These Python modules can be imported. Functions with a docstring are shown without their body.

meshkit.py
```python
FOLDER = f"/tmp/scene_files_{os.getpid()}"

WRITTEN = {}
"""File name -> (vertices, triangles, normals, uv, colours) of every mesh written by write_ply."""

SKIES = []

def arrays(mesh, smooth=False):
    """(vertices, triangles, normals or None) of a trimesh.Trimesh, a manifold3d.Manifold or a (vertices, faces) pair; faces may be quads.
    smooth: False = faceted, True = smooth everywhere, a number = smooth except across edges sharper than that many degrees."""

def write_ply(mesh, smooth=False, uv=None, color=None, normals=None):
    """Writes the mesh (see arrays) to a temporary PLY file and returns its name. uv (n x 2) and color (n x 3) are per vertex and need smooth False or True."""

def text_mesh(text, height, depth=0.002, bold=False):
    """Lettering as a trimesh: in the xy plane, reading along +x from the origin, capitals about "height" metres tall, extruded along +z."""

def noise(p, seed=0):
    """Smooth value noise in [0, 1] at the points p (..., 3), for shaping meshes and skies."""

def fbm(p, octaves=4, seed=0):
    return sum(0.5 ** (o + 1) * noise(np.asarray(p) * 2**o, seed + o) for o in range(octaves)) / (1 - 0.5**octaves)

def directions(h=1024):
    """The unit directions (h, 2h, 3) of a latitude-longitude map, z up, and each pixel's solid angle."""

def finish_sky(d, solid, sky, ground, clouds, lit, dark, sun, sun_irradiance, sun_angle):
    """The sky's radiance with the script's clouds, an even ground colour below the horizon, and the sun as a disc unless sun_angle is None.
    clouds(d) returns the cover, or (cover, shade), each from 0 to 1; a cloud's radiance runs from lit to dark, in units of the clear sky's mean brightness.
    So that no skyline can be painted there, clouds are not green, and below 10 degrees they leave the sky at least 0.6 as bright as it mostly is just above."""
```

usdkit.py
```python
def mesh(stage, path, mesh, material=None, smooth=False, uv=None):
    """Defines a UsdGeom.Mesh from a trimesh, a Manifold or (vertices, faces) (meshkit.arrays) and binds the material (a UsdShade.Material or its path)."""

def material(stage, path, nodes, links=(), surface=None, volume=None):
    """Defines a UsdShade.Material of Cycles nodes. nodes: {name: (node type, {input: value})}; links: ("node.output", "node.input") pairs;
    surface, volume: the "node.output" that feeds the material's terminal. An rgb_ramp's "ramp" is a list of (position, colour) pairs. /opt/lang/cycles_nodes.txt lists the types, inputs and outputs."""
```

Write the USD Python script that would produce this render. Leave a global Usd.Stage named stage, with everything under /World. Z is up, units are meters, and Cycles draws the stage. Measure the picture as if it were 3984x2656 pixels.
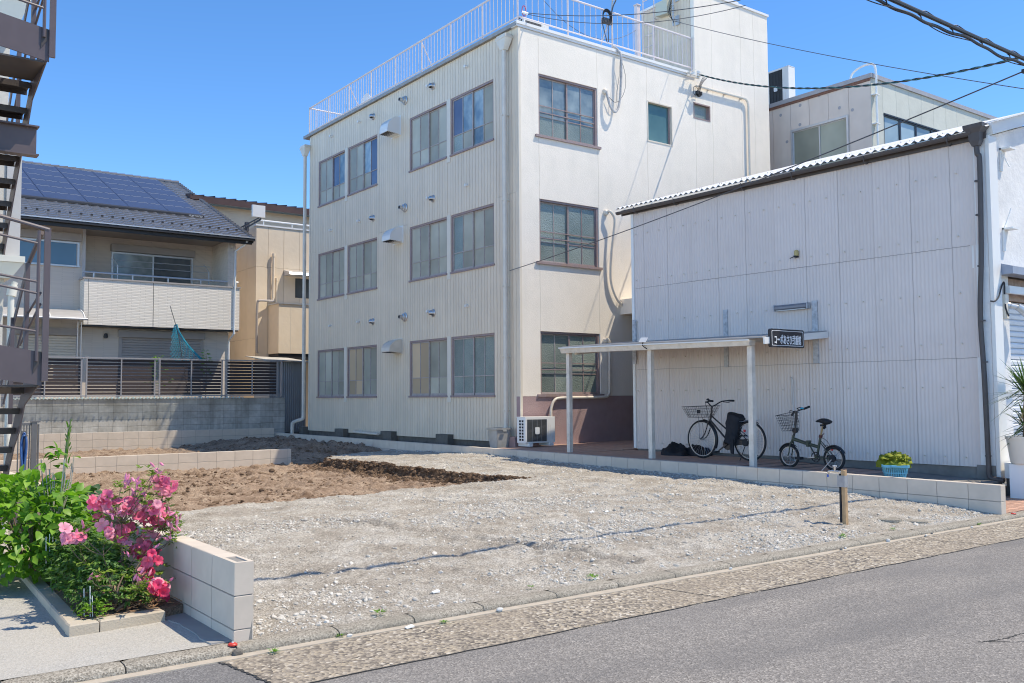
import math, random
import numpy as np, trimesh, shapely
from shapely.geometry import Polygon, box as sbox
import meshkit, usdkit
from meshkit import noise, fbm
from pxr import Usd, UsdGeom, UsdLux, UsdShade, Sdf, Gf, Vt

stage = Usd.Stage.CreateInMemory()
UsdGeom.SetStageUpAxis(stage, 'Z'); UsdGeom.SetStageMetersPerUnit(stage, 1.0)
UsdGeom.Xform.Define(stage, '/World'); UsdGeom.Scope.Define(stage, '/World/Looks')

# ---------------------------------------------------------------- camera, sky, sun, exposure
CAM = np.array([-2.14813, -5.50716, 1.45577])
FW = np.array([0.59703455, 0.80003754, 0.05907347]); RT = np.array([0.80164378, -0.59776895, -0.00628748]); UP = np.array([-0.03028207, -0.05110972, 0.99823384])
cam = UsdGeom.Camera.Define(stage, '/World/camera')
cam.CreateHorizontalApertureAttr(36.0); cam.CreateVerticalApertureAttr(24.0); cam.CreateFocalLengthAttr(32.646)
cam.CreateExposureAttr(0.84)
cam.AddTransformOp().Set(Gf.Matrix4d(*RT, 0, *UP, 0, *(-FW), 0, *CAM, 1))
SUN = np.array([0.42, -0.34, 1.0]); SUN /= np.linalg.norm(SUN)
SKY_STRENGTH, SUN_INTENSITY = 0.15, 0.75
sky = UsdLux.DomeLight.Define(stage, '/World/sky')
skymat = usdkit.material(stage, '/World/Looks/sky_look', {
    's': ('sky_texture', {'sky_type': 'single_scattering', 'sun_disc': False, 'sun_elevation': math.asin(SUN[2]), 'sun_rotation': math.atan2(SUN[0], SUN[1]), 'altitude': 0.0, 'air_density': 0.7, 'aerosol_density': 0.05, 'ozone_density': 3.0}), 'h': ('hsv', {'saturation': 1.2}),
    'b': ('background_shader', {'strength': SKY_STRENGTH})}, [('s.color', 'h.color'), ('h.color', 'b.color')], surface='b.background')
UsdShade.MaterialBindingAPI.Apply(sky.GetPrim()).Bind(skymat)
sky.GetPrim().SetCustomDataByKey('kind', 'structure'); sky.GetPrim().SetCustomDataByKey('label', 'clear blue spring sky without clouds')
sun = UsdLux.DistantLight.Define(stage, '/World/sun')
sun.CreateIntensityAttr(SUN_INTENSITY); sun.CreateAngleAttr(0.53); sun.CreateColorAttr(Gf.Vec3f(1.0, 0.90, 0.735))
sun.GetPrim().CreateAttribute('inputs:normalize', Sdf.ValueTypeNames.Bool).Set(True)
_x = np.cross([0, 0, 1.0], SUN); _x /= np.linalg.norm(_x); _y = np.cross(SUN, _x)
sun.AddTransformOp().Set(Gf.Matrix4d(*_x, 0, *_y, 0, *SUN, 0, 8, -8, 20, 1))

# ---------------------------------------------------------------- helpers
# the two flat roofed buildings were measured in units of 0.92 m from a common origin: their parts are drawn in those units and converted here
RED_S, RED_O, REDUCED = 0.92, np.array([-0.17185, -0.44057, 0.11646]), []
def red(p): return np.asarray(p, float) * RED_S + RED_O
_used = {}
def path(name, parent):
    base = (parent.GetPath().pathString if parent else '/World') + '/' + name
    n = _used.get(base, -1) + 1; _used[base] = n
    return base if n == 0 else '%s_%03d' % (base, n)
def tag(p, label=None, cat=None, group=None, kind=None):
    for k, v in (('label', label), ('category', cat), ('group', group), ('kind', kind)):
        if v: p.SetCustomDataByKey(k, v)
    return p
def thing(name, label, cat, loc=(0, 0, 0), rz=0.0, group=None, kind=None, parent=None):
    x = UsdGeom.Xform.Define(stage, path(name, parent)); x.AddTranslateOp().Set(Gf.Vec3d(*map(float, loc)))
    if rz: x.AddRotateZOp().Set(math.degrees(rz))
    return tag(x.GetPrim(), label, cat, group, kind)
def part(name, mesh, mat, parent=None, smooth=False, label=None, cat=None, group=None, kind=None):
    if isinstance(mesh, MB): mesh = mesh.mesh()
    if parent is not None and any(parent.GetPath().HasPrefix(q) for q in REDUCED): mesh = trimesh.Trimesh(mesh.vertices * RED_S + RED_O, mesh.faces, process=False)
    m = usdkit.mesh(stage, path(name, parent), mesh, mat, smooth=smooth)
    return tag(m.GetPrim(), label, cat, group, kind)
def struct(name, mesh, mat, label=None, smooth=False, kind='structure'):
    return part(name, mesh, mat, None, smooth, label, None, None, kind)
def copyof(src, name, loc, rz=0.0, label=None, group=None, cat=None, scale=None):
    x = UsdGeom.Xform.Define(stage, path(name, None)); x.AddTranslateOp().Set(Gf.Vec3d(*map(float, loc)))
    if rz: x.AddRotateZOp().Set(math.degrees(rz))
    if scale: x.AddScaleOp().Set(Gf.Vec3f(scale, scale, scale))
    p = x.GetPrim(); p.GetReferences().AddInternalReference(src.GetPath()); p.SetInstanceable(True)
    return tag(p, label, cat, group)

BOXF = np.array([[0, 2, 1], [0, 3, 2], [4, 5, 6], [4, 6, 7], [0, 1, 5], [0, 5, 4], [1, 2, 6], [1, 6, 5], [2, 3, 7], [2, 7, 6], [3, 0, 4], [3, 4, 7]])
class MB:
    def __init__(s): s.v, s.f, s.n = [], [], 0
    def add(s, v, f):
        v = np.asarray(v, float); f = np.asarray(f, int)
        if f.shape[1] == 4: f = np.vstack([f[:, [0, 1, 2]], f[:, [0, 2, 3]]])
        s.v.append(v); s.f.append(f + s.n); s.n += len(v); return s
    def tm(s, m): return s.add(m.vertices, m.faces)
    def box(s, x0, x1, y0, y1, z0, z1):
        x0, x1 = sorted((x0, x1)); y0, y1 = sorted((y0, y1)); z0, z1 = sorted((z0, z1))
        return s.add([[x0, y0, z0], [x1, y0, z0], [x1, y1, z0], [x0, y1, z0], [x0, y0, z1], [x1, y0, z1], [x1, y1, z1], [x0, y1, z1]], BOXF)
    def hexa(s, a, b):   # two quads (bottom ccw from above, top)
        return s.add(np.vstack([a, b]), BOXF)
    def bar(s, p, q, w, h, up=(0, 0, 1)):   # rectangular bar between two points
        p, q = np.asarray(p, float), np.asarray(q, float); d = q - p; d /= np.linalg.norm(d)
        u = np.asarray(up, float); a = np.cross(d, u)
        if np.linalg.norm(a) < 1e-6: a = np.cross(d, [1, 0, 0])
        a /= np.linalg.norm(a); b = np.cross(a, d)
        c = [(-w / 2, -h / 2), (w / 2, -h / 2), (w / 2, h / 2), (-w / 2, h / 2)]
        return s.add([p + a * i + b * j for i, j in c] + [q + a * i + b * j for i, j in c], [[0, 1, 2], [0, 2, 3], [4, 6, 5], [4, 7, 6], [0, 5, 1], [0, 4, 5], [1, 6, 2], [1, 5, 6], [2, 7, 3], [2, 6, 7], [3, 4, 0], [3, 7, 4]])
    def tube(s, pts, r, n=8, cap=True):
        pts = np.asarray(pts, float); m = len(pts); rr = np.broadcast_to(np.asarray(r, float), (m,))
        t = np.gradient(pts, axis=0); t /= np.maximum(np.linalg.norm(t, axis=1, keepdims=True), 1e-9)
        a = np.cross(t[0], [0, 0, 1.0])
        if np.linalg.norm(a) < 1e-3: a = np.cross(t[0], [1.0, 0, 0])
        a /= np.linalg.norm(a); V = []
        ang = np.arange(n) / n * 2 * np.pi
        for i in range(m):
            a = a - t[i] * (a @ t[i]); a /= np.linalg.norm(a); b = np.cross(t[i], a)
            V.append(pts[i] + rr[i] * (np.cos(ang)[:, None] * a + np.sin(ang)[:, None] * b))
        V = np.vstack(V); F = []
        for i in range(m - 1):
            for j in range(n):
                k = (j + 1) % n; F += [[i * n + j, i * n + k, (i + 1) * n + k], [i * n + j, (i + 1) * n + k, (i + 1) * n + j]]
        if cap:
            V = np.vstack([V, pts[0], pts[-1]])
            for j in range(n):
                k = (j + 1) % n; F += [[m * n, k, j], [m * n + 1, (m - 1) * n + j, (m - 1) * n + k]]
        return s.add(V, F)
    def cyl(s, p, q, r, n=12, r2=None): return s.tube([p, q], [r, r if r2 is None else r2], n)
    def prism(s, poly, h0, h1, axes='xyz'):   # polygon (2d, shapely or list) extruded; axes: which axis gets u, v, w
        poly = Polygon(poly) if not hasattr(poly, 'geom_type') else poly
        for g in getattr(poly, 'geoms', [poly]):
            if g.area < 1e-9: continue
            m = trimesh.creation.extrude_polygon(g, h1 - h0, engine='earcut'); v = m.vertices + [0, 0, h0]
            o = np.empty_like(v)
            for i, c in enumerate(axes): o[:, 'xyz'.index(c)] = v[:, i]
            f = m.faces
            if axes in ('xzy', 'yxz', 'zyx'): f = f[:, ::-1]
            s.add(o, f)
        return s
    def lathe(s, prof, n=16, at=(0, 0, 0), axis='z'):   # profile (r, z)
        prof = np.asarray(prof, float); ang = np.arange(n) / n * 2 * np.pi
        V = np.vstack([np.c_[r * np.cos(ang), r * np.sin(ang), np.full(n, z)] for r, z in prof]); F = []
        for i in range(len(prof) - 1):
            for j in range(n):
                k = (j + 1) % n; F += [[i * n + j, i * n + k, (i + 1) * n + k], [i * n + j, (i + 1) * n + k, (i + 1) * n + j]]
        if axis == 'x': V = V[:, [2, 0, 1]]
        if axis == 'y': V = V[:, [1, 2, 0]]
        return s.add(V + np.asarray(at), F)
    def mesh(s): return trimesh.Trimesh(np.vstack(s.v), np.vstack(s.f), process=False)

def bez(pts, n=12):   # Catmull-Rom through the points
    p = np.asarray(pts, float); p = np.vstack([2 * p[0] - p[1], p, 2 * p[-1] - p[-2]]); out = []
    for i in range(1, len(p) - 2):
        for t in np.linspace(0, 1, n, endpoint=False):
            a, b, c, d = p[i - 1:i + 3]
            out.append(0.5 * (2 * b + (c - a) * t + (2 * a - 5 * b + 4 * c - d) * t * t + (3 * b - a - 3 * c + d) * t ** 3))
    out.append(p[-2]); return np.array(out)
def sagline(a, b, sag, n=24):
    a, b = np.asarray(a, float), np.asarray(b, float); t = np.linspace(0, 1, n)[:, None]
    return a + (b - a) * t - np.array([0, 0, 1.0]) * sag * 4 * t * (1 - t)

def M(name, col, rough=0.6, var=0.12, vs=6.0, dirt=None, ds=1.2, damt=0.35, bump=0.0, bs=60.0, bdist=0.004, metal=0.0, spec=0.4, rnd=0.0, aniso=None, detail=5.0, extra=None, streak=None, trans=None, coat=0.0):
    """procedural material: base colour with fine noise, optional dirt colour in large patches, vertical streaks, bump, per-object variation"""
    c = np.array(col, float)
    N = {'g': ('geometry', {}), 'n': ('noise_texture', {'scale': vs, 'detail': detail, 'roughness': 0.62}),
         'r': ('rgb_ramp', {'ramp': [(0.25, tuple(c * (1 - var))), (0.75, tuple(np.minimum(c * (1 + var), 0.95)))]}),
         'p': ('principled_bsdf', {'roughness': rough, 'metallic': metal, 'specular_ior_level': spec, 'coat_weight': coat})}
    L = [('g.position', 'n.vector'), ('n.fac', 'r.fac')]; out = 'r.color'
    if dirt is not None:
        N['dn'] = ('noise_texture', {'scale': ds, 'detail': 6.0, 'roughness': 0.65}); L.append(('g.position', 'dn.vector'))
        N['dr'] = ('rgb_ramp', {'ramp': [(0.42, (0, 0, 0)), (0.68, (damt, damt, damt))]}); L.append(('dn.fac', 'dr.fac'))
        N['dm'] = ('mix', {'color2': tuple(dirt)}); L += [('dr.color', 'dm.fac'), (out, 'dm.color1')]; out = 'dm.color'
    if streak is not None:   # (colour, amount, horizontal scale)
        N['sm'] = ('mapping', {'scale': (streak[2], streak[2], 0.35)}); L.append(('g.position', 'sm.vector'))
        N['sn'] = ('noise_texture', {'scale': 1.0, 'detail': 4.0, 'roughness': 0.6}); L.append(('sm.vector', 'sn.vector'))
        N['sr'] = ('rgb_ramp', {'ramp': [(0.48, (0, 0, 0)), (0.72, (streak[1],) * 3)]}); L.append(('sn.fac', 'sr.fac'))
        N['sx'] = ('mix', {'color2': tuple(streak[0])}); L += [('sr.color', 'sx.fac'), (out, 'sx.color1')]; out = 'sx.color'
    if rnd:
        N['oi'] = ('object_info', {}); N['mr'] = ('map_range', {'from_min': 0.0, 'from_max': 1.0, 'to_min': 1 - rnd, 'to_max': 1 + rnd}); L.append(('oi.random', 'mr.value'))
        N['hs'] = ('hsv', {}); L += [('mr.result', 'hs.value'), (out, 'hs.color')]; out = 'hs.color'
    L.append((out, 'p.base_color'))
    if bump:
        N['bn'] = ('noise_texture', {'scale': bs, 'detail': 4.0, 'roughness': 0.6}); L.append(('g.position', 'bn.vector'))
        N['b'] = ('bump', {'strength': bump, 'distance': bdist}); L += [('bn.fac', 'b.height'), ('b.normal', 'p.normal')]
    surf = 'p.BSDF'
    if trans is not None:
        N['t'] = ('translucent_bsdf', {}); N['mx'] = ('mix_closure', {'fac': trans[1]})
        N['tc'] = ('mix', {'mix_type': 'multiply', 'fac': 1.0, 'color2': tuple(trans[0])}); L += [(out, 'tc.color1'), ('tc.color', 't.color'), ('p.BSDF', 'mx.closure1'), ('t.BSDF', 'mx.closure2')]; surf = 'mx.closure'
    return usdkit.material(stage, '/World/Looks/' + name, N, L, surface=surf)
# ---------------------------------------------------------------- materials
m_stucco = M('white_stucco', (0.87, 0.795, 0.69), 0.85, 0.03, 3.0, dirt=(0.70, 0.655, 0.56), ds=0.7, damt=0.35, bump=0.55, bs=60, bdist=0.011, spec=0.2, streak=((0.58, 0.55, 0.48), 0.16, 3.0))
m_board = M('cream_siding', (0.76, 0.63, 0.475), 0.45, 0.04, 2.0, dirt=(0.58, 0.49, 0.37), ds=0.9, damt=0.3, streak=((0.48, 0.40, 0.30), 0.22, 9.0), rnd=0.03)
m_groove = M('siding_shadow_backing', (0.22, 0.2, 0.17), 0.8)
m_purple = M('plum_base_paint', (0.36, 0.25, 0.245), 0.75, 0.10, 5.0, dirt=(0.40, 0.30, 0.29), ds=1.5, damt=0.5, bump=0.7, bs=40, bdist=0.012, spec=0.25)
m_woodf = M('mauve_window_wood', (0.30, 0.235, 0.235), 0.6, 0.18, 25, dirt=(0.34, 0.22, 0.15), ds=4, damt=0.55, bump=0.2, bs=80)
m_muntin = M('muntin_putty', (0.42, 0.37, 0.35), 0.6, 0.15, 30, dirt=(0.3, 0.25, 0.22), ds=9, damt=0.6)
m_trim = M('cream_trim', (0.72, 0.645, 0.53), 0.5, 0.05, 4)
m_pipe = M('cream_pipe', (0.70, 0.63, 0.53), 0.35, 0.05, 5, dirt=(0.45, 0.40, 0.32), ds=3, damt=0.3)
m_rail = M('pale_mauve_rail', (0.66, 0.58, 0.57), 0.45, 0.08, 8)
m_coping = M('grey_roof_edge', (0.30, 0.29, 0.28), 0.6, 0.2, 8)
m_white = M('white_paint', (0.78, 0.77, 0.74), 0.5, 0.04, 4, dirt=(0.6, 0.57, 0.5), ds=2, damt=0.25)
m_whiteb = M('white_plastic', (0.76, 0.76, 0.74), 0.35, 0.03, 5)
m_dkconc = M('dark_foundation', (0.14, 0.125, 0.105), 0.9, 0.25, 8, bump=0.5, bs=50, bdist=0.01)
m_chrome = M('steel_cap', (0.55, 0.55, 0.56), 0.3, 0.1, 9, metal=0.9)
m_black = M('black_matt', (0.018, 0.018, 0.02), 0.7, 0.2, 20)
m_rubber = M('rubber', (0.02, 0.02, 0.021), 0.75, 0.2, 20)
m_cable = M('cable_black', (0.025, 0.025, 0.028), 0.5)
m_wire = M('grey_wire', (0.08, 0.08, 0.085), 0.5)
m_roofgrey = M('roof_deck', (0.35, 0.34, 0.32), 0.8, 0.2, 3)
m_block = M('new_concrete_block', (0.61, 0.525, 0.43), 0.9, 0.07, 6, dirt=(0.50, 0.44, 0.35), ds=2.2, damt=0.4, bump=0.35, bs=170, bdist=0.004, spec=0.15, rnd=0.035)
m_joint = M('mortar_joint', (0.25, 0.235, 0.21), 0.95, 0.15, 30)
m_oldblock = M('weathered_block', (0.54, 0.505, 0.445), 0.95, 0.12, 9, dirt=(0.25, 0.225, 0.18), ds=1.8, damt=0.6, bump=0.5, bs=90, bdist=0.006, spec=0.1, rnd=0.08, streak=((0.19, 0.17, 0.14), 0.4, 5.0))
m_oldjoint = M('old_joint', (0.14, 0.13, 0.115), 0.95, 0.2, 30)
m_alu = M('aluminium', (0.55, 0.55, 0.55), 0.4, 0.06, 9, metal=0.6)

def glass_mat(name, col, rough, bump=0.0, bs=40.0, col2=None, rnd=0.25, spec=0.6, ns=1.6):
    c = np.array(col); c2 = np.array(col2 if col2 is not None else c * 1.5)
    N = {'g': ('geometry', {}), 'n': ('noise_texture', {'scale': ns, 'detail': 3.0}), 'r': ('rgb_ramp', {'ramp': [(0.3, tuple(c)), (0.7, tuple(c2))]}),
         'oi': ('object_info', {}), 'mr': ('map_range', {'to_min': 1 - rnd, 'to_max': 1 + rnd}), 'hs': ('hsv', {}),
         'p': ('principled_bsdf', {'roughness': rough, 'specular_ior_level': spec})}
    L = [('g.position', 'n.vector'), ('n.fac', 'r.fac'), ('oi.random', 'mr.value'), ('mr.result', 'hs.value'), ('r.color', 'hs.color'), ('hs.color', 'p.base_color')]
    if bump:
        N['v'] = ('voronoi_texture', {'scale': bs}); N['b'] = ('bump', {'strength': bump, 'distance': 0.01}); L += [('g.position', 'v.vector'), ('v.distance', 'b.height'), ('b.normal', 'p.normal')]
    return usdkit.material(stage, '/World/Looks/' + name, N, L, surface='p.BSDF')
m_frost = glass_mat('frosted_pane', (0.34, 0.325, 0.255), 0.34, 0.15, 60, (0.45, 0.43, 0.34), spec=0.4)
m_frostbeige = glass_mat('frosted_pane_beige', (0.50, 0.38, 0.24), 0.35, 0.1, 60, (0.56, 0.40, 0.25), spec=0.4)
m_patt = glass_mat('patterned_pane', (0.17, 0.21, 0.19), 0.16, 0.6, 34, (0.25, 0.29, 0.26))
m_clear = glass_mat('curtain_pane', (0.12, 0.18, 0.23), 0.08, 0, 1, (0.34, 0.41, 0.42), ns=3.0)
m_bluedark = glass_mat('dark_pane', (0.06, 0.075, 0.13), 0.1, 0, 1, (0.12, 0.14, 0.2))
m_teal = glass_mat('teal_pane', (0.05, 0.12, 0.12), 0.12, 0, 1, (0.12, 0.22, 0.21), ns=0.9)

# ---------------------------------------------------------------- ground, road, gutter, kerb
m_ground = M('packed_earth', (0.30, 0.26, 0.21), 0.95, 0.2, 4, bump=0.4, bs=30)
def granules(name, cols, scale, rough, bump, bdist, patch=None, pscale=0.6, pamt=0.3, spec=0.2, wear=None):
    """stony surface: voronoi cells take random tones"""
    N = {'g': ('geometry', {}), 'v': ('voronoi_texture', {'scale': scale}), 's': ('separate_color', {}), 'r': ('rgb_ramp', {'ramp': cols}),
         'n': ('noise_texture', {'scale': pscale, 'detail': 6.0, 'roughness': 0.6}), 'nr': ('rgb_ramp', {'ramp': [(0.4, (0, 0, 0)), (0.66, (pamt,) * 3)]}), 'm': ('mix', {'color2': patch or (0.1, 0.1, 0.1)}),
         'fn': ('noise_texture', {'scale': scale * 1.7, 'detail': 4.0}), 'b': ('bump', {'strength': bump, 'distance': bdist}), 'p': ('principled_bsdf', {'roughness': rough, 'specular_ior_level': spec})}
    L = [('g.position', 'v.vector'), ('v.color', 's.color'), ('s.r', 'r.fac'), ('g.position', 'n.vector'), ('n.fac', 'nr.fac'), ('nr.color', 'm.fac'), ('r.color', 'm.color1'),
         ('m.color', 'p.base_color'), ('g.position', 'fn.vector'), ('v.distance', 'b.height'), ('b.normal', 'p.normal')]
    if wear:   # bands along x (tyre tracks): (colour, [y centres], width, amount)
        N['sx'] = ('mapping', {'scale': (0.25, 1.0, 1.0)}); N['wn'] = ('noise_texture', {'scale': 1.3, 'detail': 5.0, 'roughness': 0.55}); N['wr'] = ('rgb_ramp', {'ramp': [(0.45, (0, 0, 0)), (0.62, (wear[1],) * 3)]})
        N['wm'] = ('mix', {'color2': wear[0]})
        L = [l for l in L if l != ('m.color', 'p.base_color')] + [('g.position', 'sx.vector'), ('sx.vector', 'wn.vector'), ('wn.fac', 'wr.fac'), ('wr.color', 'wm.fac'), ('m.color', 'wm.color1'), ('wm.color', 'p.base_color')]
    return usdkit.material(stage, '/World/Looks/' + name, N, L, surface='p.BSDF')
m_asphalt = granules('asphalt', [(0.0, (0.15, 0.137, 0.123)), (0.45, (0.235, 0.215, 0.192)), (0.85, (0.31, 0.284, 0.255)), (1.0, (0.45, 0.41, 0.36))], 95, 0.85, 0.7, 0.006, (0.19, 0.18, 0.17), 0.5, 0.4, wear=((0.14, 0.134, 0.13), 0.5))
m_gutter = granules('exposed_aggregate', [(0.0, (0.08, 0.073, 0.065)), (0.3, (0.22, 0.19, 0.155)), (0.6, (0.34, 0.295, 0.235)), (0.85, (0.42, 0.35, 0.25)), (1.0, (0.60, 0.55, 0.47))], 48, 0.85, 0.9, 0.008, (0.30, 0.25, 0.19), 0.9, 0.5)
m_patch = granules('asphalt_patch', [(0.0, (0.12, 0.115, 0.112)), (0.6, (0.18, 0.174, 0.168)), (1.0, (0.30, 0.285, 0.27))], 120, 0.85, 0.6, 0.005, (0.17, 0.16, 0.15), 0.8, 0.5)
m_kerb = granules('kerb_concrete', [(0.0, (0.17, 0.15, 0.12)), (0.5, (0.33, 0.295, 0.24)), (1.0, (0.45, 0.41, 0.34))], 110, 0.9, 0.55, 0.006, (0.22, 0.20, 0.16), 1.6, 0.6)
m_pave = granules('washed_concrete', [(0.0, (0.30, 0.29, 0.265)), (0.5, (0.40, 0.385, 0.35)), (1.0, (0.48, 0.46, 0.42))], 130, 0.9, 0.4, 0.004, (0.46, 0.42, 0.35), 0.8, 0.5)
m_sand = M('gutter_silt', (0.44, 0.38, 0.30), 0.95, 0.15, 14, bump=0.4, bs=90)

struct('ground', MB().box(-220, 220, -220, 260, -0.9, -0.16), m_ground, 'level ground on which the whole block stands')
def sheet(x0, x1, y0, y1, z, nx=1, ny=1):
    X, Y = np.meshgrid(np.linspace(x0, x1, nx + 1), np.linspace(y0, y1, ny + 1)); v = np.c_[X.ravel(), Y.ravel(), np.full(X.size, z)]
    i = np.arange(ny)[:, None] * (nx + 1) + np.arange(nx)[None]; i = i.ravel(); return v, np.c_[i, i + 1, i + nx + 2, i + nx + 1]
def solid(x0, x1, y0, y1, z): return MB().box(x0, x1, y0, y1, z - 0.04, z)
struct('road', MB().box(-60, 60, -7.5, -0.842, -0.159, -0.053), m_asphalt, 'grey asphalt road along the front of the lot')
# the gutter strip of exposed aggregate, broken where an asphalt patch replaces it (left end)
g = MB()
g.prism([(-0.184, -0.715), (-0.14, -0.843), (60, -0.843), (60, -0.095), (-0.27, -0.095), (-0.235, -0.27)], -0.158, -0.049)
struct('gutter_strip', g, m_gutter, 'pebbly exposed aggregate strip between kerb and asphalt')
g = MB().prism([(-60, -0.843), (-0.15, -0.843), (-0.193, -0.715), (-0.244, -0.27), (-0.28, -0.095), (-60, -0.095)], -0.158, -0.050)
struct('gutter_patch', g, m_patch, 'darker asphalt strip along the kerb at the left')
# silt along the foot of the kerb
xs = np.linspace(-1.6, 11.5, 260); w = 0.045 + 0.05 * fbm(np.c_[xs * 2.2, xs * 0, xs * 0], 3, 5)
struct('kerb_silt', MB().prism(list(zip(xs, np.full(260, -0.098))) + list(zip(xs[::-1], -0.098 - w[::-1])), -0.1, -0.043), m_sand, 'pale sandy silt at the foot of the kerb')
# seams and cracks in the road and the gutter strip
m_crack = M('tar_seam', (0.05, 0.048, 0.045), 0.9, 0.2, 30)
def crack(pts, w, z, seed):
    p = bez(pts, 14); r_ = np.random.RandomState(seed); p = p + np.c_[r_.normal(0, 0.006, len(p)), r_.normal(0, 0.006, len(p)), 0 * p[:, 0]]; d = np.gradient(p[:, :2], axis=0); d /= np.linalg.norm(d, axis=1, keepdims=True); nn = np.c_[-d[:, 1], d[:, 0]]; ww = w * (0.5 + r_.uniform(0, 1, len(p)))[:, None]
    a, b = p[:, :2] - nn * ww / 2, p[:, :2] + nn * ww / 2; n = len(p); V = np.vstack([np.c_[a, np.full(n, z)], np.c_[b, np.full(n, z)]]); i = np.arange(n - 1); return MB().add(V, np.c_[i, i + 1, i + n + 1, i + n])
for k, (pts, w, z, lab) in enumerate((([[3.15, -0.1, 0], [3.2, -0.45, 0], [3.29, -0.8, 0]], 0.012, -0.0475, 'dark seam across the pebbly gutter strip'), ([[7.0, -0.18, 0], [7.09, -0.38, 0], [7.18, -0.6, 0], [7.2, -0.82, 0]], 0.014, -0.0475, 'seam where the gutter strip turns smoother at the right'), ([[3.55, -2.6, 0], [3.75, -2.65, 0], [3.95, -2.66, 0], [4.3, -2.75, 0]], 0.012, -0.0515, 'fine crack in the asphalt at the right'), ([[-0.29, -0.12, 0], [-0.245, -0.28, 0], [-0.215, -0.5, 0], [-0.185, -0.72, 0], [-0.15, -0.86, 0]], 0.014, -0.0455, 'crack between the asphalt patch and the pebbly strip'), ([[3.6, -2.62, 0], [4.0, -2.9, 0], [4.5, -3.0, 0]], 0.006, -0.0512, 'hairline crack branching in the asphalt'))):
    struct('pavement_seam', crack(pts, w, z, k), m_crack, lab)
xs = np.linspace(-0.1, 14, 300); e_ = -0.845 + 0.03 * (fbm(np.c_[xs * 3, xs * 0, xs * 0], 3, 2) - 0.5)
struct('asphalt_edge', MB().prism(list(zip(xs, e_ + 0.003)) + list(zip(xs[::-1], e_[::-1] - 0.003)), -0.07, -0.0465), m_crack, 'dark ragged seam between the asphalt and the pebbly strip')
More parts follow.
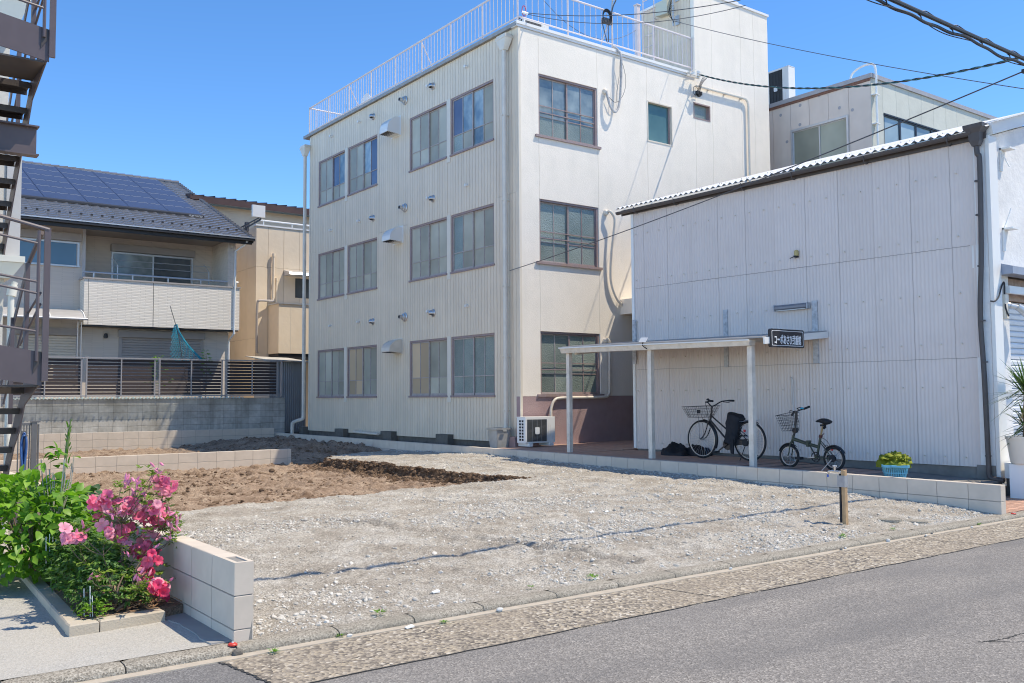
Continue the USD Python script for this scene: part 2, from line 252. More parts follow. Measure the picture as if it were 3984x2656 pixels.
# kerb stones
kerb = thing('kerb', 'worn concrete kerb of rounded stones along the road', None, kind='structure')
kj = [-6.1, -5.5, -4.9, -4.3, -3.72, -3.12, -2.5, -1.92, -1.35, -0.755, -0.13, 0.524, 1.073, 1.634, 2.296, 2.92, 3.56, 4.253, 4.837, 5.52, 6.207, 6.762, 7.326, 7.861, 8.518, 9.095, 9.7, 10.3, 10.9, 11.5, 12.1, 12.7, 13.3, 13.9, 14.5, 15.1]
prof = np.array([(-0.1, -0.15), (-0.099, -0.035), (-0.093, -0.016), (-0.076, -0.004), (-0.055, 0.0), (0.02, 0.002), (0.03, -0.01), (0.03, -0.15)])
rng = random.Random(4)
for a, b in zip(kj[:-1], kj[1:]):
    n = 14; xs = np.linspace(a + 0.004, b - 0.004, n); V = []
    for i, x in enumerate(xs):
        e = 0.006 if i in (0, n - 1) else 0.0
        p = prof.copy(); q = np.c_[np.full(8, x), p]
        q[:, 1:] += (fbm(np.c_[np.full(8, x * 7), p[:, 0] * 30, p[:, 1] * 30 + a], 3, 2)[:, None] - 0.5) * 0.011
        q[3:6, 2] -= e; q[:4, 1] += e; V.append(q)
    V = np.vstack(V); F = []
    for i in range(n - 1):
        for j in range(7): F.append([i * 8 + j, (i + 1) * 8 + j, (i + 1) * 8 + j + 1, i * 8 + j + 1])
    mb = MB().add(V, np.array(F)[:, ::-1])
    mb.f[0] = mb.f[0][:, ::-1]
    m = mb.mesh(); 
    caps = [[0, j, j + 1] for j in range(1, 7)] + [[(n - 1) * 8, (n - 1) * 8 + j + 1, (n - 1) * 8 + j] for j in range(1, 7)]
    m = trimesh.Trimesh(m.vertices, np.vstack([m.faces, caps]), process=False)
    part('kerb_stone', m, m_kerb, kerb, smooth=40)

# ---------------------------------------------------------------- the lot: gravel pad, excavated soil
GY = [0, 0.8, 1.6, 2.4, 3.6, 5, 6.8, 8.4, 10, 11, 12, 13.3, 15.8, 17.7, 23]
GR = [0.0, 0.055, 0.085, 0.115, 0.14, 0.16, 0.18, 0.205, 0.235, 0.24, 0.215, 0.19, 0.145, 0.09, 0.06]
GL = [0.0, 0.02, 0.04, 0.06, 0.08, 0.09, 0.10, 0.10, 0.10, 0.10, 0.10, 0.10, 0.1, 0.09, 0.06]
def sstep(a, b, x): t = np.clip((x - a) / (b - a), 0, 1); return t * t * (3 - 2 * t)
def lot_height(x, y, fine=True):
    x, y = np.asarray(x, float), np.asarray(y, float)
    t = np.clip(x / 9.2, 0, 1); h = np.interp(y, GY, GL) * (1 - t) + np.interp(y, GY, GR) * t
    P = np.c_[x.ravel(), y.ravel(), 0 * x.ravel()]
    wob = (fbm(P * 1.3, 3, 11).reshape(x.shape) - 0.5) * 0.5; wob2 = (fbm(P * 5, 3, 12).reshape(x.shape) - 0.5) * 0.22
    edge = np.interp(y, [6.2, 6.6, 7.0, 9, 11, 12.6, 13.6, 15], [7.4, 7.15, 6.75, 6.6, 6.5, 6.45, 7.0, 9.9])
    wob3 = (fbm(P * 13, 3, 13).reshape(x.shape) - 0.5) * 0.16
    px = 1 - sstep(-0.10, 0.06, x - edge - wob * 0.5 - wob2 * 1.2 - wob3)          # 1 in the pit
    py = sstep(5.9, 6.75, y + wob * 0.7 - 0.06 * (x - 2) + wob2 * 0.5)
    pit = px * py
    floor = -0.015 + 0.02 * np.sin(x * 1.1) - 0.02 * sstep(4, 6.4, x)
    floor = np.where(y > 14.2, 0.0 + 0.03 * sstep(15, 22, y) + 0.13 * sstep(5.5, 7.5, x) * sstep(14, 16, y), floor)
    s = h * (1 - pit) + floor * pit
    soil = pit
    if fine:
        rough = fbm(P * np.array([3.2, 3.2, 1]), 4, 21).reshape(x.shape) - 0.5; f2 = fbm(P * 14, 3, 22).reshape(x.shape) - 0.5; f3 = fbm(P * 40, 2, 23).reshape(x.shape) - 0.5
        clod = np.maximum(fbm(P * 6.5, 3, 24).reshape(x.shape) - 0.55, 0)
        s = s + (rough * 0.06 + f2 * 0.03 + f3 * 0.018) * (1 - pit) * sstep(0, 0.35, y) + (rough * 0.05 + f2 * 0.035 + f3 * 0.014 + clod * 0.22) * pit
        # dug ruts across the gravel
        for (xa, ya, xb, yb, d) in RUTS:
            ax, ay = xb - xa, yb - ya; L2 = ax * ax + ay * ay; tt = np.clip(((x - xa) * ax + (y - ya) * ay) / L2, 0, 1)
            dist = np.hypot(x - xa - tt * ax, y - ya - tt * ay); s = s - d * np.exp(-(dist / 0.06) ** 2) + 0.5 * d * np.exp(-((dist - 0.13) / 0.06) ** 2)
        # small hole beside the stake
        hd = np.hypot((x - 7.5) / 1.3, y - 0.78); s = s - 0.13 * np.exp(-(hd / 0.11) ** 2) + 0.035 * np.exp(-((hd - 0.24) / 0.08) ** 2)
        heap = sstep(6.6, 7.6, x) * sstep(14.2, 15.4, y) * (1 - sstep(21.2, 21.7, y) * 0.5); s = s + heap * (0.05 + 0.16 * np.maximum(rough + 0.15, 0) + 0.1 * clod)
    return s, soil
RUTS = [(2.35, 4.1, 2.75, 3.3, 0.045), (3.05, 2.1, 3.35, 0.95, 0.05), (3.4, 1.1, 3.5, 0.35, 0.045), (4.9, 4.3, 5.2, 3.9, 0.035), (2.6, 3.3, 3.0, 2.4, 0.02), (4.35, 1.2, 4.6, 0.5, 0.02), (0.5, 3.0, 1.3, 1.5, 0.018), (5.6, 3.1, 6.3, 2.3, 0.02)]
def lot_mesh(x0, x1, y0, y1, st):
    nx, ny = int((x1 - x0) / st) + 1, int((y1 - y0) / st) + 1
    X, Y = np.meshgrid(np.linspace(x0, x1, nx), np.linspace(y0, y1, ny)); Z, S = lot_height(X, Y)
    i = (np.arange(ny - 1)[:, None] * nx + np.arange(nx - 1)[None]).ravel(); F = np.c_[i, i + 1, i + nx + 1, i + nx]
    return np.c_[X.ravel(), Y.ravel(), Z.ravel()], F, S.ravel()
v1, f1, s1 = lot_mesh(0.0, 9.29, 0.02, 6.0, 0.028); v2, f2, s2 = lot_mesh(0.0, 9.29, 6.0, 14.16, 0.034); v3, f3, s3 = lot_mesh(-1.5, 9.29, 14.16, 21.75, 0.06)
V = np.vstack([v1, v2, v3]); F = np.vstack([f1, f2 + len(v1), f3 + len(v1) + len(v2)]); S = np.r_[s1, s2, s3]
S = S + (noise(V * 9, 3) - 0.5) * 0.5 + (noise(V * 31, 5) - 0.5) * 0.35
S[V[:, 1] > 15.2] = 1.0
fs = S[F].mean(1) > 0.42
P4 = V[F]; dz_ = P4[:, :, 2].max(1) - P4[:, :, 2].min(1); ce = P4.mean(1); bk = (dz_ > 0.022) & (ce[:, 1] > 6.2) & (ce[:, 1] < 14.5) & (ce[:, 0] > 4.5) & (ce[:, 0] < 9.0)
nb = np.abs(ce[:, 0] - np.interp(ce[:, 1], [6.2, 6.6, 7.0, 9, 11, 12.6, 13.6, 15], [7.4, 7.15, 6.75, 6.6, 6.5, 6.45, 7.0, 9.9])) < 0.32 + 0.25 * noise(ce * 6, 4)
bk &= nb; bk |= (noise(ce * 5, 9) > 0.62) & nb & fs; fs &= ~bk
def soil_material(name, a, b, c, bump, sc):
    N = {'g': ('geometry', {}), 'n': ('noise_texture', {'scale': 2.2, 'detail': 9.0, 'roughness': 0.68}), 'r': ('rgb_ramp', {'ramp': [(0.3, a), (0.5, b), (0.7, c)]}),
         'n2': ('noise_texture', {'scale': sc, 'detail': 6.0, 'roughness': 0.7}), 'b': ('bump', {'strength': bump, 'distance': 0.03}), 'v': ('voronoi_texture', {'scale': 110.0}), 's': ('separate_color', {}),
         'r2': ('rgb_ramp', {'ramp': [(0.0, (0.62, 0.62, 0.62)), (0.6, (1.0, 1.0, 1.0)), (1.0, (1.45, 1.45, 1.45))]}), 'mu': ('mix', {'mix_type': 'multiply', 'fac': 1.0}), 'p': ('principled_bsdf', {'roughness': 0.95, 'specular_ior_level': 0.1})}
    L = [('g.position', 'n.vector'), ('n.fac', 'r.fac'), ('g.position', 'n2.vector'), ('n2.fac', 'b.height'), ('b.normal', 'p.normal'), ('g.position', 'v.vector'), ('v.color', 's.color'), ('s.r', 'r2.fac'), ('r.color', 'mu.color1'), ('r2.color', 'mu.color2'), ('mu.color', 'p.base_color')]
    return usdkit.material(stage, '/World/Looks/' + name, N, L, surface='p.BSDF')
m_soil = soil_material('excavated_soil_look', (0.14, 0.09, 0.058), (0.29, 0.21, 0.148), (0.40, 0.31, 0.225), 0.6, 40)
m_gravel = soil_material('gravel_look', (0.29, 0.25, 0.20), (0.40, 0.36, 0.30), (0.53, 0.495, 0.435), 0.7, 55)
struct('gravel_lot', trimesh.Trimesh(V, np.vstack([F[~(fs | bk)][:, [0, 1, 2]], F[~(fs | bk)][:, [0, 2, 3]]]), process=True), m_gravel, 'levelled pale gravel and dust of the vacant lot', smooth=True)
struct('excavated_soil', trimesh.Trimesh(V, np.vstack([F[fs][:, [0, 1, 2]], F[fs][:, [0, 2, 3]]]), process=True), m_soil, 'dug out brown soil in the rear part of the lot', smooth=True)

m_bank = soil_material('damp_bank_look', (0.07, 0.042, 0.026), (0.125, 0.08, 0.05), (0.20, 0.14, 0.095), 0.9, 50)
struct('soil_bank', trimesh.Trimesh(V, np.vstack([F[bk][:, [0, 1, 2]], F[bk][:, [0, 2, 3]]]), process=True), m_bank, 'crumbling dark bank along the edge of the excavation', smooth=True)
# broken stone: a few shapes, scattered with a PointInstancer
def rock(seed, flat=0.6):
    m = trimesh.creation.icosphere(1, 1.0); v = m.vertices.copy(); r = np.random.RandomState(seed)
    v *= (0.7 + 0.6 * fbm(v * 1.6 + seed * 7.0, 2, seed))[:, None]; v *= [1, r.uniform(0.6, 0.9), flat * r.uniform(0.7, 1.1)]
    for _ in range(3):
        n = r.normal(size=3); n /= np.linalg.norm(n); d = v @ n; k = d > 0.55; v[k] -= np.outer(d[k] - 0.55, n)
    return trimesh.Trimesh(v, m.faces, process=False)
m_stone = M('broken_stone', (0.52, 0.485, 0.425), 0.9, 0.18, 30, rnd=0.3, spec=0.2, bump=0.4, bs=120)
m_clod = M('soil_clod', (0.17, 0.115, 0.075), 0.98, 0.25, 25, rnd=0.3, spec=0.05, bump=0.6, bs=70)
def instancer(name, label, protos, mat, P, yaw, sc, tilt, kind='stuff'):
    pi = UsdGeom.PointInstancer.Define(stage, path(name, None)); rels = []
    for i, m in enumerate(protos):
        q = usdkit.mesh(stage, pi.GetPath().pathString + '/prototypes/stone_%03d' % i, m, mat, smooth=False); rels.append(q.GetPath())
    pi.CreatePrototypesRel().SetTargets(rels); n = len(P); r = np.random.RandomState(len(P))
    pi.CreateProtoIndicesAttr(Vt.IntArray.FromNumpy(r.randint(0, len(protos), n).astype(np.int32)))
    pi.CreatePositionsAttr(Vt.Vec3fArray.FromNumpy(P.astype(np.float32)))
    ax = r.normal(size=(n, 3)) * [1, 1, 0]; ax /= np.linalg.norm(ax, axis=1, keepdims=True); h = tilt / 2
    q1 = np.c_[np.cos(yaw / 2), 0 * yaw, 0 * yaw, np.sin(yaw / 2)]; q2 = np.c_[np.cos(h), ax * np.sin(h)[:, None]]
    w = q2[:, 0] * q1[:, 0] - (q2[:, 1:] * q1[:, 1:]).sum(1); xyz = q2[:, :1] * q1[:, 1:] + q1[:, :1] * q2[:, 1:] + np.cross(q2[:, 1:], q1[:, 1:])
    pi.CreateOrientationsAttr(Vt.QuathArray([Gf.Quath(float(a), Gf.Vec3h(*map(float, b))) for a, b in zip(w, xyz)]))
    pi.CreateScalesAttr(Vt.Vec3fArray.FromNumpy(np.repeat(sc[:, None], 3, 1).astype(np.float32)))
    return tag(pi.GetPrim(), label, None, None, kind)
R = np.random.RandomState(77)
def scatter(n, x0, x1, y0, y1, want, power, seed, thr):
    x, y = R.uniform(x0, x1, n), R.uniform(y0, y1, n); z, s = lot_height(x, y)
    d = fbm(np.c_[x * 1.1, y * 1.5, 0 * x], 4, seed)
    dens = np.clip((d - thr) * power, 0.09, 1); k = (R.uniform(size=n) < dens) & ((s < 0.3) if want == 0 else (s > 0.6))
    return np.c_[x, y, z][k]
P = np.vstack([scatter(52000, 0.03, 9.2, 0.06, 4.2, 0, 4.5, 31, 0.46), scatter(26000, 0.03, 9.2, 4.2, 13.5, 0, 4.5, 31, 0.45)])
# the foot of the right hand block wall and the bank are stonier
xe = R.uniform(8.7, 9.22, 4000); ye = R.uniform(0.1, 14, 4000); xe = 9.22 - (9.22 - xe) * R.uniform(0, 1, 4000); ze, se = lot_height(xe, ye)
P = np.vstack([P, np.c_[xe, ye, ze][se < 0.5]])
n = len(P); sc = 0.0052 * np.exp(R.normal(0, 0.52, n)) + 0.001; sc = np.clip(sc, 0.003, 0.022)
P[:, 2] += sc * 0.1
instancer('loose_gravel', 'loose broken grey stone strewn over the lot', [rock(i) for i in range(7)], m_stone, P, R.uniform(0, 6.28, n), sc * 1.35, R.normal(0, 0.25, n))
P = np.vstack([scatter(9000, 0.05, 7.4, 6.2, 14.0, 1, 6.0, 24, 0.46), scatter(2500, 6.2, 9.2, 13.5, 21.6, 1, 6.0, 24, 0.4)])
yb = R.uniform(6.6, 14.2, 9000); xb = np.interp(yb, [6.2, 6.6, 7.0, 9, 11, 12.6, 13.6, 15], [7.4, 7.15, 6.75, 6.6, 6.5, 6.45, 7.0, 9.9]) + R.normal(-0.05, 0.16, 9000); zb, sb = lot_height(xb, yb); P = np.vstack([P, np.c_[xb, yb, zb][(sb > 0.03)]])
n = len(P); sc = np.clip(0.013 * np.exp(R.normal(0, 0.6, n)), 0.004, 0.06)
instancer('soil_clods', 'dark clods of dug soil scattered over the excavation', [rock(40 + i, 0.75) for i in range(5)], m_clod, P, R.uniform(0, 6.28, n), sc, R.normal(0, 0.3, n))

# ---------------------------------------------------------------- concrete block walls
def block_wall(name, label, p0, p1, th, ztop, courses, pitch=0.4, ch=0.2, mat=m_block, jmat=m_joint, off0=0.0, half=False, group=None, bev=0.004, bottom=None, openend=False):
    """wall of separate blocks from p0 to p1 (thickness to the left of the direction), top at ztop (may slope: pair)"""
    p0, p1 = np.array(p0, float), np.array(p1, float); L = np.linalg.norm(p1 - p0); d = (p1 - p0) / L; nrm = np.array([-d[1], d[0]])
    zt = ztop if isinstance(ztop, tuple) else (ztop, ztop)
    w = thing(name, label, 'wall', (p0[0], p0[1], 0), math.atan2(d[1], d[0]))
    zb = zt[0] - courses * ch
    j = 0.007; sl = (zt[1] - zt[0]) / L
    core = MB().hexa([[0, j, zb], [L - j, j, zb + sl * L], [L - j, th - j, zb + sl * L], [0 + j, th - j, zb]], [[j, j, zt[0] - j], [L - j, j, zt[1] - j], [L - j, th - j, zt[1] - j], [j, th - j, zt[0] - j]])
    part('mortar', core, jmat, w)
    for c in range(courses):
        x = -off0 - (pitch / 2 if half and c % 2 else 0)
        while x < L - 0.02:
            a, b = max(x, 0) + 0.003, min(x + pitch, L) - 0.003
            if b - a > 0.03:
                t0, t1 = zt[0] + sl * a - c * ch, zt[0] + sl * b - c * ch; e = bev
                zl0, zl1 = t0 - ch + 0.006, t1 - ch + 0.006
                if c == 0: pass
                mb = MB()
                if openend and c == 0 and x < 0.01:      # hollow end block showing its core hole
                    mb.box(a, a + 0.03, 0, th, zl0, t0); mb.box(b - 0.16, b, 0, th, zl0, t0); mb.box(a + 0.03, b - 0.16, 0, 0.026, zl0, t0); mb.box(a + 0.03, b - 0.16, th - 0.026, th, zl0, t0); mb.box(a + 0.03, b - 0.16, 0.026, th - 0.026, zl0, t0 - 0.09)
                else:
                    lo = [[a, 0, zl0], [b, 0, zl1], [b, th, zl1], [a, th, zl0]]
                    mid = [[a, 0, t0 - e], [b, 0, t1 - e], [b, th, t1 - e], [a, th, t0 - e]]; up = [[a + e, e, t0], [b - e, e, t1], [b - e, th - e, t1], [a + e, th - e, t0]]
                    mb.hexa(lo, mid); mb.hexa(mid, up)
                part('block', mb, mat, w)
            x += pitch
    return w
block_wall('block_wall', 'low grey block wall with hollow end beside the pink azalea', (0.0, 0.0), (0.0, 14.1), 0.119, 0.47, 3, openend=True)
block_wall('block_wall', 'long low cream block wall running back along the bicycle path', (9.395, 0.0), (9.27, 22.42), 0.115, (0.352, 0.392), 3, off0=0.0)
block_wall('block_wall', 'low new block wall crossing the middle of the excavated lot', (-0.9, 14.12), (6.34, 14.12), 0.12, 0.32, 3, off0=0.04)
block_wall('block_wall', 'new block wall in front of the weathered wall at the rear', (1.886, 21.76), (9.1, 21.76), 0.1, 0.538, 4)
block_wall('block_wall', 'tall weathered block wall carrying the louvred fence', (1.05, 22.76), (9.86, 22.76), 0.15, 1.465, 8, mat=m_oldblock, jmat=m_oldjoint, bev=0.006)
# ---------------------------------------------------------------- the three storey building
XS, YF = 11.2, 12.064
apt = thing('apartment_building', 'three storey building with cream ribbed side wall and white stucco front', 'building')
REDUCED.append(apt.GetPath())
Y0S, Y1S = 12.07, 23.89          # extent of the ribbed side wall
WY = [(YF + 9.2275, YF + 11.2032), (YF + 7.0752, YF + 9.0187), (YF + 3.1861, YF + 5.1553), (YF + 1.0313, YF + 2.9955)]
WZ = [(7.864, 9.428), (4.715, 6.276), (1.456, 3.034)]
core = MB().box(11.31, 20.78, 12.21, 24.1, -0.3, 10.43)
part('wall', core, m_groove, apt)
# ribbed boards, cut round the windows, with lapped joints
pitch = 0.1313; nb = int(round((Y1S - Y0S) / pitch))
for i in range(nb):
    a, b = Y0S + i * pitch + 0.004, Y0S + (i + 1) * pitch - 0.006; mb = MB()
    segs = [(0.355, 10.44)]
    for (w0, w1) in WY:
        if b > w0 + 0.002 and a < w1 - 0.002:
            if a >= w0 - 0.01 and b <= w1 + 0.01 or True:
                inner = (max(a, w0), min(b, w1)); new = []
                if a < w0 - 0.012: mb2 = (a, w0)
                for (z0, z1) in segs:
                    cur = z0
                    for (q0, q1) in sorted(WZ): new.append((cur, q0)); cur = q1
                    new.append((cur, z1))
                segs = new
                for lo, hi in ((a, min(b, w0)), (max(a, w1), b)):     # slivers beside the opening
                    if hi - lo > 0.01:
                        for (q0, q1) in WZ: mb.box(XS, 11.31, lo, hi, q0 + 0.0005, q1 - 0.0005)
    for z0, z1 in segs:
        for c0, c1 in (((z0, 6.372), (6.378, z1)) if z0 < 4.0 and z1 > 9 else ((z0, z1), (0, 0))):
            if c1 - c0 > 0.02: part('siding_board', MB().box(XS + (0.003 if c0 > 6.3 else 0), 11.31, a, b, c0, c1), m_board, apt)
    if mb.n: part('window_edge_trim', mb, m_board, apt)
for y0, y1 in ((WY[0][0] - (WY[0][0] - WY[1][1]) - 0.0, WY[0][0]), (WY[3][1], WY[2][0])):
    for z0, z1 in WZ:
        part('window_post', MB().box(XS - 0.012, 11.25, y0 + 0.006, y1 - 0.006, z0 - 0.14, z1 + 0.02), m_trim, apt)
part('corner_trim', MB().box(XS - 0.006, 11.3, 23.892, 23.97, 0.36, 10.42), m_trim, apt)
part('corner_trim', MB().box(XS - 0.008, 11.26, 12.045, 12.068, 0.36, 10.42), m_trim, apt)

def side_window(k, fl, mats, curtain=False):
    (y0, y1), (z0, z1) = WY[k], WZ[fl]; W = y1 - y0
    fr = MB(); t = 0.055; xo, xi = XS + 0.012, 11.31
    fr.box(xo, xi, y1 - t, y1, z0 + 0.04, z1 - t); fr.box(xo, xi, y0, y0 + t * 0.7, z0 + 0.04, z1 - t); fr.box(xo, xi, y0, y1, z1 - t, z1)
    fr.box(XS - 0.03, xi, y0 - 0.02, y1 + 0.02, z0 - 0.012, z0 + 0.035)
    w = part('window', fr, m_woodf, apt)
    ym = (y0 + y1) / 2; zm = z0 + (z1 - z0) * 0.335
    for si, (a, b, x) in enumerate(((y0 + t * 0.7, ym + 0.02, 11.262), (ym - 0.02, y1 - t, 11.235))):   # sliding sashes: near one behind
        s = MB(); st = 0.035; zb, zt = z0 + 0.037, z1 - t - 0.003
        s.box(x, x + 0.03, a, a + st, zb, zt); s.box(x, x + 0.03, b - st, b, zb, zt); s.box(x, x + 0.03, a + st, b - st, zb, zb + 0.06); s.box(x, x + 0.03, a + st, b - st, zt - 0.03, zt)
        s.box(x - 0.002, x + 0.02, a + st, b - st, zm - 0.011, zm + 0.011); c = (a + b) / 2
        s.box(x - 0.001, x + 0.021, c - 0.011, c + 0.011, zb + 0.06, zm - 0.011); s.box(x - 0.001, x + 0.021, c - 0.011, c + 0.011, zm + 0.011, zt - 0.03)
        part('sash', s, m_muntin, w)
        for ci, (p, q) in enumerate(((a + st, c - 0.011), (c + 0.011, b - st))):
            for ri, (r0, r1) in enumerate(((zb + 0.06, zm - 0.011), (zm + 0.011, zt - 0.03))):
                part('pane', MB().box(x + 0.012, x + 0.018, p, q, r0, r1), mats[(si * 2 + ci) * 2 + ri], w)
    part('inner_wall', MB().box(11.3, 11.31, y0 + 0.04, y1 - t, z0 + 0.04, z1 - t), m_groove, w)
F_, C_, P_, B_, D_ = m_frost, m_clear, m_patt, m_frostbeige, m_bluedark
WM = {(0, 0): [F_, C_, F_, D_, F_, F_, F_, F_], (1, 0): [D_, D_, F_, C_, F_, F_, F_, F_], (2, 0): [F_] * 8, (3, 0): [F_, F_, C_, C_, F_, C_, P_, D_],
      (0, 1): [F_] * 8, (1, 1): [F_] * 8, (2, 1): [F_] * 8, (3, 1): [F_] * 6 + [P_] * 2,
      (0, 2): [F_] * 8, (1, 2): [F_] * 4 + [B_] * 4, (2, 2): [F_] * 4 + [B_] * 4, (3, 2): [P_] * 8}
for k in range(4):
    for fl in range(3):
        m = WM[(k, fl)]; m = [m[0], m[1], m[2], m[3], m[4], m[5], m[6], m[7]]
        side_window(k, fl, m)

# vents on the side wall
def cap_vent(y, z):
    mb = MB(); mb.lathe([(0.105, 0), (0.105, 0.012), (0.085, 0.02), (0.082, 0.06), (0.068, 0.105), (0.04, 0.135), (0.0, 0.145)], 18, (0, 0, 0), 'x'); m = mb.mesh(); v = m.vertices.copy(); v[:, 0] *= -1
    v[:, 2] = np.where((v[:, 2] < -0.03) & (v[:, 0] < -0.03), -0.03 + (v[:, 2] + 0.03) * 0.25, v[:, 2])
    c = part('vent_cap', trimesh.Trimesh(v + [XS, y, z], m.faces[:, ::-1], process=False), m_chrome, apt, smooth=40)
    part('opening', MB().box(XS - 0.115, XS - 0.035, y - 0.05, y + 0.05, z - 0.05, z - 0.042), m_black, c)
for z in (10.02, 6.88, 3.735):
    cap_vent(19.38, z); cap_vent(15.95, z)
    mb = MB().lathe([(0.13, 0), (0.13, 0.015), (0.10, 0.03), (0.095, 0.08), (0.06, 0.095), (0.055, 0.2), (0.0, 0.2)], 18, (0, 0, 0), 'x').mesh()
    c = part('flue_cap', trimesh.Trimesh(mb.vertices * [-1, 1, 1] + [XS, 17.47, z], mb.faces[:, ::-1], process=False), m_chrome, apt, smooth=40)
    part('flue_mouth', MB().cyl([XS - 0.2005, 17.47, z], [XS - 0.206, 17.47, z], 0.045, 14), m_black, c)
    for y in (22.25, 20.28, 16.16, 14.27):
        part('pipe_stub', MB().cyl([XS + 0.01, y, z + 0.06], [XS - 0.09, y, z + 0.055], 0.035, 12), m_whiteb, apt, smooth=40)
for z0, z1, y0, y1, mt in ((9.10, 9.62, 17.63, 18.37, m_white), (5.92, 6.36, 17.5, 18.2, m_white), (2.72, 3.11, 17.44, 18.3, m_pipe)):
    H = z1 - z0; pr = [(0, z1)] + [(-0.42 * math.sin(t), z1 - H * 0.8 * (1 - math.cos(t))) for t in np.linspace(0.15, math.pi / 2, 7)] + [(-0.42, z0 + 0.03), (-0.40, z0 + 0.03), (0, z0)]
    yy0, yy1 = (y0 + y1) / 2 - 0.24, (y0 + y1) / 2 + 0.24
    h = MB().prism([(XS + x, z) for x, z in pr], yy0, yy1, 'xzy'); hood = part('range_hood_vent', h, mt, apt)
    fl = MB(); fl.box(XS - 0.012, XS + 0.004, yy0 - 0.05, yy1 + 0.05, z0 - 0.03, z1 + 0.03); part('flange', fl, mt, hood)
    lv = MB()
    for i in range(7): lv.box(XS - 0.40 + i * 0.055, XS - 0.375 + i * 0.055, yy0 + 0.02, yy1 - 0.02, z0 + 0.012, z0 + 0.022)
    part('grille', lv, m_black, hood)

# gutters, hoppers and downpipes at both ends of the side wall
def hopper(y, z, side):
    mb = MB(); x = 11.08
    def ring(hx, hy, zz): return [[x - hx, y - hy, zz], [x + hx, y - hy, zz], [x + hx, y + hy, zz], [x - hx, y + hy, zz]]
    L = [ring(0.06, 0.07, z), ring(0.07, 0.085, z + 0.03), ring(0.105, 0.2, z + 0.26), ring(0.115, 0.215, z + 0.27), ring(0.115, 0.215, z + 0.32), ring(0.1, 0.19, z + 0.33), ring(0.1, 0.19, z + 0.37)]
    for a, b in zip(L[:-1], L[1:]): mb.hexa(a, b)
    return mb
dp = part('rain_hopper', hopper(12.47, 9.93, 0), m_pipe, apt)
pts = [[11.08, 12.47, 9.95], [11.08, 12.47, 1.0], [11.08, 12.47, 0.78]] + [list(p) for p in bez([[11.08, 12.47, 0.74], [11.07, 12.5, 0.62], [11.02, 12.62, 0.54], [10.99, 12.72, 0.42], [10.98, 12.74, 0.1]], 6)]
d = part('downpipe', MB().tube(pts, 0.062, 14), m_pipe, apt, smooth=40)
for z in (8.3, 6.2, 4.1, 2.4, 1.1): part('pipe_clip', MB().box(11.0, 11.2, 12.455, 12.485, z, z + 0.03).cyl([11.08, 12.47, z], [11.08, 12.47, z + 0.03], 0.067, 14), m_pipe, d)
part('rain_hopper', hopper(24.1, 9.78, 0), m_pipe, apt)
part('downpipe', MB().tube([[11.08, 24.1, 9.8], [11.08, 24.1, 0.9]] + [list(p) for p in bez([[11.08, 24.1, 0.86], [11.06, 24.12, 0.74], [10.9, 24.2, 0.68], [10.78, 24.24, 0.62], [10.75, 24.25, 0.5], [10.75, 24.25, 0.0]], 6)], 0.06, 14), m_pipe, apt, smooth=40)
# foundation
part('foundation', MB().box(11.24, 20.7, 12.3, 24.1, -0.4, 0.36), m_dkconc, apt)
for y0, y1 in ((24.0, 24.3), (20.98, 21.58), (17.95, 18.58), (14.97, 15.55)):
    part('foundation_pier', MB().box(11.02, 11.24, y0, y1, -0.2, 0.475), m_dkconc, apt)
part('foundation_pier', MB().box(11.02, 11.24, 12.05, 12.36, -0.2, 0.50), m_purple, apt)
part('drain_pipe', MB().tube(bez([[11.2, 20.1, 0.42], [11.0, 20.08, 0.42], [10.9, 20.0, 0.415], [10.9, 19.2, 0.40], [10.9, 18.5, 0.39]], 6), 0.035, 10), m_pipe, apt, smooth=40)
# front: stucco panels between the expansion joints
jx = [11.2, 11.826, 13.765, 15.565, 16.9, 17.49, 18.21, 19.5, 20.1, 20.78]
holes = [(11.82, 13.755, 7.83, 9.40), (11.82, 13.755, 4.70, 6.28), (11.82, 13.755, 1.475, 3.033), (15.561, 16.54, 8.31, 9.43), (17.40, 18.107, 9.263, 9.727)]
for a, b in zip(jx[:-1], jx[1:]):
    top = 10.42 if b <= 17.5 else 13.0
    mb = MB(); xa, xb = a + (0.0003 if a == 16.9 else 0.004), b - (0.0003 if b == 16.9 else 0.004); hs = []
    for h in holes:
        hx0, hx1, hz0, hz1 = h; hx0, hx1 = max(hx0, xa), min(hx1, xb)
        if hx1 - hx0 > 0.003: hs.append((hz0, hz1, hx0 if hx0 - xa > 0.02 else xa, hx1 if xb - hx1 > 0.02 else xb))
    z = 1.458
    def pan(x0, x1, z0, z1):
        if x1 > x0: part('stucco_panel', MB().box(x0, x1, YF, 12.2, z0, z1), m_stucco, apt)
    for hz0, hz1, hx0, hx1 in sorted(hs):
        pan(xa, xb, z, hz0); pan(xa, hx0, hz0, hz1); pan(hx1, xb, hz0, hz1); z = hz1
    pan(xa, xb, z, top)
part('joint_filler', MB().box(11.22, 20.7, 12.078, 12.19, 9.8, 10.4).box(18.2, 20.7, 12.085, 12.19, 10.4, 12.95).box(18.12, 20.75, 12.085, 12.19, 1.47, 9.79).box(16.6, 17.36, 12.085, 12.19, 1.47, 9.79).box(13.76, 15.5, 12.085, 12.19, 1.47, 9.79).box(11.25, 11.815, 12.085, 12.19, 1.47, 9.79), m_stucco, apt)
part('plum_base', MB().box(11.195, 20.78, YF - 0.012, 12.205, -0.2, 1.453), m_purple, apt)
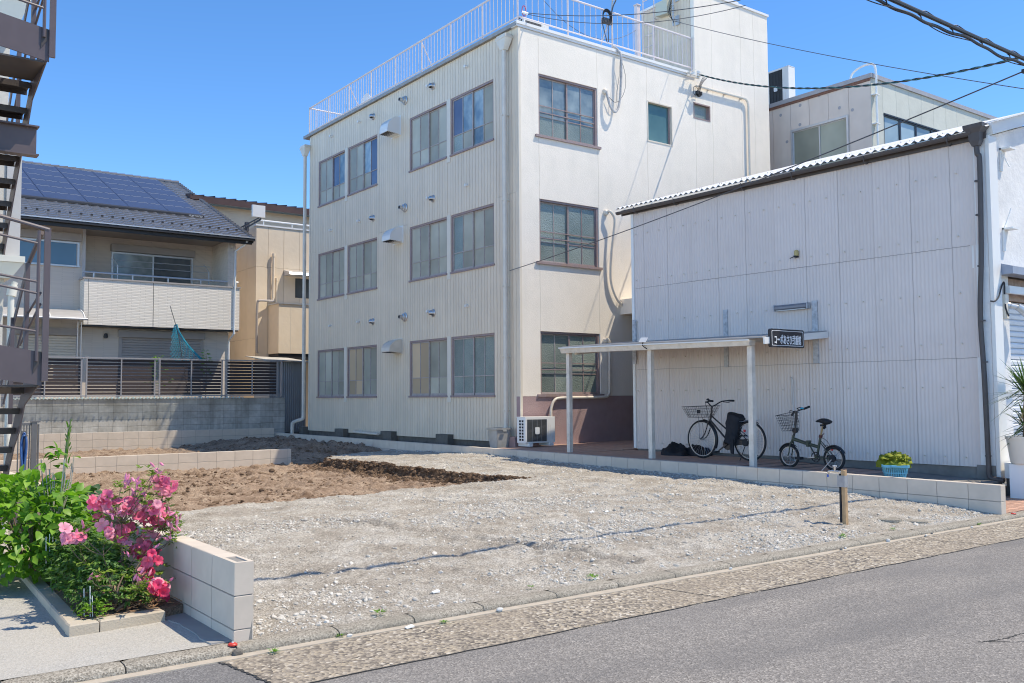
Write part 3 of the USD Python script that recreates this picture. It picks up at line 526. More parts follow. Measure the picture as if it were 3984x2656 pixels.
def front_window(z0, z1, mats):
    x0, x1 = 11.82, 13.755; fr = MB(); t = 0.05
    fr.box(x0, x0 + t, 12.085, 12.2, z0 + 0.03, z1 - t); fr.box(x1 - t, x1, 12.085, 12.2, z0 + 0.03, z1 - t); fr.box(x0, x1, 12.085, 12.2, z1 - t, z1)
    fr.box(x0 - 0.11, x1 + 0.09, YF - 0.05, 12.2, z0 - 0.03, z0 + 0.03)
    w = part('window', fr, m_woodf, apt); xm = (x0 + x1) / 2; zm = z0 + (z1 - z0) * 0.34
    for si, (a, b, y) in enumerate(((x0 + t, xm + 0.025, 12.15), (xm - 0.025, x1 - t, 12.12))):
        s = MB(); st = 0.04; zb, zt = z0 + 0.032, z1 - t - 0.003
        s.box(a, a + st, y, y + 0.03, zb, zt); s.box(b - st, b, y, y + 0.03, zb, zt); s.box(a + st, b - st, y, y + 0.03, zb, zb + 0.05); s.box(a + st, b - st, y, y + 0.03, zt - 0.03, zt)
        s.box(a + st, b - st, y - 0.002, y + 0.02, zm - 0.01, zm + 0.01); c = (a + b) / 2
        s.box(c - 0.01, c + 0.01, y - 0.001, y + 0.021, zb + 0.05, zm - 0.01); s.box(c - 0.01, c + 0.01, y - 0.001, y + 0.021, zm + 0.01, zt - 0.03)
        part('sash', s, m_woodf if si else m_muntin, w)
        for ci, (p, q) in enumerate(((a + st, c - 0.01), (c + 0.01, b - st))):
            for ri, (r0, r1) in enumerate(((zb + 0.05, zm - 0.01), (zm + 0.01, zt - 0.03))):
                part('pane', MB().box(p, q, y + 0.012, y + 0.018, r0, r1), mats[ri], w)
    part('inner_wall', MB().box(x0 + 0.04, x1 - 0.04, 12.19, 12.2, z0 + 0.03, z1 - 0.04), m_groove, w)
    if mats[1] is not m_patt or True:      # guard rails seen through the lower panes
        for zz in (z0 + 0.62, z0 + 0.78): part('guard_rail', MB().box(x0 + 0.06, x1 - 0.06, 12.106, 12.116, zz, zz + 0.022), m_woodf, w)
front_window(7.83, 9.40, (m_patt, m_clear)); front_window(4.70, 6.28, (m_patt, m_patt)); front_window(1.475, 3.033, (m_patt, m_patt))
def small_window(x0, x1, z0, z1, mat, proud):
    f = MB(); t = 0.035
    f.box(x0, x0 + t, YF - proud, 12.2, z0, z1).box(x1 - t, x1, YF - proud, 12.2, z0, z1).box(x0 + t, x1 - t, YF - proud, 12.2, z1 - t, z1).box(x0 + t, x1 - t, YF - proud, 12.2, z0, z0 + t)
    w = part('window', f, m_trim if proud > 0.01 else m_woodf, apt)
    part('pane', MB().box(x0 + t, x1 - t, 12.15, 12.158, z0 + t, z1 - t), mat, w)
    part('sash', MB().box(x1 - t - 0.05, x1 - t, 12.13, 12.15, z0 + t, z1 - t), m_woodf, w)
small_window(15.561, 16.54, 8.31, 9.43, m_teal, 0.012); small_window(17.40, 18.107, 9.263, 9.727, m_patt, 0.008)
# roof, edge bands and coping
part('roof', MB().box(11.3, 20.7, 12.21, 24.1, 10.432, 10.5), m_roofgrey, apt)
part('roof_edge', MB().box(11.12, 11.3, 12.05, 24.36, 10.445, 10.54), m_coping, apt)
part('roof_edge', MB().box(11.3, 20.7, 24.1, 24.36, 10.445, 10.54), m_coping, apt)
part('coping', MB().box(11.135, 17.485, YF - 0.03, 12.26, 10.43, 10.485).box(11.125, 17.485, YF - 0.05, 12.3, 10.487, 10.56), m_white, apt)
# railing round the roof
rl = part('roof_railing', MB().tube([[17.46, 12.16, 11.6], [11.32, 12.16, 11.6], [11.30, 12.18, 11.598], [11.30, 24.2, 11.54], [11.32, 24.24, 11.54], [14.5, 24.24, 11.54]], 0.026, 8).tube([[17.48, 12.16, 10.74], [11.32, 12.16, 10.735], [11.30, 12.18, 10.735], [11.30, 24.2, 10.68], [11.32, 24.24, 10.68], [14.5, 24.24, 10.68]], 0.02, 8), m_rail, apt, smooth=40)
py = [12.2 + 1.505 * i for i in range(9)]; pxs = [11.34 + 1.535 * i for i in range(5)]
for i, y in enumerate(py):
    part('post', MB().cyl([11.3, y, 10.5], [11.3, y, 11.57], 0.024, 8), m_rail, rl)
    if i in (3, 6): part('brace', MB().cyl([11.3, y + 0.02, 11.55], [11.9, y + 0.05, 10.5], 0.016, 8), m_rail, rl)
    if i < 8:
        for k in range(1, 9): part('baluster', MB().cyl([11.3, y + 1.505 * k / 9, 10.7], [11.3, y + 1.505 * k / 9, 11.56], 0.0095, 6), m_rail, rl)
for i, x in enumerate(pxs):
    if i: part('post', MB().cyl([x, 12.16, 10.5], [x, 12.16, 11.59], 0.024, 8), m_rail, rl)
    if i == 2: part('brace', MB().cyl([x, 12.18, 11.58], [x - 0.05, 12.75, 10.5], 0.016, 8), m_rail, rl)
    if i < 4:
        for k in range(1, 8): part('baluster', MB().cyl([x + 1.535 * k / 8, 12.16, 10.74], [x + 1.535 * k / 8, 12.16, 11.6], 0.0095, 6), m_rail, rl)
for k in range(1, 12): part('baluster', MB().cyl([11.3 + 0.27 * k, 24.24, 10.69], [11.3 + 0.27 * k, 24.24, 11.53], 0.0095, 6), m_rail, rl)
# stair tower on the roof
part('tower', MB().box(17.53, 20.76, 12.203, 14.15, 10.3, 13.0), m_groove, apt)
for i in range(16):
    a = 12.21 + i * 0.1215; part('tower_board', MB().box(17.49, 17.53, a + 0.002, a + 0.1175, 10.5, 13.0), m_board, apt)
part('tower_roof', MB().box(17.44, 20.82, 12.03, 14.2, 13.002, 13.07), m_white, apt)
part('tower_roof', MB().box(17.5, 20.76, 12.08, 14.15, 13.072, 13.10), m_oldblock, apt)
part('roof_tank', MB().box(19.9, 20.6, 13.0, 13.8, 13.1, 13.75), m_white, apt)
part('roof_post', MB().box(16.32, 16.44, 13.15, 13.27, 10.5, 12.64).box(16.30, 16.46, 13.13, 13.29, 12.64, 12.67), m_rail, apt)
ld = MB()
for y in (13.5, 13.95): ld.cyl([17.36, y, 10.5], [17.36, y, 14.0], 0.017, 6)
for z in np.arange(10.75, 13.3, 0.36): ld.cyl([17.36, 13.5, z], [17.36, 13.95, z], 0.012, 6)
for z in (11.4, 12.6): ld.box(17.36, 17.49, 13.49, 13.51, z, z + 0.02).box(17.36, 17.49, 13.94, 13.96, z, z + 0.02)
part('ladder', ld, m_rail, apt)
m_boxp = M('olive_beige_box', (0.52, 0.51, 0.41), 0.5, 0.06, 6)
bx = part('meter_box', MB().box(17.30, 17.488, 12.92, 13.38, 12.62, 13.0).hexa([[17.30, 12.92, 12.56], [17.488, 12.92, 12.56], [17.488, 13.3, 12.6], [17.30, 13.3, 12.6]], [[17.30, 12.92, 12.62], [17.488, 12.92, 12.62], [17.488, 13.38, 12.62], [17.30, 13.38, 12.62]]), m_boxp, apt)
br = MB().box(17.45, 17.49, 12.6, 12.74, 12.16, 12.44).cyl([17.3, 12.68, 12.28], [17.46, 12.68, 12.28], 0.015, 6).cyl([17.3, 12.68, 12.1], [17.3, 12.68, 13.1], 0.022, 8).box(17.45, 17.49, 12.6, 12.74, 12.86, 13.0)
for k in range(5): br.cyl([17.3, 12.68, 12.3 + k * 0.1], [17.3, 12.68, 12.33 + k * 0.1], 0.04, 10)
bk = part('cable_bracket', br, m_alu, apt)
tg = MB()
for k in range(5):
    a = np.array([17.3, 12.68, 12.95 - 0.06 * k]); tg.tube(bez([a, a + [-0.05, 0.06 + 0.02 * k, -0.2], a + [-0.03, 0.08 - 0.03 * k, -0.5], a + [0.0, 0.0, -0.72 + 0.05 * k]], 6), 0.007, 5)
part('cable_tangle', tg, m_cable, bk)
# conduits, pipes and wires on the front
part('conduit', MB().tube(bez([[17.45, 11.98, 10.17], [17.52, 11.985, 10.19], [17.7, 11.99, 10.19], [18.6, 11.99, 10.2], [19.45, 11.99, 10.21], [19.64, 11.99, 10.17], [19.71, 11.99, 10.02], [19.715, 11.99, 9.6], [19.715, 11.99, 6.4]], 8), 0.035, 10), m_pipe, apt, smooth=40)
for x in (18.0, 18.7, 19.4): part('pipe_clip', MB().box(x, x + 0.03, 11.99, YF, 10.16, 10.24), m_pipe, apt)
pl = [[14.36, 12.1, 10.66], [14.45, 12.0, 10.55], [14.5, 11.93, 10.35], [14.5, 11.93, 9.9], [14.47, 11.93, 9.5], [14.44, 11.93, 9.2], [14.36, 11.92, 8.95], [14.24, 11.92, 8.83], [14.1, 11.93, 8.95], [14.03, 11.96, 9.2], [14.02, 12.0, 9.36], [14.02, 12.08, 9.4]]
part('hose', MB().tube(bez(pl, 6), 0.032, 8), M('wrapped_hose', (0.42, 0.41, 0.40), 0.7, 0.4, 18), apt, smooth=60, label='grey taped hose hanging in a loop from the roof edge')
part('pipe_cover', MB().lathe([(0.0, -0.09), (0.05, -0.085), (0.075, -0.05), (0.08, 0.0)], 12, (14.02, YF, 9.36), 'y'), m_pipe, apt, smooth=50)
for dx in (0.06, -0.18): part('thin_wire', MB().tube(bez([[14.5, 11.95, 10.4], [14.6 + dx, 11.93, 9.8], [14.5 + dx, 11.93, 9.35], [14.3, 11.95, 9.1], [14.06, 12.0, 9.25]], 6), 0.006, 5), m_wire, apt)
def ac_pipe(z0, z1, drop):
    p = [[14.0, 12.06, z0], [14.03, 11.95, z0 + 0.02], [14.12, 11.92, z0 - 0.06], [14.19, 11.92, z0 - 0.22], [14.15, 11.93, z0 - 0.6], [14.10, 11.95, z0 - 1.0], [14.08, 11.98, z0 - 1.5]] + drop
    part('refrigerant_pipe', MB().tube(bez(p, 6), 0.036, 8), m_pipe, apt, smooth=60); part('pipe_cover', MB().lathe([(0.0, -0.09), (0.05, -0.085), (0.075, -0.05), (0.08, 0.0)], 12, (14.0, YF, z0), 'y'), m_pipe, apt, smooth=50)
ac_pipe(6.18, 0, [[14.12, 11.99, 4.3], [14.3, 11.99, 3.95], [14.55, 11.99, 3.75]])
part('refrigerant_pipe', MB().tube(bez([[13.93, 12.06, 2.86], [13.95, 11.98, 2.9], [14.0, 11.97, 2.75], [14.0, 11.98, 2.2], [14.0, 11.99, 1.6], [13.95, 11.99, 1.47], [13.8, 11.99, 1.43], [13.2, 11.99, 1.42], [12.4, 11.99, 1.41], [12.17, 11.98, 1.35], [12.06, 11.97, 1.15], [12.03, 11.95, 0.9], [11.95, 11.95, 0.75], [11.9, 11.93, 0.6]], 8), 0.036, 8), m_pipe, apt, smooth=60)
part('pipe_cover', MB().lathe([(0.0, -0.09), (0.05, -0.085), (0.075, -0.05), (0.08, 0.0)], 12, (13.93, YF, 2.86), 'y'), m_pipe, apt, smooth=50)
# entrance canopy behind the corrugated workshop
part('porch_canopy', MB().box(14.48, 18.5, 10.85, YF - 0.002, 3.56, 3.95), m_stucco, apt)
# insulator bracket where the service wire lands
ib = MB().box(17.0, 17.5, 11.9, 11.94, 10.36, 10.41).bar([17.12, 12.0, 10.44], [17.12, 11.9, 10.44], 0.02, 0.14).bar([17.1, 12.0, 10.46], [17.46, 11.98, 10.66], 0.015, 0.015)
part('insulator_bracket', ib, m_pipe, apt)
for z in (10.42, 10.51): part('insulator', MB().lathe([(0.0, 0), (0.05, 0.0), (0.055, 0.02), (0.035, 0.03), (0.055, 0.045), (0.05, 0.065), (0, 0.065)], 12, (17.46, 11.9, z), 'z'), m_whiteb, apt, smooth=50)
tg = MB()
for k in range(4): tg.tube(bez([[17.6 + 0.05 * k, 11.85, 10.42], [17.52 + 0.03 * k, 11.9, 10.25], [17.44 + 0.03 * k, 11.9, 10.06], [17.40 + 0.04 * k, 11.95, 9.98]], 6), 0.008, 5)
th = np.linspace(0, 2 * np.pi, 20); tg.tube(np.c_[17.36 + 0.1 * np.cos(th), np.full(20, 11.93), 10.0 + 0.13 * np.sin(th)], 0.008, 5)
part('drop_wires', tg, m_cable, apt)
part('wire_clamp', MB().box(17.38, 17.46, 11.88, 11.96, 9.9, 10.0).box(17.5, 17.58, 11.88, 11.96, 9.9, 10.0).box(17.43, 17.53, 11.88, 11.96, 9.86, 9.93), m_black, apt)

# ---------------------------------------------------------------- things on the building

def ac_unit(name, label, loc, rz, w=0.78, d=0.29, h=0.56, group=None, feet=True):
    t = thing(name, label, 'air conditioner', loc, rz, group)      # front faces -y
    part('casing', MB().box(-w / 2, w / 2, 0.012, d, 0.07, h + 0.07).box(-w / 2 - 0.006, w / 2 + 0.006, 0.004, d + 0.006, h + 0.071, h + 0.085), m_white, t)
    x0, x1 = -w / 2 + 0.06, w / 2 - 0.24
    fr = part('fan_grille', MB().box(-w / 2, w / 2, 0, 0.011, 0.07, 0.10).box(-w / 2, w / 2, 0, 0.011, h + 0.03, h + 0.07).box(-w / 2, x0 - 0.02, 0, 0.011, 0.10, h + 0.03).box(x1 + 0.02, w / 2, 0, 0.011, 0.10, h + 0.03), m_white, t)
    part('fan_recess', MB().box(x0 - 0.02, x1 + 0.02, 0.006, 0.0115, 0.10, h + 0.03), m_dkgrey, fr)
    g = MB()
    for z in np.linspace(0.115, h + 0.015, 24): g.box(x0 - 0.02, x1 + 0.02, -0.003, 0.004, z, z + 0.005)
    for x in np.linspace(x0, x1, 5): g.box(x - 0.004, x + 0.004, -0.006, 0.005, 0.1, h + 0.03)
    part('grille_bars', g, m_gbar if feet else m_dkgrey, fr)
    xc, zc = (x0 + x1) / 2, h / 2 + 0.06
    part('hub_cover', MB().prism(sbox(xc - 0.035, zc - 0.05, xc + 0.035, zc + 0.05).buffer(0.025), -0.016, -0.004, 'xzy'), m_whiteb, fr)
    s = MB()
    for i in range(2):
        for k in range(7): s.box(-w / 2 - 0.004, -w / 2 + 0.001, 0.07 + i * 0.09, 0.13 + i * 0.09, 0.12 + k * 0.066, 0.165 + k * 0.066)
    part('side_slots', s, m_black, t)
    part('screws', MB().box(x1 + 0.05, x1 + 0.056, -0.002, 0.001, 0.2, 0.45).box(x1 + 0.12, x1 + 0.126, -0.002, 0.001, 0.2, 0.45), m_trim, fr)
    for x in (-w / 2 + 0.12, w / 2 - 0.12): part('foot', MB().box(x - 0.05, x + 0.05, -0.04, d + 0.05, 0, 0.068) if feet else MB().box(x - 0.03, x + 0.03, 0, d, 0, 0.068), m_whiteb if feet else m_dkgrey, t)
    return t
m_gbar = M('grey_grille_bar', (0.22, 0.22, 0.22), 0.5, 0.1, 10)
m_dkgrey = M('dark_grey_grille', (0.05, 0.052, 0.055), 0.5, 0.1, 10)
ac_unit('air_conditioner', 'white outdoor air conditioner with square louvred grille beside the grey bin', (10.36, 10.25, 0.385), 0.0, 0.81, 0.30, 0.545)
ac_unit('air_conditioner', 'white air conditioner on the roof behind the corner railing', red((12.3, 12.72, 10.5)), 0.0, 0.74, 0.28, 0.42)
# satellite dish clamped to the front railing
ds = thing('satellite_dish', 'white satellite dish on a bent arm clamped to the roof railing', 'satellite dish', red((14.33, 12.16, 10.7)))
rr = np.linspace(0, 0.34, 7); m = MB().lathe([(r, 0.5 * r * r) for r in rr] + [(r, 0.5 * r * r - 0.008) for r in rr[::-1]], 28).mesh()
nz = np.array([-0.50, -0.72, 0.48]); nz /= np.linalg.norm(nz); ax = np.cross([0, 0, 1.0], nz); ax /= np.linalg.norm(ax); ay = np.cross(nz, ax)
part('dish', trimesh.Trimesh(m.vertices @ np.stack([ax, ay, nz]) + [0.10, 0.02, 1.33], m.faces, process=False), m_white, ds, smooth=40)
part('arm', MB().tube(bez([[0, -0.05, 0.55], [0.0, -0.06, 0.75], [0.03, -0.1, 0.95], [0.02, -0.2, 1.05], [-0.03, -0.3, 1.15], [-0.06, -0.36, 1.26]], 6), 0.016, 8), m_wire, ds, smooth=50)
part('mast', MB().cyl([-0.02, -0.04, 0.5], [0.1, -0.02, 1.28], 0.022, 10), m_alu, ds)
part('receiver', MB().cyl([-0.07, -0.36, 1.26], [-0.02, -0.28, 1.31], 0.025, 10), m_whiteb, ds)
part('clamp', MB().box(-0.25, 0.03, -0.06, 0.03, 0.5, 0.62).bar([-0.25, 0, 0.5], [-0.1, 0.0, 0.05], 0.015, 0.015).bar([-0.08, -0.03, 0.5], [-0.08, -0.03, 0.05], 0.015, 0.015), m_wire, ds)
cl = MB()
for k in range(6):
    th = np.linspace(0, 2 * np.pi, 22); r = 0.13 + 0.012 * k; cl.tube(np.c_[-0.19 + r * 0.8 * np.cos(th), np.full(22, -0.09 - 0.006 * k), 0.62 + r * np.sin(th)], 0.007, 5)
part('cable_coil', cl, m_cable, ds)
d2 = thing('satellite_dish', 'white dish half hidden behind the far end of the roof railing', 'satellite dish', red((12.1, 21.5, 10.5)))
part('dish', MB().lathe([(r, 0.45 * r * r) for r in rr] + [(r, 0.45 * r * r - 0.008) for r in rr[::-1]], 24, (0, 0, 0), 'x').mesh().apply_translation([-0.1, 0, 0.55]), m_white, d2, smooth=40)
part('mast', MB().cyl([0, 0, 0], [0, 0, 0.6], 0.025, 8), m_alu, d2)

# ---------------------------------------------------------------- tiled bicycle path between the block wall and the workshop
def floor_z(y): return np.interp(y, [-1, 0, 2, 3.5, 4.6, 6, 9, 13], [0.15, 0.17, 0.25, 0.275, 0.335, 0.345, 0.36, 0.36])
m_tile = M('terracotta_path', (0.40, 0.245, 0.185), 0.75, 0.10, 9, dirt=(0.34, 0.25, 0.20), ds=1.6, damt=0.55, bump=0.25, bs=90)
m_conc = M('stained_concrete', (0.22, 0.205, 0.185), 0.9, 0.16, 6, dirt=(0.13, 0.115, 0.10), ds=1.8, damt=0.6, bump=0.3, bs=60)
m_dirt = M('dark_dirt', (0.12, 0.10, 0.085), 0.95, 0.25, 9, bump=0.5, bs=50)
path_ = thing('path', 'reddish tiled path between the low block wall and the corrugated workshop', None, kind='structure')
slab = MB(); ys = [2.55, 3.5, 4.6, 6, 8.3, 10.64]
for a, b in zip(ys[:-1], ys[1:]):
    za, zb = floor_z(a) - 0.006, floor_z(b) - 0.006; x1 = 18 if a > 8 else 11.55
    slab.hexa([[9.40, a, -0.2], [x1, a, -0.2], [x1, b, -0.2], [9.40, b, -0.2]], [[9.40, a, za], [x1, a, za], [x1, b, zb], [9.40, b, zb]])
part('bedding', slab, m_dirt, path_)
tl, nt, keep = MB(), 0, []
y = 2.56
while y < 10.5:
    x = 9.402
    while x < (13.2 if y > 8.2 else 11.0):
        z = floor_z(y + 0.15) + 0.012 * max(x - 9.6, 0) * (y > 8.2) + (noise(np.array([x * 9, y * 9, 0.0])) - 0.5) * 0.003
        if nt < 260: part('tile', MB().box(x + 0.002, x + 0.296, y + 0.002, y + 0.296, z - 0.03, z), m_tile, path_)
        else: tl.box(x + 0.002, x + 0.296, y + 0.002, y + 0.296, z - 0.03, z)
        nt += 1; x += 0.3
    y += 0.3
if tl.n: part('far_tiles', tl, m_tile, path_, kind='stuff')
s_ = MB()
for a, b in zip([1.0], [2.55]):
    za, zb = floor_z(a), floor_z(b); s_.hexa([[9.40, a, -0.2], [11.4, a, -0.2], [11.4, b, -0.2], [9.40, b, -0.2]], [[9.40, a, za], [11.4, a, za], [11.4, b, zb], [9.40, b, zb]])
struct('path_end', s_, m_conc, 'bare dark concrete near the street end of the bicycle path')
struct('side_strip', MB().box(9.39, 10.16, 10.655, 22.4, -0.25, 0.30), m_dirt, 'dark earth strip under the side wall of the building')

# ---------------------------------------------------------------- corrugated workshop
SK = -0.03675
def shx(y, off=0.0): return 11.3 + SK * (y - 5) + off
m_corr = M('white_corrugated_sheet', (0.68, 0.595, 0.545), 0.55, 0.03, 2, dirt=(0.60, 0.515, 0.45), ds=0.8, damt=0.25, streak=((0.50, 0.43, 0.37), 0.05, 5.0), rnd=0.025)
m_corrroof = M('white_roof_sheet', (0.74, 0.74, 0.74), 0.5, 0.08, 8, dirt=(0.45, 0.43, 0.4), ds=3, damt=0.4)
m_brown = M('brown_gutter', (0.085, 0.072, 0.068), 0.45, 0.12, 9)
m_plaster = M('painted_plaster', (0.80, 0.775, 0.74), 0.8, 0.05, 4, dirt=(0.58, 0.57, 0.55), ds=2.3, damt=0.5, bump=0.6, bs=18, bdist=0.012)
m_weather = M('weathered_white_board', (0.52, 0.52, 0.53), 0.7, 0.1, 30, dirt=(0.2, 0.19, 0.18), ds=14, damt=0.6)
shed = thing('workshop', 'low workshop clad in pale corrugated sheets with brown gutter', 'workshop')
u0 = np.array([SK, 1.0]); u0 /= np.linalg.norm(u0)
def corr(y0, y1, z0, z1, amp=0.0042, pit=0.0625, off=0.0, taper=0.0):
    n = int(max((y1 - y0) / pit * 6, 6)); yy = np.linspace(y0, y1, n); d = amp * np.cos(yy / pit * 2 * np.pi)
    xf = shx(yy) - 0.012 + off + d; V = np.vstack([np.c_[xf, yy, np.full(n, z0)], np.c_[xf, yy, np.full(n, z1)], np.c_[xf + 0.006, yy, np.full(n, z0)], np.c_[xf + 0.006, yy, np.full(n, z1)]])
    i = np.arange(n - 1); F = [np.c_[i, i + n, i + n + 1, i + 1], np.c_[i + 2 * n, i + 2 * n + 1, i + 3 * n + 1, i + 3 * n], np.c_[i, i + 1, i + 2 * n + 1, i + 2 * n], np.c_[i + n, i + 3 * n, i + 3 * n + 1, i + n + 1]]
    return V, np.vstack(F)
vj = [1.05] + [5.979 - 0.6236 * i for i in range(7, -1, -1)] + [6.603, 7.226, 7.85, 8.14]
rows = [(0.39, 1.9765, 0.0), (1.9815, 3.6335, -0.004), (3.6385, 5.29, -0.008)]
for (z0, z1, off) in rows:
    for k, (a, b) in enumerate(zip(vj[:-1], vj[1:])):
        mb = MB(); v, f = corr(a + 0.0025, b - 0.0025, z0, z1, off=off - 0.002 * ((k * 7) % 3)); mb.add(v, f); part('corrugated_sheet', mb, m_corr, shed, smooth=50)
part('wall', MB().hexa([[shx(1.09) + 0.03, 1.45, 0.2], [24, 1.45, 0.2], [24, 8.14, 0.2], [shx(8.14) + 0.03, 8.14, 0.2]], [[shx(1.09) + 0.03, 1.45, 5.25], [24, 1.45, 5.25], [24, 8.14, 5.25], [shx(8.14) + 0.03, 8.14, 5.25]]), m_conc, shed)
part('foundation', MB().box(shx(1.1) + 0.005, 11.41, 1.09, 1.359, -0.1, 0.42), m_conc, shed)
part('foundation', MB().hexa([[shx(1.1) + 0.005, 1.36, -0.1], [24, 1.36, -0.1], [24, 8.12, -0.1], [shx(8.12) + 0.005, 8.12, -0.1]], [[shx(1.1) + 0.005, 1.36, 0.42], [24, 1.36, 0.42], [24, 8.12, 0.42], [shx(8.12) + 0.005, 8.12, 0.42]]), m_conc, shed)
for y0, y1, z0, z1 in ((8.13, 8.2, 0.4, 5.22), (1.02, 1.075, 0.18, 5.22)): part('corner_post', MB().box(shx(y0) - 0.035, shx(y0) + 0.2, y0, y1, z0, z1), m_white, shed)
bolts = MB()
for zz in (0.52, 1.55, 2.2, 2.95, 3.8, 4.75):
    for yy in np.arange(1.2, 8.1, 0.312): bolts.cyl([shx(yy) - 0.05, yy, zz], [shx(yy) - 0.01, yy, zz], 0.009, 6)
part('sheet_bolts', bolts, m_pipe, shed, kind='stuff')
# eaves: corrugated roof edge, fascia, gutter
nx = 500; yy = np.linspace(1.0, 8.5, nx); w = 0.018 * np.cos(yy / 0.13 * 2 * np.pi)
Vr = []
for (dx, dz) in ((-0.14, 0.0), (6.5, 1.97)):
    Vr.append(np.c_[shx(yy) + dx, yy, 5.335 + w + dz]); 
Vr = np.vstack(Vr + [v_ - [0, 0, 0.008] for v_ in Vr]); i = np.arange(nx - 1)
part('roof', MB().add(Vr, np.vstack([np.c_[i, i + 1, i + nx + 1, i + nx], np.c_[i + 2 * nx, i + 3 * nx, i + 3 * nx + 1, i + 2 * nx + 1], np.c_[i, i + 2 * nx, i + 2 * nx + 1, i + 1]])), m_corrroof, shed, smooth=60)
hk = MB()
for k, y in enumerate(np.arange(1.1, 8.4, 0.13)):
    if k % 3 != 1: hk.tube([[shx(y) - 0.02 + 0.1 * (k % 4), y, 5.34 + 0.035 * (k % 4)], [shx(y) - 0.02 + 0.1 * (k % 4), y, 5.40 + 0.035 * (k % 4)]], 0.004, 5)
part('roof_hooks', hk, m_wire, shed, kind='stuff')
part('fascia', MB().bar([shx(1.05) - 0.04, 1.05, 5.24], [shx(8.45) - 0.04, 8.45, 5.24], 0.02, 0.12), m_brown, shed)
gt = MB(); a8 = np.linspace(math.pi, 2 * math.pi, 9); P1 = [(0.055 * math.cos(t), 0.055 * math.sin(t)) for t in a8] + [(0.05 * math.cos(t), 0.05 * math.sin(t)) for t in a8[::-1]]
V = np.vstack([np.array([[shx(y) - 0.14 + p, y, z + q] for p, q in P1]) for y, z in ((1.2, 5.29), (8.47, 5.25))]); m_ = len(P1); i = np.arange(m_)
F = np.c_[i, (i + 1) % m_, (i + 1) % m_ + m_, i + m_]; gt.add(V, F[:, ::-1])
for y in (8.47,): gt.prism([(shx(y) - 0.14 + p, 5.25 + q) for p, q in P1[:9]], y, y + 0.006, 'xzy')
part('gutter', gt, m_brown, shed, smooth=40)
for y in (7.95, 6.9, 5.3, 4.25, 2.9, 1.55):
    part('gutter_bracket', MB().tube(bez([[shx(y) - 0.03, y, 5.22], [shx(y) - 0.09, y, 5.16], [shx(y) - 0.17, y, 5.17], [shx(y) - 0.205, y, 5.28]], 5), 0.008, 6), m_brown, shed)
x_ = shx(1.15) - 0.11; hp = MB()
def ring2(hx, hy, zz, y=1.16): return [[x_ - hx, y - hy, zz], [x_ + hx, y - hy, zz], [x_ + hx, y + hy, zz], [x_ - hx, y + hy, zz]]
L = [ring2(.045, .045, 5.07), ring2(.06, .075, 5.14), ring2(.07, .085, 5.26), ring2(.10, .14, 5.33), ring2(.105, .145, 5.365), ring2(.105, .145, 5.385)]
for p, q in zip(L[:-1], L[1:]): hp.hexa(p, q)
part('rain_hopper', hp, m_brown, shed)
dpp = part('downpipe', MB().tube(bez([[x_, 1.16, 5.1], [x_, 1.15, 4.95], [x_ + 0.02, 1.13, 4.8], [x_ + 0.02, 1.155, 3.5], [x_ + 0.02, 1.2, 2.6], [x_ + 0.02, 1.175, 1.7], [x_ + 0.02, 1.16, 0.5], [x_ + 0.02, 1.155, 0.29], [x_ + 0.02, 1.1, 0.24], [x_ + 0.02, 0.95, 0.225]], 5), 0.037, 12), m_brown, shed, smooth=50)
for z in (4.55, 4.05, 3.3, 2.5, 1.9, 0.55): part('pipe_clip', MB().lathe([(0.0, 0), (0.043, 0), (0.043, 0.02), (0, 0.02)], 12, (x_ + 0.02, 1.16 + 0.012 * (z > 2), z)), m_brown, dpp)
part('batten', MB().box(shx(3.96) - 0.045, shx(3.96) - 0.023, 3.905, 4.01, 1.98, 3.04), m_weather, shed)
part('batten', MB().box(shx(5.8) - 0.045, shx(5.8) - 0.023, 5.785, 5.88, 1.97, 3.03), m_weather, shed)
part('batten', MB().box(shx(8.1) - 0.06, shx(8.1) - 0.036, 8.08, 8.17, 2.1, 3.0), m_weather, shed)
# strip lamp
x_ = shx(4.4); lm = thing('strip_lamp', 'grey strip lamp fixed to the corrugated wall above the sign', 'lamp', (x_ - 0.02, 4.4, 2.965))
part('body', MB().prism([(-0.02, -0.035), (0.0, -0.05), (0.0, 0.05), (-0.05, 0.05), (-0.09, 0.015), (-0.09, -0.02), (-0.06, -0.04)], -0.33, 0.33, 'xzy'), M('lamp_grey', (0.24, 0.24, 0.26), 0.4, 0.1, 9, metal=0.3), lm)
part('diffuser', MB().box(-0.075, -0.025, -0.3, 0.3, -0.052, -0.042), m_white, lm)
part('end_cap', MB().box(-0.085, 0.005, -0.352, -0.331, -0.05, 0.055), m_weather, lm); part('end_cap', MB().box(-0.085, 0.005, 0.331, 0.345, -0.05, 0.055), m_weather, lm)
sk_ = thing('wall_socket', 'small yellowed round fitting on the upper corrugated sheet', 'wall fitting', (shx(4.27) - 0.06, 4.273, 3.86))
part('cap', MB().lathe([(0, 0), (0.035, 0), (0.04, 0.02), (0.04, 0.08), (0.025, 0.1), (0, 0.1)], 12, (0, 0, -0.02)), M('yellowed_plastic', (0.48, 0.38, 0.16), 0.5, 0.2, 30), sk_, smooth=40)
part('bracket', MB().box(-0.06, 0.06, -0.02, 0.02, -0.05, -0.02).cyl([-0.05, 0.03, -0.04], [-0.06, 0.09, -0.06], 0.008, 6), m_black, sk_)
rd = thing('wall_rod', 'thin bent metal rod standing against the corrugated wall behind the small bicycle', 'rod', (shx(4.4) - 0.06, 4.42, 0.3))
part('rod', MB().tube([[0, 0.03, 1.46], [0, -0.015, 1.43], [0, -0.02, 0.0]], 0.008, 6), m_alu, rd); part('loop', MB().tube([[0, 0.012, 1.445], [0, 0.01, 1.0], [0, -0.02, 0.98]], 0.006, 6), m_alu, rd)

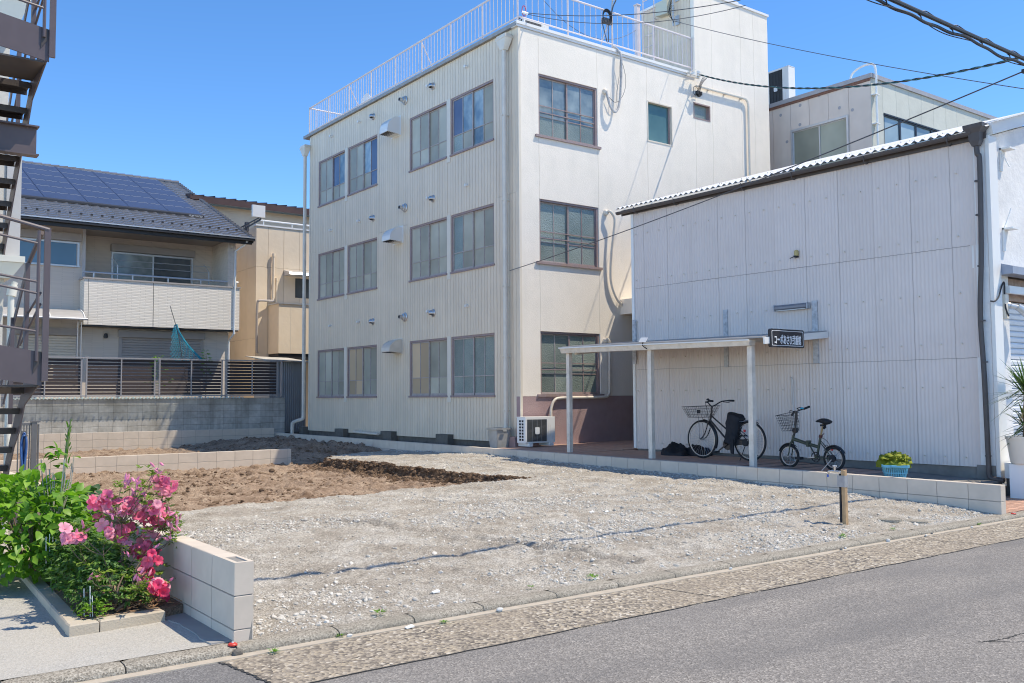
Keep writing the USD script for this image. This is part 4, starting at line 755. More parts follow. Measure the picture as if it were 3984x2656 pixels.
# white rendered front of the workshop at the right
fr_ = thing('rendered_front', 'white rendered gable front with roller shutter at the right edge', 'building')
part('gable_wall', MB().prism([(11.42, 3.30), (24, 3.30), (24, 9.0), (18, 7.15), (11.42, 5.2)], 1.085, 1.35, 'xzy').mesh(), m_plaster, fr_)
part('pillar', MB().box(11.42, 11.98, 1.085, 1.3, 0.0, 3.298), m_plaster, fr_)
part('inner_wall', MB().box(11.98, 24, 1.32, 1.4, 0.0, 3.29), m_groove, fr_)
part('barge_board', MB().bar([11.45, 1.03, 5.315], [19.0, 1.03, 7.6], 0.1, 0.17), m_white, fr_)
part('barge_board', MB().bar([11.45, 0.98, 5.42], [19.0, 0.98, 7.705], 0.16, 0.015), m_white, fr_)
cp = MB().box(11.64, 24, 0.35, 1.08, 3.22, 3.32).hexa([[11.64, 0.3, 3.14], [24, 0.3, 3.14], [24, 0.35, 3.14], [11.64, 0.35, 3.14]], [[11.64, 0.3, 3.31], [24, 0.3, 3.31], [24, 0.35, 3.34], [11.64, 0.35, 3.34]])
m_steelblue = M('grey_blue_steel', (0.30, 0.33, 0.40), 0.45, 0.08, 5, dirt=(0.24, 0.22, 0.22), ds=4, damt=0.3)
part('shop_canopy', MB().hexa([[11.66, 0.86, 3.19], [24, 0.86, 3.19], [24, 1.083, 3.19], [11.66, 1.083, 3.19]], [[11.66, 0.86, 3.30], [24, 0.86, 3.30], [24, 1.083, 3.37], [11.66, 1.083, 3.37]]), m_steelblue, fr_)
m_shut = M('shutter_steel', (0.72, 0.72, 0.73), 0.45, 0.05, 5)
for i in range(31):
    z = 0.12 + i * 0.088; part('shutter_slat', MB().prism([(1.29, z), (1.262, z + 0.012), (1.258, z + 0.06), (1.27, z + 0.082), (1.30, z + 0.085), (1.30, z)], 11.99, 15, 'yzx'), m_shut, fr_)
part('shutter_box', MB().box(11.985, 15, 1.2, 1.31, 2.86, 3.19), M('brick_tile_band', (0.42, 0.32, 0.27), 0.8, 0.3, 9), fr_)
part('signboard_beam', MB().bar([11.82, 1.02, 2.98], [16, 1.02, 3.0], 0.06, 0.11), m_white, fr_)
part('junction_box', MB().box(11.70, 11.80, 1.0, 1.083, 2.55, 2.9), m_trim, fr_)
part('conduit', MB().tube(bez([[11.30, 1.02, 2.78], [11.38, 1.0, 2.78], [11.48, 0.99, 2.85], [11.58, 1.0, 2.98], [11.72, 1.02, 3.08], [11.74, 1.03, 2.9], [11.70, 1.0, 2.7], [11.74, 0.98, 2.58]], 6), 0.012, 6), m_cable, fr_)
sl_ = part('spot_lamp', MB().cyl([11.82, 1.0, 2.74], [11.95, 0.95, 2.72], 0.035, 10).cyl([11.94, 0.95, 2.73], [12.12, 0.85, 2.6], 0.05, 12, 0.075).cyl([11.80, 1.04, 2.75], [11.83, 1.0, 2.74], 0.05, 10), m_alu, fr_, smooth=40)
for z0, k in ((4.98, 1), (3.78, 0)):
    mb = MB(); mb.box(11.86, 12.05, 0.93, 1.083, z0 + 0.1, z0 + 0.125); mb.bar([11.87, 1.07, z0 + 0.09], [11.87, 0.95, z0 + 0.1 - (0.28 if k else -0.3)], 0.012, 0.012); mb.box(11.86, 11.9, 1.06, 1.083, z0 - 0.22, z0 + 0.13)
    part('awning_bracket', mb, m_white, fr_)

# ---------------------------------------------------------------- bicycle shelter
m_cream = M('cream_painted_steel', (0.72, 0.645, 0.55), 0.45, 0.06, 6, dirt=(0.40, 0.33, 0.25), ds=5, damt=0.4)
m_polyc = M('grey_roof_panel', (0.30, 0.29, 0.28), 0.5, 0.1, 5)
sh = thing('bicycle_shelter', 'lean-to bicycle shelter with three cream posts and a gutter', 'shelter')
for y, zt in ((8.49, 2.30), (6.25, 2.275), (4.03, 2.23)): part('post', MB().box(9.66, 9.74, y - 0.045, y + 0.045, 0.25, zt), m_cream, sh)
part('gutter', MB().hexa([[9.60, 3.97, 2.235], [9.73, 3.97, 2.235], [9.73, 8.61, 2.30], [9.60, 8.61, 2.30]], [[9.56, 3.96, 2.325], [9.73, 3.96, 2.325], [9.73, 8.63, 2.405], [9.56, 8.63, 2.405]]), m_cream, sh)
part('gutter_lip', MB().bar([9.553, 3.955, 2.322], [9.553, 8.635, 2.402], 0.022, 0.022), m_white, sh)
part('roof_panel', MB().hexa([[9.62, 3.74, 2.345], [11.3, 3.74, 2.50], [11.18, 8.6, 2.55], [9.62, 8.6, 2.415]], [[9.62, 3.74, 2.365], [11.3, 3.74, 2.52], [11.18, 8.6, 2.57], [9.62, 8.6, 2.435]]), m_polyc, sh)
part('fascia', MB().bar([9.64, 3.725, 2.30], [11.3, 3.725, 2.45], 0.03, 0.105), m_white, sh)
for y in (4.4, 6.25, 8.3): part('rafter', MB().bar([9.7, y, 2.30], [11.25, y, 2.46], 0.05, 0.08), m_cream, sh)
part('wall_plate', MB().bar([11.25, 3.76, 2.46], [11.14, 8.55, 2.50], 0.04, 0.09), m_cream, sh)
sl = thing('solar_lamp', 'small white solar light clipped to the shelter gutter', 'lamp', (9.56, 6.29, 2.40))
part('panel', MB().hexa([[-0.03, -0.085, 0.0], [-0.02, -0.085, 0.0], [-0.02, 0.085, 0.01], [-0.03, 0.085, 0.01]], [[0.03, -0.085, 0.085], [0.04, -0.085, 0.085], [0.04, 0.085, 0.09], [0.03, 0.085, 0.09]]), m_white, sl)
part('clip', MB().tube(bez([[0, 0, 0.03], [-0.02, -0.01, -0.02], [0.0, 0.02, -0.04], [-0.03, -0.03, -0.07], [0.0, -0.09, -0.12]], 5), 0.009, 6), m_black, sl)

# name board
GL_ = [[[[(16,18),(88,20),(88,69),(19,69),(18,85),(104,85),(105,-2),(103,-4),(90,-4),(87,3),(17,3)]]],[[[(9,39),(10,55),(109,55),(111,53),(111,40),(108,37),(12,37)]]],[[[(8,74),(10,76),(52,75),(52,96),(68,95),(67,75),(88,75),(82,86),(82,93),(84,98),(93,105),(106,104),(111,100),(114,94),(114,84),(108,76),(108,60),(67,60),(67,-1),(63,-6),(58,-8),(35,-7),(33,1),(34,8),(50,7),(52,8),(52,60),(9,60)],[(95,86),(100,85),(103,87),(102,93),(97,94),(94,92)]],[[(78,42),(79,47),(86,51),(91,51),(112,20),(112,15),(99,9),(87,31)]],[[(4,16),(20,36),(28,51),(33,51),(41,47),(42,44),(35,31),(18,9),(15,8),(11,10)]]],[[[(10,11),(10,21),(16,36),(24,46),(40,56),(41,63),(41,70),(16,71),(14,78),(15,85),(43,84),(45,99),(59,98),(58,85),(78,86),(91,89),(99,88),(98,75),(82,72),(90,69),(89,61),(105,51),(111,39),(112,29),(109,16),(97,1),(86,-5),(68,-9),(61,1),(53,-2),(48,-2),(45,2),(34,-2),(19,-1),(13,4)],[(59,13),(62,5),(78,8),(87,13),(93,19),(96,26),(96,36),(88,47),(83,48),(72,26)],[(55,62),(74,64),(75,72),(55,70)],[(54,47),(56,30),(65,41),(68,50),(63,50)],[(25,19),(27,13),(32,13),(42,17),(40,39),(37,39),(29,30)]]],[[[(16,66),(16,78),(19,80),(31,78),(62,78),(57,93),(57,97),(61,99),(71,100),(73,98),(77,80),(88,81),(100,85),(104,85),(106,81),(105,70),(84,65),(89,52),(100,38),(100,34),(94,27),(61,31),(61,42),(63,44),(77,44),(68,63),(27,63),(18,64)]],[[(19,17),(20,29),(25,42),(36,42),(40,40),(40,36),(36,30),(35,18),(40,11),(55,7),(93,10),(94,-2),(93,-5),(90,-6),(74,-8),(51,-8),(40,-6),(31,-2),(24,4)]]],[[[(12,70),(10,84),(12,86),(33,87),(55,92),(59,92),(61,89),(63,79),(55,76),(46,67),(35,48),(32,38),(32,17),(41,8),(62,8),(74,18),(77,24),(81,43),(80,69),(76,83),(76,89),(78,90),(84,92),(91,91),(97,66),(106,50),(116,40),(116,36),(109,27),(105,27),(94,40),(90,16),(83,4),(75,-3),(58,-9),(36,-7),(28,-3),(21,4),(17,12),(15,24),(20,50),(32,72)]]],[[[(3,71),(5,73),(66,73),(65,103),(79,104),(82,96),(91,103),(94,102),(114,83),(114,79),(108,74),(117,72),(117,59),(83,58),(85,39),(91,16),(98,4),(103,3),(105,24),(107,26),(119,19),(118,5),(114,-7),(109,-12),(97,-13),(89,-9),(82,-1),(73,21),(67,58),(4,58)],[(82,93),(81,73),(102,73),(94,84)]],[[(7,-9),(4,4),(7,6),(58,16),(65,16),(66,14),(66,3),(62,1),(14,-9)]],[[(10,46),(61,47),(62,34),(11,33)]],[[(10,95),(61,96),(62,84),(60,82),(12,82),(10,84)]]],[[[(1,35),(2,39),(26,49),(35,56),(34,57),(6,57),(4,59),(4,69),(6,71),(28,72),(22,82),(13,83),(11,90),(12,95),(63,98),(92,103),(98,103),(105,95),(103,90),(98,90),(100,84),(92,71),(114,71),(116,69),(116,59),(114,57),(85,56),(99,47),(119,40),(119,36),(111,27),(102,30),(101,-12),(89,-12),(86,-8),(35,-8),(34,-12),(22,-13),(20,-12),(20,30),(8,27)],[(67,6),(86,5),(87,9),(68,10)],[(68,27),(68,22),(87,23),(86,27)],[(83,87),(67,84),(67,71),(75,71)],[(68,51),(67,40),(81,40),(81,42)],[(34,6),(51,5),(52,9),(35,10)],[(35,23),(51,22),(52,26),(35,27)],[(39,41),(52,40),(52,50),(47,48)],[(40,83),(45,71),(52,71),(52,84)]]],[[[(0,75),(3,80),(9,83),(21,95),(27,105),(37,103),(39,100),(38,96),(51,86),(55,91),(77,91),(74,100),(81,105),(86,105),(92,91),(114,90),(115,68),(113,65),(106,65),(105,36),(73,35),(74,32),(110,31),(110,-11),(98,-12),(96,-7),(74,-7),(72,-12),(60,-12),(60,64),(53,66),(52,26),(50,23),(44,22),(54,2),(54,-3),(47,-7),(43,-7),(40,1),(37,2),(9,-11),(4,-1),(4,2),(9,7),(9,64),(4,66)],[(65,73),(100,72),(102,76),(66,77)],[(73,8),(97,7),(97,18),(73,18)],[(73,50),(92,49),(92,59),(73,59)],[(36,80),(38,70),(45,70),(44,74)],[(23,37),(37,36),(38,39),(24,40)],[(23,54),(37,53),(38,56),(24,57)],[(23,12),(27,11),(33,14),(31,23),(23,23)],[(17,71),(23,70),(24,71),(21,75)]]]]
sg = thing('name_board', 'dark name board with white Japanese lettering at the end of the shelter roof', 'sign', (9.765, 3.69, 2.204))
Wd, Hd = 0.85, 0.29
rb = sbox(0.03, 0.03, Wd - 0.03, Hd - 0.03).buffer(0.03, quad_segs=3)
part('panel', MB().prism(rb, 0, 0.05, 'xzy'), M('sign_black', (0.028, 0.027, 0.03), 0.35, 0.1, 9), sg)
r1 = sbox(0.045, 0.045, Wd - 0.045, Hd - 0.045).buffer(0.02, quad_segs=3); m_letter = M('sign_white', (0.8, 0.8, 0.8), 0.4, 0.02, 9)
bo = MB(); co = list(r1.exterior.coords); ci = list(r1.buffer(-0.0085).exterior.coords); cn = list(shapely.remove_repeated_points(r1.exterior).coords)
oc = np.array(cn[:-1]); cen = np.array([Wd / 2, Hd / 2]); inn = oc - np.sign(oc - cen) * 0.0085
for k in range(len(oc)):
    a, b, c, d = oc[k], oc[(k + 1) % len(oc)], inn[(k + 1) % len(oc)], inn[k]
    bo.add([[a[0], -0.0025, a[1]], [b[0], -0.0025, b[1]], [c[0], -0.0025, c[1]], [d[0], -0.0025, d[1]]], [[0, 1, 2], [0, 2, 3]])
    bo.add([[a[0], -0.0005, a[1]], [b[0], -0.0005, b[1]], [c[0], -0.0005, c[1]], [d[0], -0.0005, d[1]]], [[0, 2, 1], [0, 3, 2]])
part('border_line', bo, m_letter, sg)
kx, kz = 0.000635, 0.00129
for i, polys in enumerate(GL_):
    mb = MB()
    for rings in polys:
        sc = lambda rg: [(0.082 + i * 0.0765 + u * kx, 0.062 + v * kz * 1.02) for u, v in rg]
        pg = Polygon(sc(rings[0]), [sc(q) for q in rings[1:]]).buffer(0)
        mb.prism(pg, -0.003, -0.0005, 'xzy')
    part('character', mb, m_letter, sg)

# ---------------------------------------------------------------- bicycles
m_spoke = M('spoke_steel', (0.6, 0.6, 0.6), 0.3, 0.05, 9, metal=0.9)
m_frameb = M('black_enamel', (0.022, 0.022, 0.024), 0.3, 0.1, 12, coat=0.3)
m_olive = M('olive_enamel', (0.05, 0.058, 0.038), 0.35, 0.1, 12, coat=0.3)
m_red = M('red_reflector', (0.5, 0.02, 0.03), 0.3, 0.05, 9)
m_cloth = M('black_cloth', (0.016, 0.016, 0.02), 0.85, 0.35, 9, bump=0.5, bs=26, bdist=0.02)
m_teala = M('blue_grip_light', (0.02, 0.30, 0.42), 0.3, 0.1, 20)
m_post = M('brass_seat_post', (0.35, 0.24, 0.12), 0.4, 0.1, 9, metal=0.5)
def torus(c, R_, r, n=40, k=8, x_sq=1.0):
    th = np.arange(n) / n * 2 * np.pi; ph = np.arange(k) / k * 2 * np.pi; T, Pp = np.meshgrid(th, ph, indexing='ij')
    v = np.c_[(c[0] + r * x_sq * np.sin(Pp)).ravel(), (c[1] + (R_ + r * np.cos(Pp)) * np.cos(T)).ravel(), (c[2] + (R_ + r * np.cos(Pp)) * np.sin(T)).ravel()]; F = []
    for i in range(n):
        for j in range(k): F.append([i * k + j, ((i + 1) % n) * k + j, ((i + 1) % n) * k + (j + 1) % k, i * k + (j + 1) % k])
    return v, np.array(F)
def wheel(t, c, R_, tr, nsp, rimr=0.0):
    w = part('wheel', MB().add(*torus(c, R_ - tr, tr, 48, 8)), m_rubber, t, smooth=60)
    part('rim', MB().add(*torus(c, R_ - 2 * tr - 0.004, 0.009, 48, 6, 1.2)), m_spoke, w, smooth=60)
    sp = MB(); rr_ = R_ - 2 * tr - 0.01
    for i in range(nsp):
        a = 2 * np.pi * i / nsp; s_ = 0.022 if i % 2 else -0.022; b = a + (0.35 if i % 4 < 2 else -0.35)
        sp.tube([[c[0] + s_, c[1] + 0.018 * math.cos(b), c[2] + 0.018 * math.sin(b)], [c[0], c[1] + rr_ * math.cos(a), c[2] + rr_ * math.sin(a)]], 0.0016, 4, cap=False)
    part('spokes', sp, m_spoke, w, kind='stuff'); part('hub', MB().cyl([c[0] - 0.045, c[1], c[2]], [c[0] + 0.045, c[1], c[2]], 0.018, 10), m_spoke, w)
    return w
def fender(t, c, R_, a0, a1, wd, mat):
    th = np.radians(np.linspace(a0, a1, 18)); V = []
    for a in th:
        for k, (dx, dr) in enumerate(((-wd, -0.012), (-wd * 0.6, 0.004), (0, 0.009), (wd * 0.6, 0.004), (wd, -0.012))): V.append([c[0] + dx, c[1] + (R_ + dr) * math.cos(a), c[2] + (R_ + dr) * math.sin(a)])
    V = np.array(V); F = []
    for i in range(17):
        for j in range(4): F.append([i * 5 + j, i * 5 + j + 1, (i + 1) * 5 + j + 1, (i + 1) * 5 + j])
    V2 = np.vstack([V, V + (V - np.array(c)) * -0.008]); F = np.array(F); part('mudguard', MB().add(V2, np.vstack([F, F[:, ::-1] + len(V)])), mat, t, smooth=60)
def wire_basket(t, pts_top, pts_bot, nv, nh, r, mat, back=True):
    pt, pb = np.array(pts_top, float), np.array(pts_bot, float); mb = MB(); n = len(pt)
    for k in range(nh + 1):
        f_ = k / nh; ring = pb + (pt - pb) * f_; mb.tube(np.vstack([ring, ring[:1]]), r * (1.9 if k == nh else 1.0), 5)
    for i in range(n):
        for s_ in range(nv):
            f_ = s_ / nv; a = pb[i] * (1 - f_) + pb[(i + 1) % n] * f_; b = pt[i] * (1 - f_) + pt[(i + 1) % n] * f_; mb.tube([a, b], r, 4, cap=False)
    for s_ in range(1, nv + 2):
        f_ = s_ / (nv + 2); mb.tube([pb[0] * (1 - f_) + pb[1] * f_, pb[3 % n] * (1 - f_) + pb[2] * f_], r, 4, cap=False)
    return part('basket', mb, mat, t)
b1 = thing('bicycle', 'black city bicycle with wire basket and a cover over its saddle', 'bicycle', (10.35, 0, 0)); X0 = 0.0
fh, rh, BB = (0, 5.66, 0.685), (0, 4.61, 0.685), (0, 5.045, 0.625)
wheel(b1, fh, 0.335, 0.019, 32); wheel(b1, rh, 0.335, 0.019, 32)
fm = MB(); hd0, hd1 = np.array([0, 5.475, 1.0]), np.array([0, 5.437, 1.13])
fm.tube([hd0, hd1], 0.02, 10); fm.tube([[0, 5.465, 1.02], [0, 5.05, 0.64]], 0.017, 10); fm.tube([[0, 5.445, 1.10], [0, 4.97, 0.78]], 0.014, 10); st_ = np.array([0, 4.93, 1.02]); fm.tube([BB, st_], 0.016, 10)
for s_ in (-1, 1):
    fm.tube([[0.02 * s_, 5.03, 0.625], [0.06 * s_, 4.61, 0.685]], 0.010, 8); fm.tube([[0.018 * s_, 4.95, 0.95], [0.06 * s_, 4.61, 0.69]], 0.008, 8)
fm.cyl([-0.035, BB[1], BB[2]], [0.035, BB[1], BB[2]], 0.024, 12)
part('frame', fm, m_frameb, b1, smooth=50)
fk = MB().cyl([-0.045, 5.478, 0.99], [0.045, 5.478, 0.99], 0.016, 8)
for s_ in (-1, 1): fk.tube(bez([[0.045 * s_, 5.478, 0.99], [0.048 * s_, 5.52, 0.86], [0.05 * s_, 5.58, 0.75], [0.05 * s_, 5.66, 0.685]], 5), 0.010, 8)
part('fork', fk, m_frameb, b1, smooth=50)
part('handlebar', MB().tube(bez([[-0.27, 5.19, 1.355], [-0.25, 5.25, 1.36], [-0.18, 5.36, 1.345], [-0.06, 5.405, 1.28], [0, 5.42, 1.265], [0.06, 5.405, 1.28], [0.18, 5.36, 1.345], [0.25, 5.25, 1.36], [0.27, 5.19, 1.355]], 5), 0.012, 8).tube([hd1, [0, 5.42, 1.27]], 0.014, 8), m_frameb, b1, smooth=50)
for s_ in (-1, 1): part('grip', MB().cyl([0.262 * s_, 5.27, 1.36], [0.273 * s_, 5.16, 1.355], 0.018, 10), m_rubber, b1)
part('bell', MB().lathe([(0, 0), (0.03, 0.0), (0.03, 0.012), (0.018, 0.028), (0, 0.032)], 12, (-0.2, 5.335, 1.37)), m_frameb, b1, smooth=50)
bl = MB()
for s_ in (-1, 1): bl.tube(bez([[0.2 * s_, 5.34, 1.34], [0.24 * s_, 5.36, 1.335], [0.27 * s_, 5.26, 1.325]], 5), 0.006, 6)
bl.tube(bez([[-0.15, 5.36, 1.34], [-0.08, 5.5, 1.34], [-0.02, 5.52, 1.2], [0.0, 5.5, 1.0]], 5), 0.004, 5); part('brake_levers', bl, m_black, b1)
wire_basket(b1, [[-0.19, 5.955, 1.255], [0.19, 5.955, 1.255], [0.19, 5.40, 1.275], [-0.19, 5.40, 1.275]], [[-0.12, 5.87, 1.065], [0.12, 5.87, 1.065], [0.12, 5.50, 1.07], [-0.12, 5.50, 1.07]], 11, 4, 0.0022, m_black)
part('basket_badge', MB().box(-0.165, -0.155, 5.55, 5.62, 1.14, 1.2), m_black, b1)
part('basket_stay', MB().tube([[0.05, 5.69, 1.065], [0.05, 5.67, 0.69]], 0.004, 5).tube([[-0.05, 5.69, 1.065], [-0.05, 5.67, 0.69]], 0.004, 5), m_frameb, b1)
fender(b1, fh, 0.348, 98, 205, 0.03, m_frameb); fender(b1, rh, 0.348, -5 + 180 - 187, 120, 0.03, m_frameb)
part('chain_guard', MB().prism(shapely.union_all([shapely.LineString([(5.05, 0.625), (4.6, 0.685)]).buffer(0.045), shapely.Point(5.05, 0.62).buffer(0.10)]), -0.05, -0.035, 'yzx'), m_frameb, b1)
cr = MB(); cr.bar([-0.07, 5.045, 0.625], [-0.07, 5.23, 0.50], 0.014, 0.022); cr.bar([0.07, 5.045, 0.625], [0.07, 4.86, 0.75], 0.014, 0.022); part('crank', cr, m_frameb, b1)
for s_, y, z in ((-1, 5.25, 0.485), (1, 4.84, 0.765)): part('pedal', MB().box(0.07 * s_, 0.17 * s_, y - 0.045, y + 0.045, z - 0.014, z + 0.014), m_black, b1)
part('kickstand', MB().tube([[-0.06, 4.64, 0.66], [-0.12, 4.735, 0.355]], 0.008, 6), m_black, b1)
part('dynamo_lock', MB().cyl([-0.04, 4.66, 0.66], [-0.075, 4.66, 0.66], 0.06, 14).box(-0.06, -0.03, 4.68, 4.8, 0.69, 0.715), m_black, b1)
part('reflector', MB().cyl([-0.03, 4.69, 0.855], [-0.045, 4.69, 0.855], 0.022, 12), m_red, b1)
sd = part('saddle', MB().box(-0.08, 0.08, 4.76, 4.98, 1.03, 1.07), m_black, b1)
rk = MB()
for s_ in (-0.06, 0.06): rk.tube([[s_, 4.85, 1.0], [s_, 4.45, 1.04], [s_, 4.45, 1.035]], 0.005, 6).tube([[s_, 4.5, 1.035], [s_, 4.61, 0.69]], 0.005, 6)
part('rack', rk, m_spoke, b1)
# black cover hanging over the saddle
def drape(name, label, cat, loc, fn, nu, nv, mat, closed=True):
    t = thing(name, label, cat, loc); U, Vv = np.meshgrid(np.arange(nu) / nu * 2 * np.pi, np.linspace(0, 1, nv)); Pp = fn(U, Vv); v = Pp.reshape(-1, 3); F = []
    for i in range(nv - 1):
        for j in range(nu): k = (j + 1) % nu; F.append([i * nu + j, i * nu + k, (i + 1) * nu + k, (i + 1) * nu + j])
    v = np.vstack([v, v[:nu].mean(0), v[-nu:].mean(0)]); T = [[len(v) - 2, (j + 1) % nu, j] for j in range(nu)] + [[len(v) - 1, (nv - 1) * nu + j, (nv - 1) * nu + (j + 1) % nu] for j in range(nu)]
    F = np.array(F); part('cloth', trimesh.Trimesh(v, np.vstack([F[:, [0, 1, 2]], F[:, [0, 2, 3]], T]), process=False), mat, t, smooth=50); return t
def cover(U, V):
    z = 1.137 - V * 0.50; cy = np.interp(V, [0, 0.1, 0.4, 0.8, 1], [4.895, 4.90, 4.925, 4.965, 4.975]); hw = np.interp(V, [0, 0.03, 0.12, 0.5, 0.8, 1], [0.10, 0.125, 0.14, 0.125, 0.12, 0.115])
    wr = (fbm(np.stack([np.cos(U) * 1.5 + 5, np.sin(U) * 1.5, V * 3.2], -1), 3, 3) - 0.5) * 0.05
    s = np.sign(np.sin(U)) * np.abs(np.sin(U)) ** 0.6; c = np.sign(np.cos(U)) * np.abs(np.cos(U)) ** 0.6
    return np.stack([c * (0.11 + wr), cy + s * (hw + wr), z + 0.03 * np.where(V < 0.1, np.sin(U * 1) , 0) + (V > 0.95) * 0.03 * np.sin(U * 3)], -1)
drape('saddle_cover', 'limp black cover draped over the saddle of the city bicycle', 'cover', (10.33, 0, 0), cover, 40, 22, m_cloth)
tl_ = thing('hanging_strap', 'narrow black strap dangling from the cover down by the rear wheel', 'strap', (10.24, 4.90, 0.46))
part('strap', MB().hexa([[-0.012, -0.03, 0.0], [0.012, -0.03, 0.0], [0.012, 0.03, 0.02], [-0.012, 0.03, 0.02]], [[-0.02, -0.035, 0.26], [0.02, -0.035, 0.26], [0.02, 0.05, 0.26], [-0.02, 0.05, 0.26]]), m_cloth, tl_)
# crumpled black sheet on the path
def heap(cx, cy, rx, ry, h, seed):
    def fn(U, V):
        r = np.sin(V * np.pi / 2); z = h * np.cos(V * np.pi / 2) ** 0.8
        nn = fbm(np.stack([r * np.cos(U) * 2.2 + 3, r * np.sin(U) * 2.2, V * 0 + seed], -1), 4, seed) - 0.45
        return np.stack([cx + rx * r * np.cos(U) * (1 + nn * 0.6), cy + ry * r * np.sin(U) * (1 + nn * 0.6), np.maximum(z * (1 + nn * 1.6), 0) + 0.006], -1)
    return fn
drape('crumpled_sheet', 'crumpled black sheet lying on the path behind the front wheel', 'sheet', (10.7, 6.62, 0.342), heap(0, 0, 0.22, 0.30, 0.17, 7), 48, 18, m_cloth)
drape('crumpled_bag', 'smaller black bag slumped against the wall beside the black sheet', 'bag', (10.92, 6.25, 0.342), heap(0, 0, 0.2, 0.26, 0.15, 12), 40, 16, m_cloth)

b2 = thing('bicycle', 'small olive folding bicycle with wire basket and black saddle', 'bicycle', (10.47, 0, 0))
fh, rh, BB = (0, 3.92, 0.467), (0, 3.092, 0.462), (0, 3.405, 0.475)
wheel(b2, fh, 0.192, 0.022, 20); wheel(b2, rh, 0.192, 0.022, 20)
fm = MB(); fm.tube([[0, 3.86, 0.70], [0, 3.83, 0.80]], 0.022, 10); fm.tube([[0, 3.84, 0.745], [0, 3.56, 0.675]], 0.028, 10); fm.tube([[0, 3.56, 0.675], [0, 3.37, 0.635]], 0.026, 10); fm.tube([[0, 3.40, 0.475], [0, 3.325, 0.80]], 0.02, 10)
fm.box(-0.035, 0.035, 3.53, 3.575, 0.63, 0.73); fm.tube([[0, 3.52, 0.64], [0, 3.42, 0.48]], 0.012, 8)
for s_ in (-1, 1):
    fm.tube([[0.02 * s_, 3.40, 0.475], [0.05 * s_, 3.092, 0.462]], 0.009, 8); fm.tube([[0.02 * s_, 3.34, 0.73], [0.05 * s_, 3.092, 0.465]], 0.008, 8)
fm.cyl([-0.035, BB[1], BB[2]], [0.035, BB[1], BB[2]], 0.022, 12); part('frame', fm, m_olive, b2, smooth=50)
fk = MB().cyl([-0.04, 3.865, 0.69], [0.04, 3.865, 0.69], 0.014, 8)
for s_ in (-1, 1): fk.tube(bez([[0.04 * s_, 3.865, 0.69], [0.042 * s_, 3.885, 0.58], [0.045 * s_, 3.90, 0.51], [0.045 * s_, 3.92, 0.467]], 4), 0.010, 8)
part('fork', fk, m_olive, b2, smooth=50)
part('stem', MB().tube([[0, 3.83, 0.79], [0, 3.795, 0.88], [0, 3.765, 1.18]], 0.018, 10).box(-0.03, 0.03, 3.76, 3.83, 0.85, 0.92), m_frameb, b2, smooth=50)
part('handlebar', MB().tube(bez([[-0.25, 3.66, 1.14], [-0.1, 3.72, 1.19], [0, 3.765, 1.185], [0.1, 3.76, 1.21], [0.25, 3.72, 1.25]], 5), 0.012, 8), m_frameb, b2, smooth=50)
part('grip', MB().cyl([-0.15, 3.70, 1.18], [-0.27, 3.65, 1.135], 0.018, 10), m_rubber, b2); part('grip', MB().cyl([0.16, 3.74, 1.225], [0.27, 3.71, 1.26], 0.018, 10), m_rubber, b2)
part('bell', MB().lathe([(0, 0), (0.03, 0.0), (0.032, 0.02), (0.0, 0.03)], 12, (0.13, 3.75, 1.225)), m_teala, b2, smooth=50)
part('brake_levers', MB().tube(bez([[0.1, 3.77, 1.21], [0.12, 3.84, 1.23], [0.2, 3.83, 1.25]], 4), 0.007, 6).tube(bez([[-0.1, 3.74, 1.19], [-0.13, 3.79, 1.2], [-0.2, 3.74, 1.17]], 4), 0.007, 6).tube(bez([[0, 3.8, 1.19], [0, 3.72, 1.0], [0, 3.75, 0.86], [0, 3.84, 0.84]], 5), 0.005, 5), m_black, b2)
wire_basket(b2, [[-0.15, 4.06, 1.115], [0.15, 4.06, 1.115], [0.15, 3.82, 1.165], [-0.15, 3.82, 1.165]], [[-0.11, 3.97, 0.87], [0.11, 3.97, 0.87], [0.11, 3.80, 0.875], [-0.11, 3.80, 0.875]], 6, 6, 0.0022, m_black)
sdl = trimesh.creation.icosphere(3, 1.0); v = sdl.vertices.copy(); t_ = v[:, 1]
v = np.c_[v[:, 0] * np.interp(t_, [-1, -0.4, 0.4, 1], [0.10, 0.095, 0.05, 0.03]), 3.265 + v[:, 1] * 0.145, 1.045 + np.where(v[:, 2] > 0, v[:, 2] * 0.028, v[:, 2] * np.interp(t_, [-1, -0.3, 0.6, 1], [0.05, 0.075, 0.03, 0.02])) + 0.012 * np.cos(t_ * 3)]
part('saddle', trimesh.Trimesh(v, sdl.faces, process=False), m_black, b2, smooth=True)
part('seat_post', MB().cyl([0, 3.325, 0.79], [0, 3.275, 1.0], 0.015, 10), m_post, b2); part('seat_clamp', MB().cyl([0, 3.33, 0.78], [0, 3.318, 0.82], 0.03, 10).cyl([-0.02, 3.31, 0.8], [-0.06, 3.22, 0.85], 0.006, 6), M('dull_red', (0.10, 0.03, 0.025), 0.5), b2)
part('saddle_clamp', MB().box(-0.03, 0.03, 3.24, 3.31, 0.96, 0.99).cyl([-0.02, 3.25, 0.93], [0.02, 3.25, 0.95], 0.02, 8), m_black, b2)
fender(b2, fh, 0.205, 20, 130, 0.028, m_frameb); fender(b2, rh, 0.207, 35, 155, 0.03, m_frameb)
ch = MB().add(*torus((-0.03, 3.405, 0.475), 0.075, 0.009, 28, 6)).add(*torus((-0.02, 3.405, 0.475), 0.035, 0.007, 20, 6)); 
for k in range(5): ch.bar([-0.03, 3.405, 0.475], [-0.03, 3.405 + 0.07 * math.cos(k * 1.257), 0.475 + 0.07 * math.sin(k * 1.257)], 0.006, 0.012)
